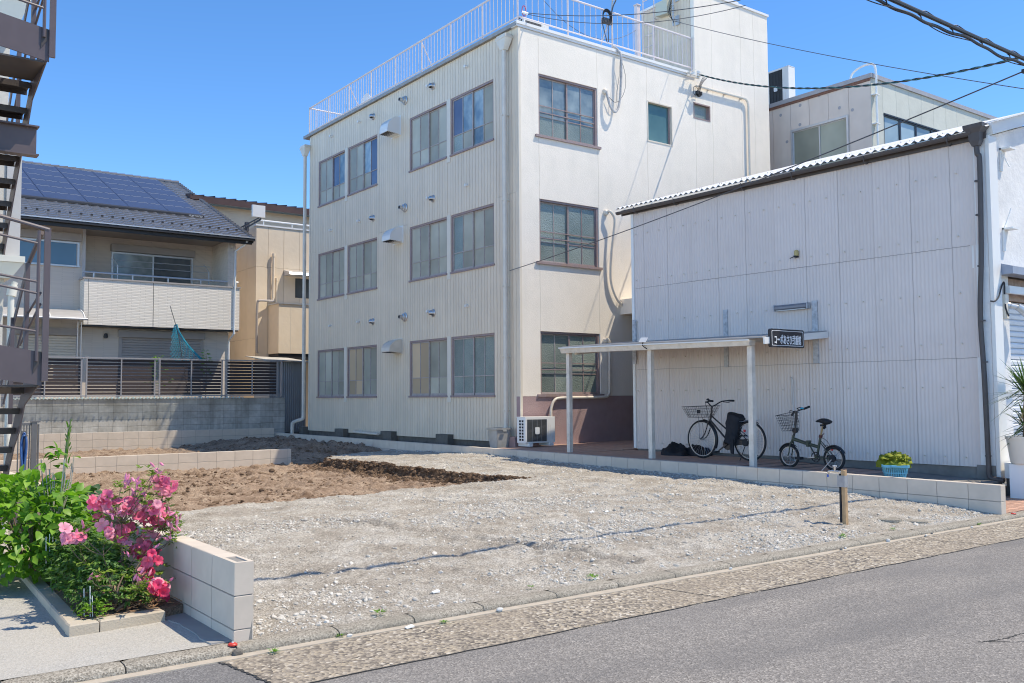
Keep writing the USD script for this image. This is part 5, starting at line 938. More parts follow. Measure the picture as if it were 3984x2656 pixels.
part('chainring', ch, m_frameb, b2); part('crank', MB().bar([-0.06, 3.405, 0.475], [-0.06, 3.54, 0.46], 0.012, 0.02).bar([0.06, 3.405, 0.475], [0.06, 3.28, 0.49], 0.012, 0.02), m_spoke, b2)
part('pedal', MB().box(-0.07, -0.16, 3.60, 3.70, 0.43, 0.47), m_black, b2); part('pedal', MB().box(0.07, 0.16, 3.22, 3.31, 0.475, 0.505), m_black, b2)
part('gear_hub', MB().cyl([-0.03, 3.09, 0.47], [-0.06, 3.09, 0.47], 0.055, 16), m_black, b2); part('kickstand', MB().tube([[-0.06, 3.10, 0.45], [-0.13, 3.23, 0.275]], 0.008, 6), m_spoke, b2)
part('cables', MB().tube(bez([[0, 3.32, 0.78], [-0.02, 3.24, 0.76], [-0.02, 3.17, 0.70], [-0.02, 3.16, 0.66]], 5), 0.004, 5).add(*torus((-0.02, 3.215, 0.64), 0.03, 0.004, 18, 5)), m_black, b2)
part('mudguard_stay', MB().tube([[-0.04, 3.09, 0.465], [-0.035, 2.95, 0.6]], 0.004, 5).tube([[-0.04, 3.92, 0.467], [-0.03, 3.76, 0.58]], 0.003, 5), m_spoke, b2)
part('reflector', MB().cyl([-0.03, 3.10, 0.60], [-0.045, 3.10, 0.60], 0.014, 10), m_red, b2)

# ---------------------------------------------------------------- small things on the path and on the lot
gb = thing('grey_bin', 'open grey plastic bin standing on the path beside the downpipe', 'bin', (9.79, 10.98, 0.302))
m_bin = M('grey_bin_plastic', (0.36, 0.355, 0.335), 0.5, 0.1, 6, dirt=(0.25, 0.24, 0.2), ds=4, damt=0.5)
def rrect(hx, hy, r=0.04): return np.array(list(sbox(-hx + r, -hy + r, hx - r, hy - r).buffer(r, quad_segs=3).exterior.coords)[:-1])
def tub(secs):   # list of (hx, hy, z): lofted skin
    mb = MB(); R_ = [np.c_[rrect(a, b, min(a, b) * 0.25), np.full(len(rrect(a, b, min(a, b) * 0.25)), z)] for a, b, z in secs]; n = len(R_[0]); V = np.vstack(R_); F = []
    for i in range(len(R_) - 1):
        for j in range(n): k = (j + 1) % n; F.append([i * n + j, i * n + k, (i + 1) * n + k, (i + 1) * n + j])
    return V, np.array(F), n
V, F, n = tub([(0.002, 0.002, 0.0), (0.16, 0.13, 0.0), (0.205, 0.17, 0.43), (0.225, 0.19, 0.435), (0.23, 0.195, 0.475), (0.19, 0.155, 0.475), (0.185, 0.15, 0.43), (0.14, 0.11, 0.02), (0.002, 0.002, 0.02)])
F0 = np.array(F)[:, ::-1]; part('body', MB().add(V, F0), m_bin, gb, smooth=30)
part('rim_handle', MB().box(-0.05, 0.05, -0.215, -0.196, 0.40, 0.44), m_bin, gb)
lb = thing('laundry_basket', 'light blue slatted plastic basket at the foot of the workshop', 'basket', (10.29, 1.98, 0.25), 0.62)
m_blue = M('light_blue_plastic', (0.16, 0.42, 0.52), 0.4, 0.06, 8)
bk = MB()
def rpt(hx, hy, k, n): 
    r = rrect(hx, hy, 0.06); r = np.vstack([r, r[:1]]); d = np.r_[0, np.cumsum(np.linalg.norm(np.diff(r, axis=0), axis=1))]; s_ = d[-1] * k / n; return np.array([np.interp(s_, d, r[:, 0]), np.interp(s_, d, r[:, 1])])
N_ = 56
for k in range(N_): a, b = rpt(0.19, 0.125, k, N_), rpt(0.235, 0.165, k, N_); bk.bar([*a, 0.0], [*b, 0.17], 0.012, 0.005, up=[*(b / np.linalg.norm(b)), 0])
part('slats', bk, m_blue, lb)
for hx, hy, z0, z1, tt in ((0.196, 0.131, 0.0, 0.012, 0.01), (0.213, 0.147, 0.08, 0.092, 0.008), (0.243, 0.172, 0.165, 0.20, 0.012)):
    o, i_ = rrect(hx + tt, hy + tt, 0.06), rrect(hx - 0.004, hy - 0.004, 0.06); n = len(o); V = np.vstack([np.c_[o, np.full(n, z0)], np.c_[o, np.full(n, z1)], np.c_[i_, np.full(n, z1)], np.c_[i_, np.full(n, z0)]]); F = []
    for q in range(4):
        for j in range(n): k = (j + 1) % n; F.append([q * n + j, q * n + k, ((q + 1) % 4) * n + k, ((q + 1) % 4) * n + j])
    part('hoop', MB().add(V, np.array(F)), m_blue, lb)
part('handle', MB().box(0.25, 0.30, -0.06, 0.06, 0.175, 0.195), m_blue, lb); part('handle', MB().box(-0.30, -0.25, -0.06, 0.06, 0.175, 0.195), m_blue, lb)
m_net = M('yellow_green_net', (0.30, 0.34, 0.03), 0.7, 0.3, 16, bump=0.6, bs=50, bdist=0.02, trans=((0.9, 0.9, 0.5), 0.3))
gn = thing('garbage_net', 'bunched yellow green net piled in the blue basket', 'net', (10.29, 1.98, 0.40), 0.62); rn = np.random.RandomState(8)
f0 = heap(0, 0, 0.19, 0.22, 0.13, 19); U, Vv = np.meshgrid(np.arange(40) / 40 * 2 * np.pi, np.linspace(0, 1, 12)); v = f0(U, Vv).reshape(-1, 3); F = [[i * 40 + j, i * 40 + (j + 1) % 40, (i + 1) * 40 + (j + 1) % 40, (i + 1) * 40 + j] for i in range(11) for j in range(40)]
part('bundle', MB().add(v, F), m_net, gn, smooth=60)
for k in range(46):
    a0 = rn.uniform(0, 6.28); r0 = rn.uniform(0.03, 0.2); n = 12; t = np.linspace(0, 1, n); ar = a0 + t * rn.uniform(0.7, 2.0); rr_ = r0 * (1 + 0.3 * np.sin(t * 5 + k)); zc = 0.19 * (1 - (r0 / 0.24) ** 2) + rn.uniform(-0.01, 0.025) + 0.035 * np.sin(t * np.pi) - 0.01
    c = np.c_[rr_ * np.cos(ar), rr_ * np.sin(ar), zc]; wd_ = rn.uniform(0.025, 0.05) * np.sin(np.pi * np.clip(t, 0.06, 0.94)); out = np.c_[np.cos(ar), np.sin(ar), 0 * ar]; up = out * 0.5 + [0, 0, 0.85]
    V = np.vstack([c - up * wd_[:, None] * 0.7, c + up * wd_[:, None] * 0.5 + out * (0.02 * np.sin(t * 9 + k))[:, None], c - up * wd_[:, None] * 0.7 + out * 0.025]); F = [[i, i + 1, n + i + 1, n + i] for i in range(n - 1)] + [[n + i, n + i + 1, 2 * n + i + 1, 2 * n + i] for i in range(n - 1)]
    part('fold', MB().add(V, F), m_net, gn, smooth=True)
m_wood = M('stake_wood', (0.46, 0.30, 0.16), 0.75, 0.2, 22, streak=((0.28, 0.17, 0.09), 0.5, 60.0))
stk = thing('wooden_stake', 'square wooden stake with grey tape standing in the gravel', 'stake', (6.914, 0.55, 0.0))
part('stake', MB().hexa([[-0.02, -0.022, 0], [0.024, -0.022, 0], [0.024, 0.022, 0], [-0.02, 0.022, 0]], [[-0.024, -0.022, 0.62], [0.02, -0.022, 0.63], [0.02, 0.022, 0.625], [-0.024, 0.022, 0.632]]), m_wood, stk)
part('tape', MB().box(-0.034, 0.028, -0.026, 0.066, 0.44, 0.565), M('silver_tape', (0.33, 0.33, 0.34), 0.4, 0.1, 30, metal=0.4), stk)
tp = thing('standpipe_tap', 'chrome standpipe tap strapped to the wooden stake', 'tap', (6.90, 0.592, 0.0))
part('pipe', MB().cyl([0, 0, 0.05], [0, 0.0, 0.6], 0.0125, 10), m_black, tp)
part('tap_body', MB().cyl([0, 0.0, 0.585], [0, 0.0, 0.61], 0.02, 10).cyl([0, 0.0, 0.6], [-0.005, 0.10, 0.605], 0.016, 10).cyl([-0.005, 0.06, 0.6], [-0.005, 0.06, 0.66], 0.012, 10).tube(bez([[-0.005, 0.1, 0.605], [-0.008, 0.135, 0.60], [-0.01, 0.145, 0.57]], 4), 0.013, 10), M('chrome', (0.7, 0.7, 0.7), 0.12, 0.03, 9, metal=1.0), tp, smooth=50)
part('tap_handle', MB().cyl([-0.03, 0.06, 0.665], [0.02, 0.06, 0.665], 0.008, 8).cyl([-0.005, 0.035, 0.665], [-0.005, 0.085, 0.665], 0.008, 8), m_alu, tp); part('hose_tail', MB().cyl([-0.01, 0.145, 0.575], [-0.01, 0.147, 0.54], 0.010, 8), M('blue_cap', (0.03, 0.10, 0.4), 0.5), tp)
mh = thing('inspection_cover', 'round concrete inspection cover sunk in the gravel by the stake', 'cover', (7.58, 0.47, float(lot_height(np.array([7.58]), np.array([0.47]), False)[0][0]) + 0.012))
part('lid', MB().lathe([(0, 0.015), (0.13, 0.015), (0.135, 0.01), (0.135, -0.05)], 30), m_kerb, mh); part('ring', MB().lathe([(0.14, -0.05), (0.14, 0.012), (0.165, 0.012), (0.165, -0.05)], 30), m_kerb, mh)
mh2 = thing('inspection_cover', 'flat round cover half buried in gravel near the block wall end', 'cover', (7.82, 0.25, float(lot_height(np.array([7.82]), np.array([0.25]), False)[0][0]) + 0.004))
part('lid', MB().lathe([(0, 0.015), (0.12, 0.015), (0.125, 0.01), (0.125, -0.05)], 30), m_kerb, mh2)
# ---------------------------------------------------------------- orange paving at the right of the block wall
m_brick = M('orange_paver', (0.52, 0.30, 0.20), 0.8, 0.12, 9, dirt=(0.4, 0.27, 0.2), ds=3, damt=0.4, bump=0.2, bs=90, rnd=0.1)
pv = thing('pavement', 'orange square pavers between the block wall end and the white front', None, kind='structure')
part('bedding', MB().box(9.40, 16, 0.06, 0.96, -0.15, -0.012), m_joint, pv)
n_ = 0
for i in range(30):
    for k in range(9): part('paver', MB().box(9.405 + i * 0.1, 9.405 + i * 0.1 + 0.093, 0.062 + k * 0.1, 0.062 + k * 0.1 + 0.093, -0.05, 0.002 * ((i * 7 + k * 3) % 3)), m_brick, pv)
struct('shop_step', MB().box(11.3, 16, 0.97, 1.083, -0.1, 0.12), m_conc, 'concrete threshold under the roller shutter')
pb = thing('white_block', 'low white painted block under the big planter', 'block', (11.86, 0.84, -0.03))
part('block', MB().box(-0.42, 0.8, -0.14, 0.14, 0.28, 0.50), m_white, pb); part('leg', MB().box(-0.40, -0.34, -0.13, 0.13, 0.0, 0.28), m_dkconc, pb); part('leg', MB().box(0.66, 0.74, -0.13, 0.13, 0.0, 0.28), m_dkconc, pb)
pk = thing('timber_plank', 'grey old plank lying in the dirt behind the wall end', 'plank', (10.7, 0.9, 0.03), 0.1); part('plank', MB().box(-0.5, 0.5, -0.05, 0.05, 0, 0.05), m_weather, pk)
pot = thing('planter', 'large cream round planter holding the yucca', 'planter', (11.40, 0.6, 0.472))
part('stand', MB().box(-0.2, 0.2, -0.2, 0.2, -0.48, -0.002), m_white, pot)
part('pot', MB().lathe([(0, 0), (0.23, 0), (0.25, 0.02), (0.295, 0.34), (0.31, 0.36), (0.31, 0.385), (0.285, 0.385), (0.27, 0.3), (0, 0.3)], 32), m_trim, pot, smooth=40); part('soil', MB().lathe([(0, 0.33), (0.272, 0.32)], 20), m_dirt, pot)
def leafmat(name, a, b, rough=0.45, tr=0.28, rnd=0.22, trc=(0.75, 1.0, 0.25)):
    return M(name, tuple((np.array(a) + np.array(b)) / 2), rough, 0.25, 30, rnd=rnd, trans=(trc, tr), spec=0.4)
m_yucca = leafmat('yucca_leaf', (0.07, 0.13, 0.035), (0.10, 0.17, 0.05), 0.35, 0.15); m_trunk = M('yucca_trunk', (0.25, 0.19, 0.12), 0.9, 0.3, 30, bump=0.8, bs=40, bdist=0.02)
RG = np.random.RandomState(5)
def blade(p, d, L_, w, droop, n=6, fold=0.3):
    p = np.asarray(p, float); d = np.asarray(d, float); d /= np.linalg.norm(d); side = np.cross(d, [0, 0, 1.0]); side = side / max(np.linalg.norm(side), 1e-6); V, F = [], []
    for i in range(n + 1):
        t = i / n; c = p + d * L_ * t + np.array([0, 0, -droop * L_ * t * t]); ww = w * (0.55 + 1.2 * t - 1.75 * t * t) if t < 1 else 0.0005; upv = np.cross(side, d)
        V += [c - side * ww + upv * ww * fold, c, c + side * ww + upv * ww * fold]
    for i in range(n):
        for j in (0, 1): F.append([i * 3 + j, i * 3 + j + 1, i * 3 + j + 4, i * 3 + j + 3])
    return np.array(V), np.array(F)
yu = thing('yucca', 'spiky yucca with two leaf crowns growing in the cream planter', 'plant', (11.26, 0.57, 0.80))
part('trunk', MB().tube(bez([[0, 0, -0.03], [0.01, 0, 0.3], [0.0, -0.02, 0.68]], 6), [0.05] * 7 + [0.045] * 6, 10), m_trunk, yu, smooth=50); part('trunk', MB().tube(bez([[0.05, 0.05, -0.03], [0.06, 0.05, 0.1], [0.06, 0.04, 0.2]], 4), 0.035, 8), m_trunk, yu, smooth=50)
for (cx, cy, cz, n, L0) in ((0.0, -0.02, 0.70, 85, 0.56), (0.06, 0.04, 0.22, 45, 0.42)):
    for i in range(n):
        az = RG.uniform(0, 2 * np.pi); el = RG.uniform(-0.55, 1.25); d = [math.cos(az) * math.cos(el), math.sin(az) * math.cos(el), math.sin(el)]
        v, f = blade([cx, cy, cz + RG.uniform(-0.14, 0.06)], d, L0 * RG.uniform(0.7, 1.05), 0.021, RG.uniform(0.05, 0.3) * math.cos(el)); part('leaf', MB().add(v, f), m_yucca, yu, smooth=True)
v = MB()
for i in range(14):
    az = RG.uniform(0, 6.28); vv, ff = blade([0.0, 0.0, 0.5 + RG.uniform(-0.1, 0.08)], [math.cos(az) * 0.35, math.sin(az) * 0.35, -0.94], 0.3, 0.018, 0.0); v.add(vv, ff)
part('dry_leaves', v, M('dry_leaf', (0.42, 0.30, 0.13), 0.7, 0.3, 20), yu, smooth=True, kind='stuff')

# ---------------------------------------------------------------- building behind the workshop
KS = 0.8525
def q26(x=26.0, y=11.878, z=0.0): return (CAM[0] + (x - CAM[0]) * KS, CAM[1] + (y - CAM[1]) * KS, CAM[2] + (z - CAM[2]) * KS)
m_bbside = M('pale_pink_panel', (0.72, 0.61, 0.52), 0.7, 0.04, 3, dirt=(0.60, 0.50, 0.42), ds=0.9, damt=0.4, streak=((0.52, 0.43, 0.36), 0.2, 4.0), rnd=0.03)
m_bbfront = M('pale_green_panel', (0.60, 0.60, 0.52), 0.75, 0.05, 5, dirt=(0.5, 0.5, 0.43), ds=1.2, damt=0.35, bump=0.4, bs=14, bdist=0.01, rnd=0.03)
m_flash = M('grey_flashing', (0.36, 0.35, 0.36), 0.5, 0.1, 5)
bb = thing('panel_building', 'cream panel clad building with aluminium windows behind the workshop', 'building')
X0, Y0b, ZT = 21.85, 9.32, 10.60; REDUCED.append(bb.GetPath())
part('wall', MB().box(X0 + 0.06, 45, Y0b + 0.06, 22, 0, ZT - 0.02), m_groove, bb)
yj = [Y0b + 0.005] + [q26(y=y)[1] for y in (12.732, 13.539, 14.326, 15.116, 15.9)] + [14.0, 14.7, 15.4]
wy0, wy1, wz1 = 10.065, 12.075, 9.655
for a, b in zip(yj[:-1], yj[1:]):
    mb = MB(); ya, yb = a + 0.005, b - 0.005; lo, hi = max(ya, wy0), min(yb, wy1)
    if hi - lo > 0.02:
        mb.box(X0, X0 + 0.055, ya, yb, wz1, ZT - 0.05); mb.box(X0, X0 + 0.055, ya, yb, 0, 8.0)
        if lo > ya + 0.01: mb.box(X0, X0 + 0.055, ya, lo, 8.0, wz1)
        if hi < yb - 0.01: mb.box(X0, X0 + 0.055, hi, yb, 8.0, wz1)
    else: mb.box(X0, X0 + 0.055, ya, yb, 0, ZT - 0.05)
    part('side_panel', mb, m_bbside, bb)
xj = [X0 + 0.005] + [q26(x=x)[0] for x in (26.701, 27.536, 28.348, 29.166, 29.983, 30.834, 31.633)] + [27.4 + 0.7 * i for i in range(1, 12)]
fx0, fx1, fz1 = 22.47, 27.0, 9.60
for a, b in zip(xj[:-1], xj[1:]):
    mb = MB(); xa, xb = a + 0.005, b - 0.005; lo, hi = max(xa, fx0), min(xb, fx1)
    if hi - lo > 0.02:
        mb.box(xa, xb, Y0b, Y0b + 0.055, fz1, ZT - 0.05); mb.box(xa, xb, Y0b, Y0b + 0.055, 0, 8.0)
        if lo > xa + 0.01: mb.box(xa, lo, Y0b, Y0b + 0.055, 8.0, fz1)
        if hi < xb - 0.01: mb.box(hi, xb, Y0b, Y0b + 0.055, 8.0, fz1)
    else: mb.box(xa, xb, Y0b, Y0b + 0.055, 0, ZT - 0.05)
    part('front_panel', mb, m_bbfront, bb)
part('roof', MB().box(X0 - 0.04, 45, Y0b - 0.05, 22, ZT - 0.049, ZT + 0.08), m_flash, bb)
m_rust = M('rusty_trim', (0.20, 0.10, 0.07), 0.8, 0.3, 12); part('under_trim', MB().box(X0 - 0.02, X0, Y0b, 22, ZT - 0.13, ZT - 0.05), m_rust, bb)
m_gwin = glass_mat('olive_frosted_pane', (0.24, 0.25, 0.20), 0.35, 0, 1, (0.33, 0.34, 0.27), ns=1.2); m_bwin = glass_mat('blue_frosted_pane', (0.25, 0.33, 0.36), 0.3, 0, 1, (0.33, 0.41, 0.43))
w = part('window', MB().box(X0 - 0.03, X0 + 0.05, wy0, wy0 + 0.06, 8.0, wz1).box(X0 - 0.03, X0 + 0.05, wy1 - 0.06, wy1, 8.0, wz1).box(X0 - 0.03, X0 + 0.05, wy0 + 0.06, wy1 - 0.06, wz1 - 0.07, wz1).box(X0 - 0.03, X0 + 0.05, wy0 + 0.06, wy1 - 0.06, 8.0, 8.07), m_alu, bb); ym = (wy0 + wy1) / 2
for a, b, x in ((wy0 + 0.06, ym + 0.02, X0 + 0.03), (ym - 0.02, wy1 - 0.06, X0 + 0.012)):
    part('sash', MB().box(x, x + 0.015, a, a + 0.04, 8.07, wz1 - 0.07).box(x, x + 0.015, b - 0.04, b, 8.07, wz1 - 0.07).box(x, x + 0.015, a + 0.04, b - 0.04, wz1 - 0.1, wz1 - 0.07), m_alu, w); part('pane', MB().box(x + 0.005, x + 0.01, a + 0.04, b - 0.04, 8.07, wz1 - 0.1), m_gwin, w)
m_dkfr = M('dark_window_frame', (0.03, 0.03, 0.033), 0.4, 0.1, 9)
w = part('window', MB().box(fx0, fx1, Y0b + 0.01, Y0b + 0.06, fz1 - 0.05, fz1).box(fx0, fx0 + 0.05, Y0b + 0.01, Y0b + 0.06, 8.0, fz1 - 0.05).box(fx0, fx1, Y0b - 0.02, Y0b + 0.01, fz1 - 0.012, fz1 + 0.03), m_dkfr, bb)
for i in range(5):
    a = fx0 + 0.05 + i * 0.88; part('pane', MB().box(a, a + 0.80, Y0b + 0.045, Y0b + 0.05, 8.0, fz1 - 0.05), m_bwin, w); part('mullion', MB().box(a + 0.80, a + 0.88, Y0b + 0.015, Y0b + 0.06, 8.0, fz1 - 0.05), m_dkfr, w)
part('corner_pipe', MB().tube(bez([[22.0, Y0b + 0.75, ZT + 0.02], [22.0, Y0b + 0.68, ZT + 0.28], [21.97, Y0b + 0.35, ZT + 0.40], [21.95, Y0b - 0.02, ZT + 0.36], [21.95, Y0b - 0.11, ZT + 0.1], [21.95, Y0b - 0.11, ZT - 0.5], [21.95, Y0b - 0.11, 7.5]], 6), 0.032, 8), m_white, bb, smooth=50)
for z in (10.05, 9.2, 7.95): part('pipe_bracket', MB().box(21.86, 22.05, Y0b - 0.15, Y0b + 0.001, z - 0.015, z + 0.015).bar([22.03, Y0b - 0.13, z], [21.97, Y0b - 0.01, z - 0.2], 0.012, 0.012), m_white, bb)
for (y26, z26) in ((15.55, 11.75), (14.7, 11.9), (13.9, 12.05), (13.05, 12.1), (12.4, 12.2), (14.73, 11.2), (13.1, 11.4), (12.6, 11.2), (15.3, 10.7)):
    q = q26(y=y26, z=z26); part('plugged_hole', MB().cyl([X0 - 0.004, q[1], q[2]], [X0 + 0.01, q[1], q[2]], 0.05, 12), m_flash, bb)
ra = ac_unit('air_conditioner', 'tall white condenser standing on the roof beside the stair tower', red((22.5, 13.0, ZT + 0.08)), -1.57, 0.74, 0.31, 1.15, feet=False)

# ---------------------------------------------------------------- house with solar roof behind the fence
m_hsid = M('pale_grey_siding', (0.60, 0.575, 0.55), 0.75, 0.05, 3, bump=0.7, bs=9, bdist=0.02, streak=((0.5, 0.48, 0.45), 0.15, 3.0))
def lapped(name, col, sx, sz):   # split faced siding: short stone courses in relief
    N = {'g': ('geometry', {}), 'x': ('separate_xyz', {}), 'cx': ('combine_xyz', {}), 'add': ('math', {'math_type': 'add'}), 'br': ('brick_texture', {'scale': 1.0, 'mortar_size': 0.006, 'mortar_smooth': 0.6, 'brick_width': sx, 'row_height': sz, 'offset': 0.37, 'color1': tuple(np.array(col) * 1.04), 'color2': tuple(np.array(col) * 0.95), 'mortar': tuple(np.array(col) * 0.72)}),
         'wn': ('white_noise_texture', {'dimensions': '3D'}), 'b': ('bump', {'strength': 0.9, 'distance': 0.02}), 'bw': ('rgb_to_bw', {}), 'p': ('principled_bsdf', {'roughness': 0.8, 'specular_ior_level': 0.2})}
    L = [('g.position', 'x.vector'), ('x.x', 'add.value1'), ('x.y', 'add.value2'), ('add.value', 'cx.x'), ('x.z', 'cx.y'), ('cx.vector', 'br.vector'), ('br.color', 'p.base_color'), ('br.color', 'bw.color'), ('bw.val', 'b.height'), ('b.normal', 'p.normal')]
    return usdkit.material(stage, '/World/Looks/' + name, N, L, surface='p.BSDF')
m_hstone = lapped('split_stone_siding', (0.82, 0.76, 0.67), 0.42, 0.05); m_hwall = lapped('fine_lined_siding', (0.80, 0.70, 0.59), 0.9, 0.03)
m_rtile = M('grey_glazed_tile', (0.13, 0.13, 0.14), 0.22, 0.15, 6, rnd=0.12, spec=0.6)
m_hdark = M('dark_eave', (0.035, 0.033, 0.033), 0.45, 0.1, 9); m_soffit = M('taupe_soffit', (0.42, 0.36, 0.31), 0.6, 0.05, 5); m_shbox = M('taupe_shutter', (0.40, 0.36, 0.33), 0.5, 0.05, 6)
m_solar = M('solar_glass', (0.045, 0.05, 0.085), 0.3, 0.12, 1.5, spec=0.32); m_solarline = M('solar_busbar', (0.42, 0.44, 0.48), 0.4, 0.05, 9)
m_curt = glass_mat('curtained_pane', (0.16, 0.19, 0.18), 0.1, 0, 1, (0.36, 0.38, 0.34), ns=2.6); m_hglass = glass_mat('sky_blue_pane', (0.10, 0.19, 0.27), 0.1, 0, 1, (0.13, 0.24, 0.33), ns=0.7); m_dglass = glass_mat('dim_pane', (0.05, 0.06, 0.065), 0.1, 0.0, 1, (0.10, 0.11, 0.11))
hs = thing('solar_house', 'two storey house with grey tiled roof covered in solar panels', 'house')
part('wall', MB().box(-4, 4.42, 25.6, 38, 0, 6.9), m_hwall, hs)
part('wall', MB().box(4.421, 9.0, 26.6, 38, 0, 6.9), m_hwall, hs)
part('wall', MB().box(4.421, 9.0, 25.6, 26.599, 0, 3.74), m_hwall, hs)
part('side_wall', MB().box(8.75, 9.0, 25.02, 26.599, 3.741, 6.78), m_hwall, hs)
part('corner_board', MB().box(4.33, 4.425, 25.585, 25.6, 3.9, 6.78), m_hsid, hs)
bal = part('balcony', MB().box(4.28, 9.15, 25.0, 25.12, 3.74, 5.15).box(4.28, 4.40, 25.12, 25.59, 3.74, 5.15).box(4.4, 9.0, 25.12, 25.59, 3.74, 3.9), m_hstone, hs)
part('cap', MB().box(4.24, 9.18, 24.97, 25.15, 5.152, 5.2).box(4.24, 4.43, 25.15, 25.59, 5.152, 5.2), m_shbox, bal)
part('joint', MB().box(6.33, 6.345, 24.997, 25.0, 3.75, 5.15), m_oldjoint, bal); part('joint', MB().box(8.98, 8.995, 24.997, 25.0, 3.75, 5.15), m_oldjoint, bal); part('joint', MB().box(4.40, 4.412, 24.997, 25.0, 3.75, 5.15), m_oldjoint, bal)
part('handrail', MB().cyl([4.26, 25.05, 5.36], [9.12, 25.05, 5.36], 0.03, 8), m_alu, bal)
for x in (4.55, 5.7, 6.8, 7.85, 8.85, 9.05): part('rail_post', MB().box(x - 0.02, x + 0.02, 25.03, 25.07, 5.2, 5.35), m_alu, bal)
part('underside', MB().box(4.3, 9.12, 25.02, 25.58, 3.70, 3.739), m_hdark, bal)
dr = MB()
for z in (5.9, 5.7): dr.cyl([5.2, 25.75, z], [8.38, 25.75, z + 0.01], 0.012, 6)
for x in (5.38, 8.3): dr.bar([x, 25.6, 5.2], [x, 25.6, 5.72], 0.03, 0.03).bar([x, 25.6, 5.72], [x - 0.08, 25.85, 5.98], 0.02, 0.02)
part('laundry_rails', dr, m_alu, hs)
def house_window(x0, x1, z0, z1, y, mats, fm=m_alu, shutter=True, n=2):
    f = MB(); t = 0.06; f.box(x0, x0 + t, y - 0.04, y, z0, z1).box(x1 - t, x1, y - 0.04, y, z0, z1).box(x0 + t, x1 - t, y - 0.04, y, z1 - t, z1).box(x0 - 0.03, x1 + 0.03, y - 0.06, y, z0 - 0.05, z0)
    w = part('window', f, fm, hs)
    for i in range(n):
        a, b = x0 + t + (x1 - x0 - 2 * t) * i / n, x0 + t + (x1 - x0 - 2 * t) * (i + 1) / n
        part('pane', MB().box(a + 0.02, b - 0.02, y - 0.012, y - 0.004, z0 + 0.01, z1 - t), mats[i], w)
        if i: part('mullion', MB().box(a - 0.025, a + 0.025, y - 0.03, y - 0.001, z0, z1 - t), fm, w)
    if shutter: part('shutter_box', MB().box(x0 - 0.03, x1 + 0.03, y - 0.16, y - 0.001, z1 + 0.01, z1 + 0.24), m_shbox, w)
house_window(2.35, 4.24, 5.60, 6.34, 25.599, (m_hglass, m_hglass)); house_window(5.42, 8.08, 4.4, 6.29, 26.599, (m_curt, m_dglass))
lw_ = part('window', MB().box(5.45, 5.55, 25.56, 25.6, 1.6, 3.42).box(8.06, 8.14, 25.56, 25.6, 1.6, 3.42).box(5.42, 8.16, 25.46, 25.599, 3.42, 3.64), m_shbox, hs)
for i in range(22): part('shutter_slat', MB().prism([(25.6, 1.6 + i * 0.083), (25.578, 1.605 + i * 0.083), (25.572, 1.665 + i * 0.083), (25.59, 1.68 + i * 0.083), (25.6, 1.682 + i * 0.083)], 5.55, 8.06, 'yzx'), m_shbox, lw_)
lw2 = part('window', MB().box(2.5, 4.26, 25.46, 25.599, 3.42, 3.64).box(2.5, 2.56, 25.56, 25.6, 2.0, 3.42).box(4.2, 4.26, 25.56, 25.6, 2.0, 3.42), m_shbox, hs)
for i in range(17): part('shutter_slat', MB().prism([(25.6, 2.0 + i * 0.083), (25.578, 2.005 + i * 0.083), (25.572, 2.065 + i * 0.083), (25.59, 2.08 + i * 0.083), (25.6, 2.082 + i * 0.083)], 2.56, 4.2, 'yzx'), m_trim, lw2)
part('wall_lamp', MB().lathe([(0, 0.12), (0.05, 0.1), (0.07, 0.0), (0.05, -0.04), (0, -0.05)], 12, (5.05, 25.52, 3.41)).box(5.03, 5.07, 25.54, 25.6, 3.43, 3.5), m_dkgrey, hs, smooth=40)
# porch canopy of polycarbonate at the left
cv = [(25.59, 4.20), (25.3, 4.19), (25.0, 4.15), (24.7, 4.06), (24.5, 3.94), (24.42, 3.85)]; cvx = MB()
for (a, b), (c, d) in zip(cv[:-1], cv[1:]): cvx.hexa([[1.6, c, d - 0.01], [4.2, c, d - 0.01], [4.2, a, b - 0.01], [1.6, a, b - 0.01]], [[1.6, c, d], [4.2, c, d], [4.2, a, b], [1.6, a, b]])
cn_ = part('door_canopy', cvx, M('smoke_polycarbonate', (0.40, 0.38, 0.36), 0.3, 0.05, 4, spec=0.6), hs)
for x in (2.25, 3.25, 4.2): part('rib', MB().tube([[x, a, b + 0.012] for a, b in cv], 0.02, 6), m_white, cn_)
part('edge', MB().cyl([1.6, 24.41, 3.86], [4.27, 24.41, 3.86], 0.035, 8), m_alu, cn_); part('bracket', MB().bar([3.25, 25.59, 3.4], [3.25, 24.9, 3.78], 0.05, 0.05).bar([3.25, 25.57, 3.2], [3.25, 25.57, 3.9], 0.06, 0.06), m_shbox, cn_)
for x in (4.1, 4.2): part('pole', MB().cyl([x, 24.9, 2.4], [x, 24.9, 3.8], 0.018, 8), m_alu, hs)
# roof at 4 in 10
EY, EZ, RK, RYR = 24.6, 6.84, 0.416, 32.8
def rz(y, o=0.0): return EZ + RK * (y - EY) + o
part('roof_deck', MB().hexa([[-4, EY + 0.03, rz(EY) - 0.16], [9.42, EY + 0.03, rz(EY) - 0.16], [9.42, RYR, rz(RYR) - 0.16], [-4, RYR, rz(RYR) - 0.16]], [[-4, EY + 0.03, rz(EY) - 0.035], [9.42, EY + 0.03, rz(EY) - 0.035], [9.42, RYR, rz(RYR) - 0.035], [-4, RYR, rz(RYR) - 0.035]]), m_hdark, hs)
part('roof_back', MB().hexa([[-4, RYR, rz(RYR) - 0.16], [9.42, RYR, rz(RYR) - 0.16], [9.42, 41, rz(EY)], [-4, 41, rz(EY)]], [[-4, RYR, rz(RYR) - 0.03], [9.42, RYR, rz(RYR) - 0.03], [9.42, 41, rz(EY) + 0.1], [-4, 41, rz(EY) + 0.1]]), m_hdark, hs)
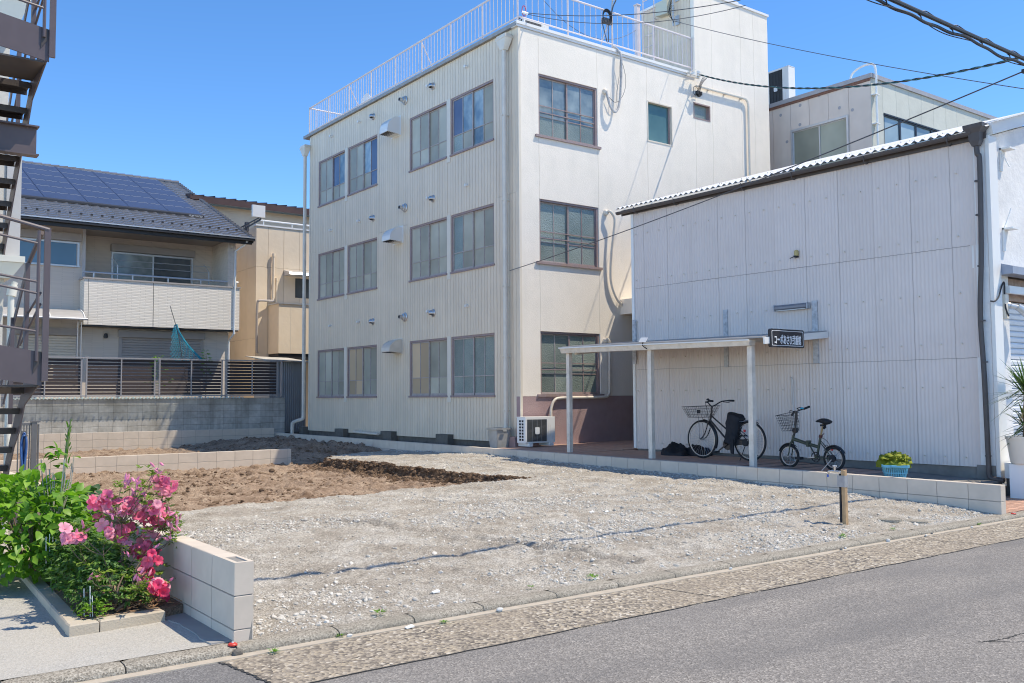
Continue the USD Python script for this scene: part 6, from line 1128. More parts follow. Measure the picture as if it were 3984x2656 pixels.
part('gable', MB().prism([(25.0, 6.5), (40.6, 6.5), (40.6, 6.85), (RYR, 10.05), (25.0, 6.85)], 8.9, 9.0, 'yzx'), m_hwall, hs)
part('gable_trim', MB().bar([9.44, EY - 0.02, rz(EY) - 0.1], [9.44, RYR, rz(RYR) - 0.1], 0.05, 0.16), m_hdark, hs)
part('soffit', MB().box(-4, 9.0, 24.75, 26.59, 6.785, 6.8), m_soffit, hs); part('soffit', MB().box(4.43, 8.74, 25.02, 26.59, 6.75, 6.78), m_soffit, hs)
part('gutter', MB().box(-4, 9.48, 24.49, 24.61, 6.73, 6.83), m_hdark, hs); part('gutter_lip', MB().box(-4, 9.48, 24.475, 24.49, 6.81, 6.84), m_alu, hs)
part('fascia', MB().box(-4, 9.42, 24.62, 24.68, 6.62, 6.72), m_hdark, hs)
TP, TE = 0.309, 0.268
tile_sec = [(0.0, 0.014), (0.04, 0.002), (0.12, 0.0), (0.2, 0.002), (0.27, 0.02), (0.305, 0.03), (0.315, 0.026)]
stiles = MB(); nt = 0; want = []
for r in range(31):
    y0 = EY - 0.06 + r * TE
    for c in range(26):
        x0 = 9.35 - (c + 1) * TP
        covered = 26.9 < y0 and x0 + 0.1 < 8.42 and y0 < 32.3
        if not covered and y0 < RYR - 0.1: want.append((x0, y0, c, r))
want.sort(key=lambda q: q[3])
for (x0, y0, c, r) in want:
    V = []
    for yy, lift in ((y0, 0.03), (y0 + TE + 0.02, 0.0)):
        for px_, pz_ in tile_sec: V.append([x0 + px_, yy, rz(yy) + pz_ + lift - 0.01])
    for px_, pz_ in tile_sec: V.append([x0 + px_, y0, rz(y0) + pz_ - 0.012])
    F = [[i, i + 1, i + 8, i + 7] for i in range(6)] + [[i + 14, i + 15, i + 1, i] for i in range(6)]
    nt += 1
    if nt <= 300: part('roof_tile', MB().add(V, F), m_rtile, hs, smooth=40)
    else: stiles.add(V, np.array(F))
if stiles.n: part('upper_tiles', stiles, m_rtile, hs, kind='stuff')
for k in range(26): part('snow_guard', MB().box(9.18 - k * TP - 0.03, 9.18 - k * TP + 0.03, 25.4, 25.46, rz(25.4) + 0.02, rz(25.4) + 0.075), m_hdark, hs)
for k in range(33):
    y = EY + 0.0 + k * 0.2525; part('verge_tile', MB().hexa([[9.33, y - 0.03, rz(y) - 0.06], [9.50, y - 0.03, rz(y) - 0.06], [9.50, y + 0.25, rz(y + 0.25) - 0.07], [9.33, y + 0.25, rz(y + 0.25) - 0.07]], [[9.33, y - 0.03, rz(y) + 0.065], [9.49, y - 0.03, rz(y) + 0.055], [9.49, y + 0.25, rz(y + 0.25) + 0.02], [9.33, y + 0.25, rz(y + 0.25) + 0.03]]), m_rtile, hs)
for k in range(21):
    x = 9.42 - k * 0.298; part('ridge_tile', MB().tube([[x, RYR, rz(RYR) + 0.01], [x - 0.27, RYR, rz(RYR) + 0.0], [x - 0.275, RYR, rz(RYR) - 0.005]], [0.115, 0.10, 0.10], 10), m_rtile, hs, smooth=40)
# solar modules
bx = [0.85, 2.15, 3.45, 4.745, 6.04, 7.335, 8.51]; by = np.linspace(26.93, 32.45, 7)
for c in range(6):
    for r in range(6):
        x0, x1, y0, y1 = bx[c] + 0.008, bx[c + 1] - 0.008, by[r] + 0.012, by[r + 1] - 0.012
        pnl = part('solar_panel', MB().hexa([[x0, y0, rz(y0) + 0.06], [x1, y0, rz(y0) + 0.06], [x1, y1, rz(y1) + 0.06], [x0, y1, rz(y1) + 0.06]], [[x0, y0, rz(y0) + 0.10], [x1, y0, rz(y0) + 0.10], [x1, y1, rz(y1) + 0.10], [x0, y1, rz(y1) + 0.10]]), m_solar, hs)
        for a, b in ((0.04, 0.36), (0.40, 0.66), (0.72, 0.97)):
            part('frame_glint', MB().hexa([[x0 + (x1 - x0) * a, y1 - 0.026, rz(y1 - 0.026) + 0.1005], [x0 + (x1 - x0) * b, y1 - 0.026, rz(y1 - 0.026) + 0.1005], [x0 + (x1 - x0) * b, y1 - 0.012, rz(y1 - 0.012) + 0.1005], [x0 + (x1 - x0) * a, y1 - 0.012, rz(y1 - 0.012) + 0.1005]], [[x0 + (x1 - x0) * a, y1 - 0.026, rz(y1 - 0.026) + 0.103], [x0 + (x1 - x0) * b, y1 - 0.026, rz(y1 - 0.026) + 0.103], [x0 + (x1 - x0) * b, y1 - 0.012, rz(y1 - 0.012) + 0.103], [x0 + (x1 - x0) * a, y1 - 0.012, rz(y1 - 0.012) + 0.103]]), m_solarline, pnl)  # thin pale broken lines along the upper edge of each module
ft = part('panel_skirt', MB().hexa([[0.8, 26.80, rz(26.80) + 0.02], [8.52, 26.80, rz(26.80) + 0.02], [8.52, 26.92, rz(26.92) + 0.02], [0.8, 26.92, rz(26.92) + 0.02]], [[0.8, 26.80, rz(26.80) + 0.09], [8.52, 26.80, rz(26.80) + 0.09], [8.52, 26.92, rz(26.92) + 0.105], [0.8, 26.92, rz(26.92) + 0.105]]), m_hdark, hs)
tm = meshkit.text_mesh('SOLAR FRONTIER', 0.045, 0.003); v = tm.vertices
part('skirt_lettering', trimesh.Trimesh(np.c_[7.98 + v[:, 0] * 0.9, 26.797 - v[:, 2], rz(26.80) + 0.035 + v[:, 1]], tm.faces, process=False), m_white, ft)
part('downpipe', MB().tube([[9.25, 24.6, 6.72], [9.2, 24.75, 6.6], [8.98, 24.95, 6.4], [8.96, 24.97, 3.75], [8.97, 24.97, 3.62], [8.98, 25.3, 3.5], [9.0, 25.55, 3.4], [9.0, 25.56, 1.0]], 0.035, 8), m_white, hs)

# ---------------------------------------------------------------- tan house further right
m_tan = M('tan_panel', (0.80, 0.665, 0.49), 0.8, 0.04, 3, dirt=(0.70, 0.55, 0.38), ds=0.8, damt=0.35, bump=0.4, bs=8, bdist=0.015, rnd=0.025)
tn = thing('tan_house', 'tan panel clad house with brown metal roof behind the louvred fence', 'house')
part('wall', MB().box(10.92, 22, 28.04, 40, 0, 7.9), m_groove, tn)
for a, b in zip([10.88, 11.35, 11.98, 12.62, 13.3, 14.0], [11.35, 11.98, 12.62, 13.3, 14.0, 22]):
    for z0, z1 in ((6.40, 7.93), (0.0, 6.392)): part('front_panel', MB().box(a + 0.006, b - 0.006, 28.0, 28.035, z0, z1), m_tan, tn)
for a, b in zip([28.0, 28.9, 30.0, 31.1], [28.9, 30.0, 31.1, 36]):
    for z0, z1 in ((6.40, 7.93), (3.7, 6.392), (0.0, 3.692)): part('side_panel', MB().box(10.88, 10.915, a + 0.006, b - 0.006, z0, z1), m_tan, tn)
part('parapet_cap', MB().box(10.85, 22, 27.97, 28.2, 7.94, 8.0), m_white, tn); part('roof_rail', MB().cyl([11.0, 28.1, 8.18], [14.5, 28.1, 8.18], 0.03, 8), m_white, tn)
for x in (11.2, 12.35, 13.5): part('rail_post', MB().cyl([x, 28.1, 8.0], [x, 28.1, 8.18], 0.02, 6), m_white, tn)
part('upper_wall', MB().box(9.2, 22, 30.4, 40, 6, 9.0), m_tan, tn)
part('roof', MB().hexa([[9.0, 29.9, 8.98], [24, 29.9, 8.98], [24, 40, 10.6], [9.0, 40, 10.6]], [[9.0, 29.9, 9.24], [24, 29.9, 9.24], [24, 40, 10.9], [9.0, 40, 10.9]]), M('brown_fascia', (0.085, 0.045, 0.035), 0.5, 0.25, 2.5), tn)
for k in range(16):
    x = 9.1 + k * 0.42; part('roof_rib', MB().bar([x, 29.88, 9.262], [x, 40, 10.92], 0.03, 0.04), m_hdark, tn)
part('porch_box', MB().box(11.38, 20, 27.0, 27.99, 3.10, 4.93), m_tan, tn)
for x in (11.85, 12.45): part('box_joint', MB().box(x, x + 0.012, 26.996, 26.9999, 3.12, 4.92), m_trim, tn)
part('box_cap', MB().box(11.34, 20, 26.96, 28.0, 4.932, 4.98), m_alu, tn)
part('box_base', MB().box(11.40, 20, 27.04, 27.99, 2.9, 3.09), m_hdark, tn)
part('vent_pipe', MB().cyl([11.53, 27.9, 5.12], [11.53, 27.9, 6.9], 0.05, 10).cyl([11.53, 27.9, 6.8], [11.53, 27.9, 6.92], 0.065, 10), m_tan, tn, smooth=40)
part('vent_pipe', MB().cyl([11.66, 27.93, 4.98], [11.66, 27.93, 5.98], 0.04, 10).cyl([11.66, 27.93, 5.9], [11.66, 27.93, 6.0], 0.055, 10), m_tan, tn, smooth=40)
part('drain_pipe', MB().tube(bez([[11.53, 27.9, 5.2], [11.5, 27.88, 5.12], [11.2, 27.8, 5.10], [10.92, 27.7, 5.08], [10.84, 27.7, 5.0], [10.82, 27.7, 4.5], [10.82, 27.7, 3.3], [10.86, 27.72, 3.12]], 6), 0.045, 8), m_shbox, tn, smooth=50)
part('window_hood', MB().prism([(28.0, 6.34), (27.5, 6.22), (27.42, 6.12), (28.0, 6.12)], 11.98, 14, 'yzx'), m_alu, tn)
part('dark_window', MB().box(12.45, 14, 27.985, 28.0, 5.3, 6.05), m_dglass, tn)
an = thing('flat_antenna', 'square white flat antenna on a braced arm above the tan house parapet', 'antenna', (10.37, 26.5, 7.96))
part('panel', MB().prism(sbox(-0.235, 0.0, 0.235, 0.43).buffer(0.0), -0.05, 0.05, 'xzy'), m_white, an)
am = MB(); am.bar([0.1, 0.05, 0.03], [-0.55, 0.9, -0.42], 0.035, 0.035).bar([0.1, 0.05, -0.08], [-0.5, 0.9, -0.52], 0.03, 0.03)
for k in range(5): f_ = k / 4.5; am.bar([0.1 - 0.62 * f_, 0.05 + 0.85 * f_, 0.03 - 0.44 * f_], [0.08 - 0.58 * f_, 0.05 + 0.85 * f_, -0.09 - 0.42 * f_], 0.02, 0.02)
am.bar([0.1, 0.0, -0.05], [0.1, 1.4, -0.15], 0.04, 0.04)
part('arm', am, m_wire, an); part('mount', MB().box(0.05, 0.17, 1.35, 1.5, -0.3, 0.05), m_wire, an)
# narrow corrugated store between the wall and the building
gs = thing('metal_store', 'narrow grey corrugated store squeezed between the block wall and the building', 'shed')
m_gcorr = M('grey_corrugated', (0.33, 0.34, 0.345), 0.45, 0.08, 4, metal=0.2, dirt=(0.2, 0.18, 0.16), ds=2, damt=0.3)
nn = 160; xx = np.linspace(10.0, 11.3, nn); yv = 24.4 + 0.008 * np.cos(xx / 0.075 * 6.283); i = np.arange(nn - 1)
part('front_sheet', MB().add(np.vstack([np.c_[xx, yv, np.full(nn, 0.38)], np.c_[xx, yv, np.full(nn, 2.68)]]), np.c_[i, i + 1, i + nn + 1, i + nn]), m_gcorr, gs, smooth=40)
part('body', MB().box(10.0, 11.3, 24.42, 25.8, 0.2, 2.68), m_gcorr, gs)
part('roof', MB().hexa([[9.75, 24.15, 2.70], [11.35, 24.15, 2.66], [11.35, 26, 2.86], [9.75, 26, 2.9]], [[9.75, 24.15, 2.735], [11.35, 24.15, 2.695], [11.35, 26, 2.89], [9.75, 26, 2.93]]), m_oldblock, gs)
part('base', MB().box(9.98, 11.3, 24.38, 25.8, -0.2, 0.3), m_dkconc, gs)

# ---------------------------------------------------------------- louvred fence on the weathered wall, clear strip, net, shrubs behind
m_fence = M('dark_brown_slat', (0.05, 0.037, 0.034), 0.5, 0.1, 9, spec=0.3); m_fpost = M('stainless_brown_post', (0.36, 0.33, 0.32), 0.4, 0.06, 9, metal=0.3)
fn = thing('louvre_fence', 'brown louvred fence panels with grey posts on the weathered block wall', 'fence')
px_ = [-0.08, 1.925, 3.925, 5.93, 7.935, 9.72]
for i, x in enumerate(px_):
    part('post', MB().box(x - 0.035, x + 0.0, 22.68, 22.74, 1.5, 2.66), m_fpost, fn); part('post', MB().box(x - 0.17, x - 0.135, 22.70, 22.74, 1.5, 2.64), m_fpost, fn)
    if i == 5: break
    x1 = px_[i + 1]; xm = (x + x1 - 0.15) / 2
    part('post', MB().box(xm - 0.03, xm + 0.0, 22.685, 22.74, 1.56, 2.63), m_fpost, fn)
    part('top_rail', MB().box(x, x1 - 0.035, 22.68, 22.76, 2.61, 2.645), m_fpost, fn); part('bottom_rail', MB().box(x, x1 - 0.035, 22.69, 22.75, 1.53, 1.565), m_fpost, fn)
    for k in range(11):
        z = 1.575 + k * 0.0945; part('slat', MB().hexa([[x + 0.002, 22.745, z], [x1 - 0.172, 22.745, z], [x1 - 0.172, 22.765, z + 0.012], [x + 0.002, 22.765, z + 0.012]], [[x + 0.002, 22.752, z + 0.068], [x1 - 0.172, 22.752, z + 0.068], [x1 - 0.172, 22.775, z + 0.074], [x + 0.002, 22.775, z + 0.074]]), m_fence, fn)
nn = 420; xx = np.linspace(2.0, 8.43, nn); zz = 0.02 * np.cos(xx / 0.098 * 6.283); i = np.arange(nn - 1)
m_clearp = usdkit.material(stage, '/World/Looks/clear_corrugated', {'t': ('transparent_bsdf', {'color': (0.85, 0.92, 0.90)}), 'g': ('principled_bsdf', {'base_color': (0.62, 0.70, 0.66), 'roughness': 0.25}), 'm': ('mix_closure', {'fac': 0.55})}, [('t.BSDF', 'm.closure1'), ('g.BSDF', 'm.closure2')], surface='m.closure')
cs_ = thing('clear_corrugated_strip', 'strip of clear corrugated plastic lying along the top of the weathered wall', 'strip', (0, 0, 0))
part('sheet', MB().add(np.vstack([np.c_[xx, np.full(nn, 22.55) + 0.01 * np.sin(xx), 1.465 + zz], np.c_[xx, np.full(nn, 22.70), 1.50 + zz]]), np.c_[i, i + 1, i + nn + 1, i + nn]), m_clearp, cs_, smooth=50)
for k, x in enumerate(np.arange(2.6, 8.3, 0.098)): 
    if k % 2 == 0: part('edge_drip', MB().lathe([(0, -0.03), (0.012, -0.025), (0.03, 0.0), (0.022, 0.03), (0, 0.035)], 8, (x, 22.56, 1.475)), m_clearp, cs_, smooth=50)
nt_ = thing('blue_net', 'blue bird net gathered on a leaning pole behind the fence', 'net', (0, 0, 0))
m_bnet = M('blue_net_cord', (0.03, 0.27, 0.36), 0.6, 0.15, 9); NP = {}
top = np.array([6.58, 23.3, 3.72]); net = MB()
def npt(u, v): # u across, v down
    a = np.array([6.50 - 0.17 * v ** 0.8, 23.3, 3.70 - 1.06 * v]); b = np.array([6.62 + 0.86 * v ** 1.6, 23.45 + 0.1 * v, 3.74 - 1.08 * v]); return a * (1 - u) + b * u + np.array([0, 0.04 * math.sin(u * 9 + v * 5), -0.04 * math.sin(math.pi * u) * v])
for k in range(-9, 10):
    l1 = [npt(min(max(k / 9 + t, 0), 1), t) for t in np.linspace(0, 1, 16) if 0 <= k / 9 + t <= 1]; l2 = [npt(1 - min(max(k / 9 + t, 0), 1), t) for t in np.linspace(0, 1, 16) if 0 <= k / 9 + t <= 1]
    for l in (l1, l2):
        if len(l) > 1: net.tube(l, 0.006, 4)
net.tube([npt(1, t) for t in np.linspace(0, 1, 12)], 0.022, 6).tube([npt(0.96, t) for t in np.linspace(0.1, 1, 12)], 0.018, 6)
part('mesh', net, m_bnet, nt_); part('pole', MB().cyl([6.36, 23.3, 4.28], [6.62, 23.35, 3.5], 0.010, 6).cyl([6.62, 23.35, 3.5], [7.0, 23.5, 1.6], 0.012, 6), m_wire, nt_)
m_lite = leafmat('light_green_leaf', (0.16, 0.30, 0.05), (0.22, 0.36, 0.07))
def leaf_mesh(L_, w, curl=0.15, fold=0.25, n=4):
    V, F = [], []
    for i in range(n + 1):
        t = i / n; ww = w * math.sin(math.pi * min(t ** 0.8, 1)) if 0 < t < 1 else 0.0; z = -curl * L_ * t * t
        V += [[L_ * t, -ww, z + fold * ww], [L_ * t, 0, z], [L_ * t, ww, z + fold * ww]]
    for i in range(n):
        for j in (0, 1): F.append([i * 3 + j, i * 3 + j + 3, i * 3 + j + 4, i * 3 + j + 1])
    return np.array(V, float), np.array(F)
def orient(d, up, roll=0.0):
    d = np.asarray(d, float); d = d / np.linalg.norm(d); s = np.cross(up, d); s = s / max(np.linalg.norm(s), 1e-6); u = np.cross(d, s); c_, s_ = math.cos(roll), math.sin(roll)
    return np.stack([d, s * c_ + u * s_, u * c_ - s * s_])
def scatter_leaves(t, name, mat, items, cap=300, stuff='small_leaves', mk=None):
    rest = MB()
    for k, (p, d, L_, w, roll, curl) in enumerate(items):
        v, f = (mk or leaf_mesh)(L_, w, curl); v = v @ orient(d, [0, 0, 1.0], roll) + np.asarray(p)
        if k < cap: part(name, MB().add(v, f), mat[k % len(mat)] if isinstance(mat, list) else mat, t, smooth=True)
        else: rest.add(v, f)
    if rest.n: part(stuff, rest, mat[0] if isinstance(mat, list) else mat, t, smooth=True, kind='stuff')
for nm, lab, cx, z0, z1, nl, wd in (('shrub', 'light green seedling tree poking above the fence beside the net', 7.56, 2.2, 2.97, 80, 0.17), ('shrub', 'low light green shrub showing over and through the fence', 6.15, 1.7, 2.76, 150, 0.42)):
    t = thing(nm, lab, 'shrub', (cx, 23.55, 1.0)); part('stem', MB().tube([[0, 0, 0], [0.02, 0, z1 - 1.1]], [0.015, 0.004], 6), m_trunk, t); it = []
    for k in range(nl):
        z = RG.uniform(z0 - 1, z1 - 1); r = wd * (1.1 - (z - z0 + 1) / (z1 - z0 + 0.4)); a = RG.uniform(0, 6.28); it.append(([r * math.cos(a) * RG.uniform(0.2, 1), 0.25 * math.sin(a) * RG.uniform(0.2, 1), z], [math.cos(a), math.sin(a), 0.3], 0.11, 0.03, RG.normal(0, 0.4), 0.3))
    scatter_leaves(t, 'leaf', m_lite, it)
# ---------------------------------------------------------------- left property: pavement, planter, apartment corner, steel stair
X_, Y_ = np.meshgrid(np.linspace(-9, -0.1195, 90), np.linspace(0.032, 5.6, 60)); Z_ = 0.001 + 0.012 * sstep(0.1, 3.0, Y_) + 0.004 * (fbm(np.c_[X_.ravel(), Y_.ravel(), 0 * X_.ravel()] * 1.4, 3, 4).reshape(X_.shape) - 0.5)
i = (np.arange(59)[:, None] * 90 + np.arange(89)[None]).ravel()
pt_ = trimesh.Trimesh(np.c_[X_.ravel(), Y_.ravel(), Z_.ravel()], np.vstack([np.c_[i, i + 1, i + 91], np.c_[i, i + 91, i + 90]]), process=False)
struct('pavement_apron', pt_, m_pave, 'pale washed concrete apron left of the block wall', smooth=True)
struct('left_ground', MB().box(-40, -0.125, 5.59, 22.7, -0.3, 0.0), m_conc, 'concrete yard behind the steel stair')
m_skirt_shade = M('shadow_tinted_base', (0.30, 0.29, 0.275), 0.8, 0.1, 8, bump=0.3, bs=40)  # darker tone paints in the shadow lying along the wall foot
xs = np.linspace(0.04, 0.93, 20); w = 0.10 + 0.06 * fbm(np.c_[xs * 5, xs * 0, xs * 0], 3, 8)
struct('mortar_skirt', MB().prism([(-0.119, 0.04)] + [(-0.119 - a, y) for a, y in zip(w, xs)] + [(-0.119, 0.93)], 0.0, 0.010), m_skirt_shade, 'thin strip at the foot of the block wall end with the wall shadow painted into its colour')
# planter edging
bed = thing('planter_bed', 'kerbed planting bed of worn concrete edging along the block wall', 'planter')
m_edge = M('worn_edging', (0.50, 0.435, 0.34), 0.9, 0.10, 12, dirt=(0.38, 0.325, 0.25), ds=3, damt=0.5, bump=0.5, bs=70, bdist=0.008)
def edging(p0, p1, w_=0.105, h0=0.0, h1=0.072):
    p0, p1 = np.array(p0, float), np.array(p1, float); d = (p1 - p0) / np.linalg.norm(p1 - p0); n = np.array([-d[1], d[0]]); e = 0.008; mb = MB()
    lo = [[*p0, h0], [*p1, h0], [*(p1 + n * w_), h0], [*(p0 + n * w_), h0]]; md = [[q[0], q[1], h1 - e] for q in lo]; P_ = [p0 + d * e + n * e, p1 - d * e + n * e, p1 - d * e + n * (w_ - e), p0 + d * e + n * (w_ - e)]
    mb.hexa(lo, md); mb.hexa(md, [[*q, h1] for q in P_]); part('edging_stone', mb, m_edge, bed)
edging((-0.872, 0.755), (-0.70, 0.762)); edging((-0.692, 0.763), (-0.285, 0.805))
pp = [0.86, 1.46, 2.06, 2.66, 3.26, 3.86, 4.3]
for a, b in zip(pp[:-1], pp[1:]): edging((-0.871 + 0.036 * (b - 0.86), b - 0.003), (-0.871 + 0.036 * (a - 0.86), a + 0.003), 0.10)
part('soil', MB().prism([(-0.80, 0.84), (-0.28, 0.88), (-0.125, 0.95), (-0.125, 4.3), (-0.67, 4.3)], 0.0, 0.066), m_soil, bed)
mul = MB(); rg = np.random.RandomState(9)
for k in range(150):
    c = np.array([rg.normal(-0.42, 0.10), rg.normal(1.03, 0.05), 0.08 + abs(rg.normal(0, 0.025))]); a = rg.uniform(0, 3.14); L_ = rg.uniform(0.02, 0.06); d = np.array([math.cos(a), math.sin(a), rg.normal(0, 0.4)]) * L_
    mul.bar(c - d / 2, c + d / 2, rg.uniform(0.006, 0.016), 0.004)
part('bark_mulch', mul, M('bark_mulch_look', (0.30, 0.17, 0.09), 0.9, 0.45, 60), bed, kind='stuff')

# plants
m_leafA = [leafmat('bush_leaf_bright', (0.17, 0.33, 0.035), (0.24, 0.42, 0.05), tr=0.4), leafmat('bush_leaf_mid', (0.12, 0.26, 0.028), (0.17, 0.33, 0.04), tr=0.4), leafmat('bush_leaf_yellow', (0.22, 0.40, 0.04), (0.30, 0.47, 0.06), tr=0.4)]
m_leafD = leafmat('dark_ivy_leaf', (0.03, 0.085, 0.022), (0.05, 0.12, 0.03)); m_stemg = M('green_stem', (0.12, 0.17, 0.05), 0.6, 0.2, 20); m_stemb = M('brown_stem', (0.17, 0.12, 0.08), 0.85, 0.3, 40, bump=0.4, bs=90); m_twig = M('grey_twig', (0.40, 0.36, 0.29), 0.85, 0.25, 40)
bush = thing('leafy_bush', 'big bright green leafy bush filling the rear of the planting bed', 'shrub', (-0.72, 2.75, 0.07)); rg = np.random.RandomState(21); it = []
for k in range(1700):
    while True:
        u = rg.normal(size=3); u /= np.linalg.norm(u)
        if u[2] > -0.75: break
    r = rg.uniform(0.35, 1.0) ** 0.6 * (0.86 + 0.3 * fbm(np.array(u * 2.3 + 5), 2, 6)); p = np.array([u[0] * 0.50 * r - 0.05, u[1] * 0.62 * r, 0.34 + u[2] * 0.44 * r])
    if p[2] < 0.05 or p[0] > 0.52: continue
    d = u * [1, 1, 0.35] + rg.normal(size=3) * 0.45 + [0, -0.15, 0.05]; it.append((p, d, rg.uniform(0.07, 0.125), rg.uniform(0.022, 0.034), rg.normal(0, 0.5), rg.uniform(0.1, 0.5)))
it.sort(key=lambda q: q[0][1] * 1.0 + 0.5 * abs(q[0][0]) - 0.35 * q[0][2])
scatter_leaves(bush, 'leaf', m_leafA, it, 300, 'inner_leaves')
st = MB()
for k in range(16): a = rg.uniform(0, 6.28); r = rg.uniform(0.1, 0.4); st.tube(bez([[0.1 * math.cos(a), 0.1 * math.sin(a), 0], [0.6 * r * math.cos(a), 0.6 * r * math.sin(a), 0.25], [r * math.cos(a), r * math.sin(a), rg.uniform(0.4, 0.66)]], 5), 0.006, 5)
part('stems', st, m_stemb, bush)
ivy = thing('dark_leaf_plant', 'dark glossy leaved plant leaning over the block wall behind the bush', 'shrub', (-0.30, 3.0, 0.1)); it = []
for k in range(90): p = np.array([rg.normal(0.0, 0.07), rg.normal(0, 0.15), rg.uniform(0.22, 0.60)]); it.append((p, [rg.normal(0.3, 0.6), rg.normal(-0.2, 0.6), rg.normal(0, 0.4)], rg.uniform(0.06, 0.11), rg.uniform(0.02, 0.036), rg.normal(0, 0.6), 0.3))
scatter_leaves(ivy, 'leaf', m_leafD, it, 300); part('stem', MB().tube(bez([[0, 0, 0], [0.02, 0, 0.3], [0.0, 0.02, 0.6]], 5), 0.006, 5), m_stemb, ivy)
sp = thing('flower_spike', 'tall single green flower stalk rising above the leafy bush', 'plant', (-0.56, 2.7, 0.1))
part('stalk', MB().tube(bez([[0.0, 0, 0], [0.0, 0, 0.5], [0.02, 0, 0.78], [0.045, 0, 1.05], [0.062, 0, 1.20]], 6), [0.011] * 12 + [0.011, 0.011, 0.012, 0.013, 0.014, 0.014, 0.013, 0.012, 0.010, 0.008, 0.006, 0.005, 0.002], 7), m_stemg, sp, smooth=60)
it = [([0.045 + 0.012 * math.cos(k * 2.4), 0.012 * math.sin(k * 2.4), 0.80 + 0.017 * k], [math.cos(k * 2.4) * 0.5, math.sin(k * 2.4) * 0.5, 1.0], 0.05, 0.008, 0, 0.0) for k in range(22)]; scatter_leaves(sp, 'bract', m_leafA[1], it)
tw = thing('bare_twigs', 'cluster of bare grey twigs with a few fresh leaves beside the stalk', 'shrub', (-0.64, 2.5, 0.3)); mb = MB()
for k in range(12): a = rg.uniform(0, 6.28); r = rg.uniform(0.03, 0.16); mb.tube(bez([[r * 0.2 * math.cos(a), r * 0.4 * math.sin(a), 0.2], [r * 0.8 * math.cos(a), r * 0.6 * math.sin(a), 0.45], [r * math.cos(a), r * math.sin(a), rg.uniform(0.5, 0.72)]], 4), 0.004, 5)
part('twigs', mb, m_twig, tw, kind='stuff'); it = [([rg.normal(0.0, 0.04), rg.normal(0, 0.03), rg.uniform(0.62, 0.78)], rg.normal(size=3) * [1, 1, 0.5], rg.uniform(0.06, 0.09), 0.028, rg.normal(0, 0.4), 0.3) for k in range(26)]; scatter_leaves(tw, 'leaf', m_leafA[0], it)
# mugwort-like mass
m_mug = [leafmat('lobed_leaf_green', (0.14, 0.27, 0.06), (0.20, 0.35, 0.09), tr=0.42), leafmat('lobed_leaf_pale', (0.21, 0.35, 0.13), (0.28, 0.42, 0.17), tr=0.42)]
def lobed(L_, w, curl=0.2):
    V, F = [], []; lobes = [(1.0, 0.0, 1.0), (0.75, 0.75, 0.55), (0.75, -0.75, 0.55), (0.45, 1.15, 0.38), (0.45, -1.15, 0.38)]
    for (ln, a, base) in lobes:
        c0 = np.array([L_ * (1 - base) * 0.55, 0, 0]); d = np.array([math.cos(a), math.sin(a), 0]); s_ = np.array([-d[1], d[0], 0]); l = L_ * ln * (0.62 if a else 1.0); n0 = len(V)
        V += [c0, c0 + d * l * 0.5 + s_ * w * 0.35 + [0, 0, 0.1 * w], c0 + d * l - [0, 0, curl * l], c0 + d * l * 0.5 - s_ * w * 0.35 + [0, 0, 0.1 * w], c0 + d * l * 0.5 - [0, 0, curl * l * 0.3]]; F += [[n0, n0 + 4, n0 + 1], [n0 + 1, n0 + 4, n0 + 2], [n0, n0 + 3, n0 + 4], [n0 + 3, n0 + 2, n0 + 4]]
    return np.array(V, float), np.array(F)
mug = thing('lobed_leaf_clump', 'dense clump of lobed grey green leaves beside the azalea', 'plant', (-0.62, 1.5, 0.075)); it = []
for k in range(2300):
    x, y = rg.uniform(-0.17, 0.27), rg.uniform(-0.55, 0.75); top = 0.44 * (1 - (abs(x - 0.05) / 0.27) ** 2.2) * (0.78 + 0.35 * noise(np.array([x * 7, y * 7, 1.0]))) * min(1, (y + 0.62) * 4) * (0.8 + 0.25 * sstep(-0.6, 0.4, y))
    if top < 0.05: continue
    z = top * rg.uniform(0.25, 1.0) ** 0.45; a = rg.uniform(0, 6.28); it.append(((x, y, z), [math.cos(a), math.sin(a) - 0.3, rg.normal(0.15, 0.35)], rg.uniform(0.045, 0.08), rg.uniform(0.022, 0.034), rg.normal(0, 0.4), rg.uniform(0.1, 0.5)))
it.sort(key=lambda q: q[0][1] - 1.6 * q[0][2]); scatter_leaves(mug, 'leaf', m_mug, it, 300, 'lower_leaves', lobed)
st = MB()
for k in range(60): x, y = rg.uniform(-0.15, 0.2), rg.uniform(-0.5, 0.7); st.tube([[x, y, 0], [x + rg.normal(0, 0.02), y + rg.normal(0, 0.02), 0.22]], 0.003, 4)
part('stems', st, m_stemg, mug, kind='stuff')
par = thing('parsley_plant', 'small bright parsley-like plant at the corner of the bed', 'plant', (-0.70, 0.88, 0.075)); it = []
for k in range(70): a = rg.uniform(0, 6.28); r = rg.uniform(0.0, 0.085); it.append(((r * math.cos(a), r * math.sin(a) * 0.7, rg.uniform(0.01, 0.10) * (1.25 - r / 0.1)), [math.cos(a), math.sin(a), 0.3], rg.uniform(0.03, 0.045), 0.02, rg.normal(0, 0.4), 0.3))
scatter_leaves(par, 'leaf', [m_leafA[0], m_leafA[2]], it, 300, 'leaves', lobed)
stakes = thing('plant_stakes', 'three thin white wire plant stakes among the leaves', 'stake', (0, 0, 0))
for x, y, z0, z1 in ((-0.71, 0.95, 0.06, 0.26), (-0.70, 0.93, 0.05, 0.2), (-0.735, 1.0, 0.06, 0.24)): part('stake', MB().tube([[x, y, z0], [x - 0.005, y, z1]], 0.003, 5), m_white, stakes)
for k in range(5): part('stake', MB().tube([[-0.86 + 0.022 * k + 0.1, 2.12, 0.2], [-0.865 + 0.022 * k + 0.1, 2.12, 0.46 - 0.02 * abs(k - 1)]], 0.004, 5), m_white, stakes)
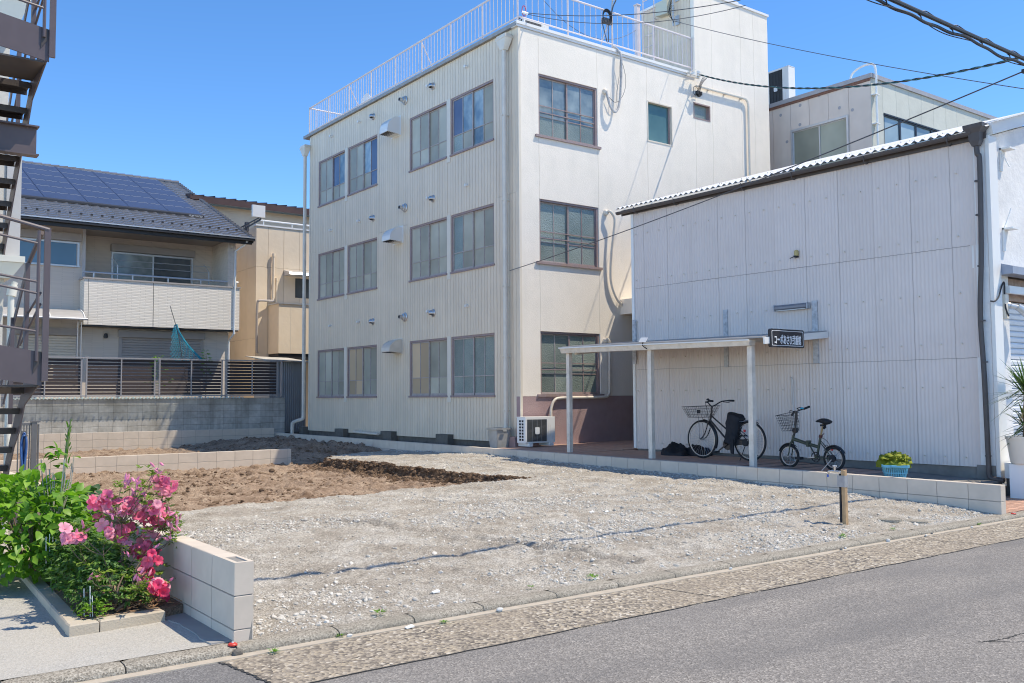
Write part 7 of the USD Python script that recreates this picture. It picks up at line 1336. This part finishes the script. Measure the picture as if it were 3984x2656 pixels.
# azalea
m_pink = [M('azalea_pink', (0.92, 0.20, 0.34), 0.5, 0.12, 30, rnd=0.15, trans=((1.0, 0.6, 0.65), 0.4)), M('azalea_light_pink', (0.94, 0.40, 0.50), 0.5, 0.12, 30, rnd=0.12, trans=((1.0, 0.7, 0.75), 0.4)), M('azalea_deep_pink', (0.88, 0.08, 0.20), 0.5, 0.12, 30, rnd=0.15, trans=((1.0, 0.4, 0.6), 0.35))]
m_bud = M('azalea_bud', (0.80, 0.25, 0.38), 0.5, 0.15, 30, rnd=0.15); m_azl = [leafmat('azalea_leaf', (0.16, 0.25, 0.03), (0.24, 0.33, 0.05)), leafmat('azalea_leaf_dark', (0.07, 0.13, 0.025), (0.11, 0.18, 0.035))]
AZ = [(-0.279, 1.083, 0.969, 0), (-0.234, 1.19, 0.915, 0), (-0.215, 1.129, 0.85, 1), (-0.164, 1.211, 0.804, 1), (-0.208, 1.219, 0.871, 1), (-0.51, 1.023, 0.885, 0), (-0.431, 1.005, 0.886, 0), (-0.399, 1.293, 0.872, 0), (-0.583, 1.091, 0.794, 1), (-0.637, 1.082, 0.751, 1), (-0.537, 1.348, 0.684, 1), (-0.594, 1.165, 0.762, 1), (-0.38, 1.293, 0.781, 0), (-0.441, 1.167, 0.689, 1), (-0.414, 1.224, 0.708, 1), (-0.549, 1.053, 0.682, 0), (-0.473, 1.222, 0.624, 0), (-0.434, 1.304, 0.527, 1), (-0.438, 1.183, 0.532, 1), (-0.317, 1.259, 0.643, 1), (-0.306, 1.235, 0.631, 1), (-0.275, 1.022, 0.716, 1), (-0.181, 1.265, 0.595, 1), (-0.185, 1.207, 0.62, 1), (-0.567, 1.105, 0.562, 1), (-0.796, 1.011, 0.569, 1), (-0.723, 1.303, 0.51, 1), (-0.743, 1.165, 0.593, 0), (-0.806, 1.252, 0.524, 0), (-0.266, 1.308, 0.475, 1), (-0.326, 1.25, 0.514, 0), (-0.26, 1.322, 0.39, 1), (-0.3, 1.113, 0.364, 1), (-0.333, 1.28, 0.399, 1), (-0.426, 1.156, 0.402, 0), (-0.272, 1.327, 0.359, 1), (-0.309, 1.166, 0.233, 1), (-0.417, 0.88, 0.276, 0), (-0.319, 0.839, 0.216, 1), (-0.294, 0.884, 0.222, 1), (-0.239, 1.1, 0.133, 1), (-0.332, 0.973, 0.226, 0), (-0.68, 1.048, 0.266, 0), (-0.169, 1.105, 0.566, 0), (-0.108, 1.178, 0.598, 0), (-0.177, 1.135, 0.491, 0), (-0.137, 1.123, 0.552, 0), (-0.325, 1.205, 0.793, 0), (-0.378, 1.204, 0.823, 0), (-0.362, 1.316, 0.587, 0), (-0.498, 1.239, 0.58, 0), (-0.185, 1.325, 0.534, 0), (-0.33, 1.3, 0.749, 0), (-0.334, 1.347, 0.691, 0), (-0.141, 1.235, 0.622, 0), (-0.229, 1.057, 0.656, 0)]
LV = [(-0.353, 1.301, 0.606), (-0.476, 1.338, 0.711), (-0.616, 1.317, 0.706), (-0.625, 1.199, 0.631), (-0.155, 1.25, 0.668), (-0.169, 1.074, 0.533), (-0.167, 1.291, 0.454), (-0.701, 1.201, 0.594), (-0.62, 0.983, 0.323), (-0.588, 0.914, 0.338), (-0.612, 1.116, 0.234), (-0.452, 1.155, 0.2), (-0.429, 0.831, 0.239), (-0.218, 1.164, 0.25), (-0.346, 1.085, 0.337), (-0.493, 0.836, 0.23), (-0.702, 0.97, 0.318), (-0.459, 1.269, 0.761), (-0.381, 1.305, 0.734), (-0.407, 1.015, 0.831), (-0.274, 1.215, 0.78), (-0.287, 1.016, 0.823), (-0.138, 1.251, 0.74), (-0.14, 1.116, 0.607), (-0.062, 1.308, 0.469), (-0.135, 1.343, 0.537), (-0.255, 1.177, 0.574), (-0.338, 1.349, 0.472), (-0.42, 1.108, 0.552), (-0.532, 1.027, 0.529), (-0.512, 1.21, 0.523), (-0.525, 1.011, 0.882), (-0.308, 1.069, 0.936), (-0.244, 1.143, 0.919), (-0.272, 1.214, 0.644), (-0.562, 1.055, 0.787), (-0.354, 1.015, 0.74), (-0.308, 1.304, 0.584), (-0.463, 1.11, 0.617), (-0.319, 1.336, 0.672), (-0.21, 1.314, 0.74), (-0.163, 1.132, 0.643), (-0.416, 1.161, 0.661), (-0.505, 1.182, 0.701), (-0.603, 1.225, 0.652), (-0.084, 1.208, 0.538), (-0.161, 1.196, 0.591)]
az = thing('azalea', 'pink flowering azalea with straggling stems in front of the block wall', 'shrub', (0, 0, 0)); rg = np.random.RandomState(33)
def petal_flower(c, d, r, op):
    V, F = [], []; B = orient(d, [0, 0, 1.0], rg.uniform(0, 6.28)); n = 5
    for k in range(n):
        a = k * 2 * np.pi / n; rad = np.array([0, math.cos(a), math.sin(a)]); tan = np.array([0, -math.sin(a), math.cos(a)]); n0 = len(V)
        for t, wd, fw in ((0.05, 0.10, -0.25), (0.45, 0.34, 0.08), (0.8, 0.46, 0.18 + 0.1 * op), (1.08, 0.25, 0.10)):
            for s_ in (-1, 0, 1): V.append(np.array([fw * r * 0.8 - (0.06 if s_ == 0 else 0) * r + rg.normal(0, 0.035) * r, 0, 0]) + rad * t * r * op + tan * s_ * wd * r * (0.75 + 0.25 * op))
        for i in range(3):
            for j in (0, 1): F.append([n0 + i * 3 + j, n0 + i * 3 + j + 1, n0 + (i + 1) * 3 + j + 1, n0 + (i + 1) * 3 + j])
    return np.array(V) @ B + c, np.array(F)
base = np.array([-0.50, 1.03, 0.08]); stems = MB()
hubs = [np.array(h) for h in ((-0.60, 1.12, 0.42), (-0.46, 1.2, 0.46), (-0.34, 1.2, 0.42), (-0.24, 1.2, 0.40), (-0.28, 1.05, 0.19), (-0.58, 0.98, 0.24), (-0.42, 0.98, 0.24), (-0.66, 1.15, 0.34), (-0.2, 1.2, 0.55), (-0.48, 1.15, 0.62))]
for h in hubs: stems.tube(bez([base + rg.normal(size=3) * [0.04, 0.03, 0], base * 0.6 + h * 0.4 + rg.normal(size=3) * 0.03, h], 6), np.linspace(0.0065, 0.003, 13), 5)
def reach(c):
    h = min(hubs, key=lambda q: np.linalg.norm(q - c) + 2.0 * max(q[2] - c[2], 0)); m_ = h * 0.5 + c * 0.5 + rg.normal(size=3) * 0.02 - [0, 0, 0.02]; stems.tube(bez([h, m_, c], 4), np.linspace(0.003, 0.0014, 9), 4)
az_leaf = []
for (x, y, z, k) in AZ:
    c = np.array([x, y, z]); reach(c)
    for f_ in range(5 if k else 0):
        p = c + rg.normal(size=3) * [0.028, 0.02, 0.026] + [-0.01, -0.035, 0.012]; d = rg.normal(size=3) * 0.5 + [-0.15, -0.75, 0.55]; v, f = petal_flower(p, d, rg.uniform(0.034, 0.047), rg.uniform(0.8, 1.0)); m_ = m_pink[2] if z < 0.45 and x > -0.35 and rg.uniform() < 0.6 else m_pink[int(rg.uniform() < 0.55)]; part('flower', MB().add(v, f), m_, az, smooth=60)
    for b in range(2 if k else 4):
        d = rg.normal(size=3) * 0.5 + [0, -0.2, 0.8]; d /= np.linalg.norm(d); p = c + rg.normal(size=3) * (0.035 if k else 0.02); part('bud', MB().tube([p, p + d * 0.014, p + d * 0.032, p + d * 0.05], [0.004, 0.009, 0.008, 0.001], 6), m_bud, az, smooth=60)
    az_leaf += [c + rg.normal(size=3) * 0.035 + [0.01, 0.045, -0.02] for q in range(2 if k else 3)]
for q in LV: reach(np.array(q)); az_leaf += [np.array(q)] + [np.array(q) + rg.normal(size=3) * 0.04 for w_ in range(2)]
for k in range(40): h = hubs[rg.randint(len(hubs))]; az_leaf.append(h + rg.normal(size=3) * [0.09, 0.06, 0.09])
it = []
for c in az_leaf:
    for k in range(6): a = k * 1.05 + rg.uniform(0, 0.5); it.append((c + rg.normal(size=3) * 0.005, [math.cos(a), math.sin(a), rg.uniform(0.1, 0.8)], rg.uniform(0.028, 0.05), rg.uniform(0.006, 0.010), rg.normal(0, 0.3), 0.1))
rg.shuffle(it); scatter_leaves(az, 'leaf', m_azl, it, 240, 'whorled_leaves', lambda L_, w, c: leaf_mesh(L_, w, c, 0.2, 3))
for k in range(5): stems.tube(bez([base + rg.normal(size=3) * [0.06, 0.04, 0], base + [rg.normal(0, 0.08), rg.normal(0, 0.05), 0.10], base + [rg.normal(0, 0.12), rg.normal(0, 0.08), 0.22]], 5), np.linspace(0.011, 0.004, 11), 6)
part('stems', stems, m_stemb, az, smooth=60)

# ---------------------------------------------------------------- apartment corner at the left edge
m_lb = M('beige_render', (0.66, 0.62, 0.54), 0.8, 0.05, 3, bump=0.4, bs=14, bdist=0.01); m_lbw = M('ivory_trim', (0.74, 0.71, 0.61), 0.5, 0.05, 4); m_lgrey = M('light_grey_panel', (0.55, 0.54, 0.52), 0.6, 0.05, 3)
lb_ = thing('corner_apartments', 'beige apartment corner with ivory ledge and downpipe behind the steel stair', 'building')
part('wall', MB().box(-9, -0.60, 5.62, 14, 0, 9.5), m_lb, lb_)
part('ledge', MB().box(-9, -0.452, 5.3, 14, 2.89, 2.955).hexa([[-9, 5.5, 2.74], [-0.55, 5.5, 2.74], [-0.55, 14, 2.74], [-9, 14, 2.74]], [[-9, 5.32, 2.889], [-0.46, 5.32, 2.889], [-0.46, 14, 2.889], [-9, 14, 2.889]]), m_lbw, lb_)
part('ledge', MB().box(-9, -0.455, 5.3, 14, 5.70, 5.78).hexa([[-9, 5.45, 5.5], [-0.53, 5.45, 5.5], [-0.53, 14, 5.5], [-9, 14, 5.5]], [[-9, 5.32, 5.699], [-0.465, 5.32, 5.699], [-0.465, 14, 5.699], [-9, 14, 5.699]]), m_lbw, lb_)
part('end_panel', MB().box(-0.598, -0.458, 5.6, 7.5, 2.957, 4.3), m_lgrey, lb_)
part('downpipe', MB().tube([[-0.545, 5.5, 0], [-0.545, 5.5, 2.6], [-0.51, 5.5, 2.7]], 0.032, 10).cyl([-0.545, 5.5, 2.55], [-0.53, 5.5, 2.66], 0.05, 10).cyl([-0.545, 5.5, 2.2], [-0.545, 5.5, 2.23], 0.038, 10), m_lbw, lb_, smooth=40)
part('window_frame', MB().box(-0.95, -0.72, 5.585, 5.62, 4.95, 5.4).box(-3, -0.9, 5.585, 5.62, 0.9, 2.2), m_alu, lb_)

# ---------------------------------------------------------------- steel stair
m_steel = M('plum_brown_steel', (0.105, 0.08, 0.083), 0.42, 0.1, 6, dirt=(0.135, 0.10, 0.095), ds=2.0, damt=0.4, spec=0.5); m_tread = M('dark_tread_steel', (0.060, 0.05, 0.048), 0.45, 0.15, 6, dirt=(0.13, 0.10, 0.075), ds=2.5, damt=0.5)
st_ = thing('steel_stair', 'plum brown outdoor steel stair at the left edge', 'stair')
def plate(poly, x, th=0.012): return MB().prism(poly, x - th / 2, x + th / 2, 'yzx')
for lv, z in ((0, 1.865), (1, 4.728)):
    s0 = 0.165
    f = part('landing_fascia', MB().prism([(-0.60, z), (-2.6, z + s0 * 2.0), (-2.6, z - 0.29 + s0 * 2.0), (-0.60, z - 0.29)], 3.394, 3.406, 'xzy'), m_steel, st_)
    part('fascia_gusset', MB().prism([(-0.664, z + 0.001), (-0.664 + 0.055, z - 0.002), (-0.664 + 0.05, z - 0.09), (-0.664 - 0.005, z - 0.18)], 3.386, 3.392, 'xzy'), m_tread, f)
    part('landing', MB().box(-2.4, -0.63, 3.41, 4.0, z - 0.30, z - 0.285), m_tread, st_)
    part('stringer', plate([(3.41, z - 0.29), (4.06, z - 0.46), (4.32, z - 0.72), (4.57, z - 0.86), (5.05, z - 1.30), (5.38, z - 1.62), (6.6, z - 2.80), (6.6, z - 2.55), (5.38, z - 1.35), (5.05, z - 1.03), (4.57, z - 0.58), (4.32, z - 0.42), (4.06, z - 0.2), (3.41, z)], -0.62), m_steel, st_)
    part('stringer', plate([(3.41, z - 0.29), (4.06, z - 0.46), (4.32, z - 0.72), (4.57, z - 0.86), (5.05, z - 1.30), (5.38, z - 1.62), (6.6, z - 2.80), (6.6, z - 2.55), (5.38, z - 1.35), (5.05, z - 1.03), (4.57, z - 0.58), (4.32, z - 0.42), (4.06, z - 0.2), (3.41, z)], -1.75), m_steel, st_)
    for k in range(13):
        y = 4.05 + k * 0.205; zz = z - 0.30 - k * 0.19
        if zz < 0.05: break
        part('tread', MB().box(-1.74, -0.63, y, y + 0.25, zz - 0.012, zz).box(-1.74, -0.63, y, y + 0.008, zz - 0.055, zz - 0.012).box(-1.74, -0.63, y + 0.242, y + 0.25, zz - 0.055, zz - 0.012), m_tread, st_)
    # railing on the landing edge
    part('post', MB().box(-0.605, -0.555, 3.37, 3.393, z - 0.25, z + 1.09), m_steel, st_)
    part('thin_post', MB().cyl([-0.648, 3.38, z - 0.08], [-0.648, 3.38, z + 1.06], 0.014, 8), m_steel, st_)
    for z0, z1, r in ((1.075, 1.15, 0.017), (0.945, 1.003, 0.011), (0.61, 0.661, 0.011), (0.509, 0.571, 0.011), (0.178, 0.226, 0.011)):
        sl_ = (z1 - z0) / 0.35; part('rail', MB().tube([[-0.57 if r > 0.015 else -0.645, 3.38, z + z0], [-2.5, 3.38, z + z0 + sl_ * 1.9]], r, 8), m_steel, st_)
    for (y0, z0, y1, z1, r) in ((3.42, 1.05, 4.08, 0.84, 0.02), (3.42, 0.52, 4.08, 0.37, 0.011), (3.42, 0.42, 4.4, 0.11, 0.011)): part('flight_rail', MB().tube([[-0.62, y0, z + z0], [-0.62, y1, z + z1]], r, 8), m_steel, st_)
    part('flight_handrail', MB().bar([-0.62, 4.08, z + 0.84], [-0.62, 5.1, z + 0.13], 0.012, 0.075).bar([-0.62, 5.1, z + 0.13], [-0.62, 6.4, z - 1.1], 0.012, 0.075), m_steel, st_)
    for (y, a, b, w_) in ((3.98, -0.2, 0.85, 0.07), (4.75, -0.65, 0.4, 0.03)): part('flight_post', MB().box(-0.65, -0.615, y, y + w_, z + a, z + b), m_steel, st_)
    part('flight_rail', MB().tube([[-0.62, 4.0, z + 0.45], [-0.62, 5.3, z - 0.45]], 0.011, 8), m_steel, st_)
# beam carrying the flight
part('support_beam', MB().box(-2.4, -0.54, 4.28, 4.292, 3.80, 4.06).box(-2.4, -0.525, 4.22, 4.34, 4.06, 4.075).box(-2.4, -0.525, 4.22, 4.34, 3.785, 3.80), m_steel, st_)
part('column', MB().box(-1.3, -1.2, 6.3, 6.4, 0, 4.7), m_steel, st_)
# folding gate and hose by the stair foot
m_gate = M('bronze_aluminium', (0.17, 0.155, 0.145), 0.4, 0.08, 6, metal=0.3)
gt_ = thing('folding_gate', 'folded bronze aluminium gate standing at the end of the low wall', 'gate', (-0.42, 5.15, 0.0))
for k in range(5): part('bar', MB().box(-0.085 + 0.026 * k, -0.075 + 0.026 * k, -0.01, 0.01, 0.12, 1.19), m_gate, gt_)
part('stile', MB().box(0.04, 0.09, -0.03, 0.03, 0.0, 1.22), m_gate, gt_); part('top_rail', MB().box(-0.1, 0.04, -0.014, 0.014, 1.19, 1.215), m_gate, gt_); part('end_bar', MB().box(0.10, 0.112, -0.02, 0.02, 0.05, 1.2), m_gate, gt_); part('cap', MB().box(0.035, 0.12, -0.035, 0.035, 1.221, 1.235), m_gate, gt_)
hz_ = thing('garden_hose', 'bundle of blue garden hose hanging by the stair foot', 'hose', (-0.53, 4.6, 0.95)); mb = MB()
for k in range(6): th = np.linspace(0, 2 * np.pi, 26); mb.tube(np.c_[(0.010 + 0.006 * (k % 3)) * np.cos(th) - 0.004 * k + 0.006 * np.sin(2 * th), np.full(26, -0.02 * k), (0.15 + 0.012 * (k % 4)) * np.sin(th)], 0.009, 6)
part('hose', mb, M('blue_hose', (0.05, 0.12, 0.30), 0.4, 0.1, 20), hz_, smooth=60); part('hook', MB().cyl([0, 0.05, 0.16], [0, -0.14, 0.16], 0.008, 6).box(-0.02, 0.02, 0.03, 0.05, -0.9, 0.2), m_gate, hz_)

# ---------------------------------------------------------------- overhead lines
def line(name, label, pts, r, mat=None, n=6): t = thing(name, label, 'cable'); part('wire', MB().tube(pts, r, n), mat or m_wire, t, smooth=True); return t
def ray_pt(d, t): return CAM + np.array(d) * t
tk = thing('cable_bundle', 'thick black overhead cable bundle with spiral hangers along the street', 'cable')
part('cable', MB().tube([[-30, -0.338, 5.54], [30, -0.338, 5.54]], 0.024, 8), m_cable, tk)
xs = np.linspace(-12, 22, 700); lo = MB().tube(np.c_[xs, -0.33 + 0.012 * np.sin(xs * 5.1), 5.472 + 0.012 * np.sin(xs * 3.3) + 0.008 * np.sin(xs * 11)], 0.017, 6).tube(np.c_[xs, -0.33 + 0.02 * np.sin(xs * 4.2 + 1), 5.455 + 0.016 * np.sin(xs * 4.4 + 2)], 0.006, 5); part('lower_strand', lo, m_cable, tk, smooth=True)
for k in range(26):
    x = -6 + k * 0.66; part('hanger', MB().tube(bez([[x, -0.338, 5.50], [x + 0.02, -0.30, 5.55], [x + 0.1, -0.338, 5.58], [x + 0.28, -0.338, 5.565]], 4), 0.006, 5).cyl([x, -0.338, 5.52], [x + 0.03, -0.335, 5.46], 0.007, 5), m_cable, tk)
m_teal2 = M('green_wire', (0.02, 0.10, 0.10), 0.5)
a = red([17.46, 11.85, 10.46]); b = ray_pt([1.02975668, 0.45476556, 0.36175563], 14.0); c = sagline(a, b, 0.42, 160); th = np.linspace(0, 120, 160); off = np.c_[0.012 * np.cos(th), 0 * th, 0.012 * np.sin(th)]
gw = thing('service_cable', 'twisted green and black service cable from the stair tower corner', 'cable'); part('strand', MB().tube(c + off, 0.012, 5), m_teal2, gw, smooth=True); part('strand', MB().tube(c - off, 0.012, 5), m_cable, gw, smooth=True)
line('telephone_wire', 'thin wire crossing the sky from the bracket on the stair tower', sagline(red([17.3, 12.68, 12.25]), ray_pt([1.03080443, 0.45653394, 0.32721716], 14.5), 0.1), 0.008)
w5 = line('guy_wire', 'thin wire crossing in front of the workshop from the building downpipe', sagline(red([11.1, 12.31, 4.48]), ray_pt([1.03022607, 0.45555779, 0.3462824], 10.2), 0.10), 0.008)
e5 = ray_pt([1.03022607, 0.45555779, 0.3462824], 10.2); part('end_loop', MB().tube(bez([e5, e5 + [0.03, 0, -0.04], e5 + [0.02, 0, -0.14], e5 + [0.09, -0.02, -0.2]], 5), 0.009, 6).box(e5[0] - 0.02, e5[0] + 0.03, e5[1] - 0.02, e5[1] + 0.02, e5[2] - 0.02, e5[2] + 0.02), m_cable, w5)
w4 = line('aerial_wire', 'pair of thin wires from the railing corner rising past the dish', sagline(red([11.5, 12.05, 10.83]), ray_pt([0.7829436, 0.6343215, 0.42446467], 17.0), 0.16), 0.008); part('wire', MB().tube(sagline(red([11.5, 12.05, 10.80]), ray_pt([0.79, 0.633, 0.42], 17.0), 0.28), 0.007, 5), m_wire, w4)
part('red_tie', MB().tube(RED_O + RED_S * np.c_[11.42 + 0.06 * np.cos(np.linspace(0, 6.3, 16)), np.full(16, 12.1), 10.88 + 0.13 * np.sin(np.linspace(0, 6.3, 16))], 0.009, 5), m_red, w4); part('insulator', MB().cyl(red([11.36, 12.1, 10.84]), red([11.5, 12.05, 10.81]), 0.03, 8), m_whiteb, w4)
line('aerial_lead', 'sagging thin lead behind the roof railing', sagline(red([12.0, 12.6, 11.95]), red([16.3, 13.2, 11.9]), 0.7), 0.006)

# ---------------------------------------------------------------- survey markers, weeds and loose stones
for (x, y, lab) in ((-0.145, -0.05, 'red survey marker on a mortar lump at the left end of the lot'), (9.451, -0.055, 'red survey marker on the kerb at the right end of the lot')):
    t = thing('survey_marker', lab, 'marker', (x, y, 0.0)); part('plate', MB().lathe([(0, 0.016), (0.022, 0.014), (0.028, 0.008), (0.028, 0.002), (0, 0.002)], 16), M('marker_red_%d' % (x > 0), (0.55, 0.045, 0.03), 0.45, 0.1, 20), t, smooth=40); part('nail', MB().cyl([0, 0, 0.015], [0, 0, 0.021], 0.006, 8), m_whiteb, t)
    if x < 0: part('mortar_lump', MB().tm(trimesh.Trimesh(rock(3).vertices * [0.035, 0.035, 0.05] + [0.01, -0.055, -0.035], rock(3).faces, process=False)), m_dkconc, t)
wd = [(0.896, 0.06, 0.012, 0.9, 'weed sprouting in the gravel nearest the hollow block wall end'), (2.811, 0.09, 0.012, 1.0, 'reddish green weed by the kerb at the middle of the lot'), (6.197, 0.10, 0.01, 1.0, 'flat green weed on the gravel left of the wooden stake'), (7.07, 0.08, 0.01, 0.7, 'small round weed at the kerb in line with the wooden stake'), (0.524, -0.105, -0.045, 0.6, 'weed growing from the kerb joint beside a white stone'), (0.05, -0.19, -0.048, 0.7, 'weed in the gutter just right of the left survey marker'), (1.23, -0.21, -0.048, 0.6, 'thin grassy weed in the gutter beside the white paper scrap'), (8.518, -0.105, -0.045, 0.6, 'weed in the kerb joint near the right end of the block wall'), (2.2, 0.1, 0.015, 0.5, 'brown green weed among the stones by the kerb')]
for (x, y, z, s_, lab) in wd:
    t = thing('weed', lab, 'weed', (x, y, z)); it = []
    for k in range(26): a = rg.uniform(0, 6.28); r = rg.uniform(0, 0.03) * s_; it.append(((r * math.cos(a), r * math.sin(a), 0.004 + 0.02 * s_ * rg.uniform()), [math.cos(a), math.sin(a), rg.uniform(0.2, 0.9)], rg.uniform(0.025, 0.05) * s_, 0.006 * s_, 0, 0.2))
    scatter_leaves(t, 'leaf', [m_leafA[1], m_leafA[0]], it, 300)
m_loose = M('pale_stone', (0.55, 0.54, 0.51), 0.85, 0.12, 30); m_ldark = M('dark_stone', (0.13, 0.13, 0.125), 0.85, 0.2, 30)
ls = [(1.72, -0.16, 0.028, 0, 'rounded pale stone alone in the gutter at the middle of the kerb'), (0.57, -0.14, 0.02, 0, 'white stone beside the weed at the kerb joint'), (5.80, -0.14, 0.022, 1, 'dark flat stone in the gutter left of the wooden stake'), (5.9, -0.12, 0.018, 0, 'pale pebble next to the dark flat gutter stone'), (6.62, -0.13, 0.03, 0, 'largest pale stone in the gutter below the wooden stake'), (7.27, -0.17, 0.02, 0, 'grey pebble in the gutter right of the largest stone'), (7.46, -0.13, 0.02, 1, 'dark pebble at the kerb foot near the right end'), (4.2, -0.13, 0.02, 0, 'pale pebble against the kerb left of the gutter stones'), (8.25, -0.16, 0.02, 0, 'pebble farthest right in the gutter')]
for (x, y, r, dk, lab) in ls:
    k = ls.index((x, y, r, dk, lab)); t = thing('loose_stone', lab, 'stone', (x, y, -0.045)); rk_ = rock(60 + k, 0.75); part('stone', trimesh.Trimesh(rk_.vertices * r + [0, 0, r * 0.45], rk_.faces, process=False), m_ldark if dk else m_loose, t, smooth=35)
scr = thing('paper_scrap', 'white paper scrap lying in the gutter', 'litter', (0.985, -0.17, -0.045)); part('scrap', MB().hexa([[-0.03, -0.02, 0], [0.03, -0.016, 0.003], [0.028, 0.02, 0.0], [-0.026, 0.016, 0.002]], [[-0.03, -0.02, 0.004], [0.03, -0.016, 0.012], [0.028, 0.02, 0.016], [-0.026, 0.016, 0.006]]), m_white, scr)
for (x, y, s_, lab) in ((1.5, 0.33, 0.03, 'white broken tile piece lying in the gravel near the kerb'), (5.3, 2.64, 0.025, 'white scrap on the gravel in the right part of the lot'), (5.12, 2.7, 0.03, 'folded white scrap beside the other on the gravel')):
    z = float(lot_height(np.array([x]), np.array([y]))[0][0]); t = thing('white_scrap', lab, 'litter', (x, y, z + 0.005)); part('scrap', MB().hexa([[-s_, -s_ * 0.5, 0], [s_, -s_ * 0.4, 0], [s_ * 0.9, s_ * 0.5, 0], [-s_ * 0.8, s_ * 0.6, 0]], [[-s_, -s_ * 0.5, 0.006], [s_, -s_ * 0.4, 0.012], [s_ * 0.9, s_ * 0.5, 0.02], [-s_ * 0.8, s_ * 0.6, 0.008]]), m_white, t)
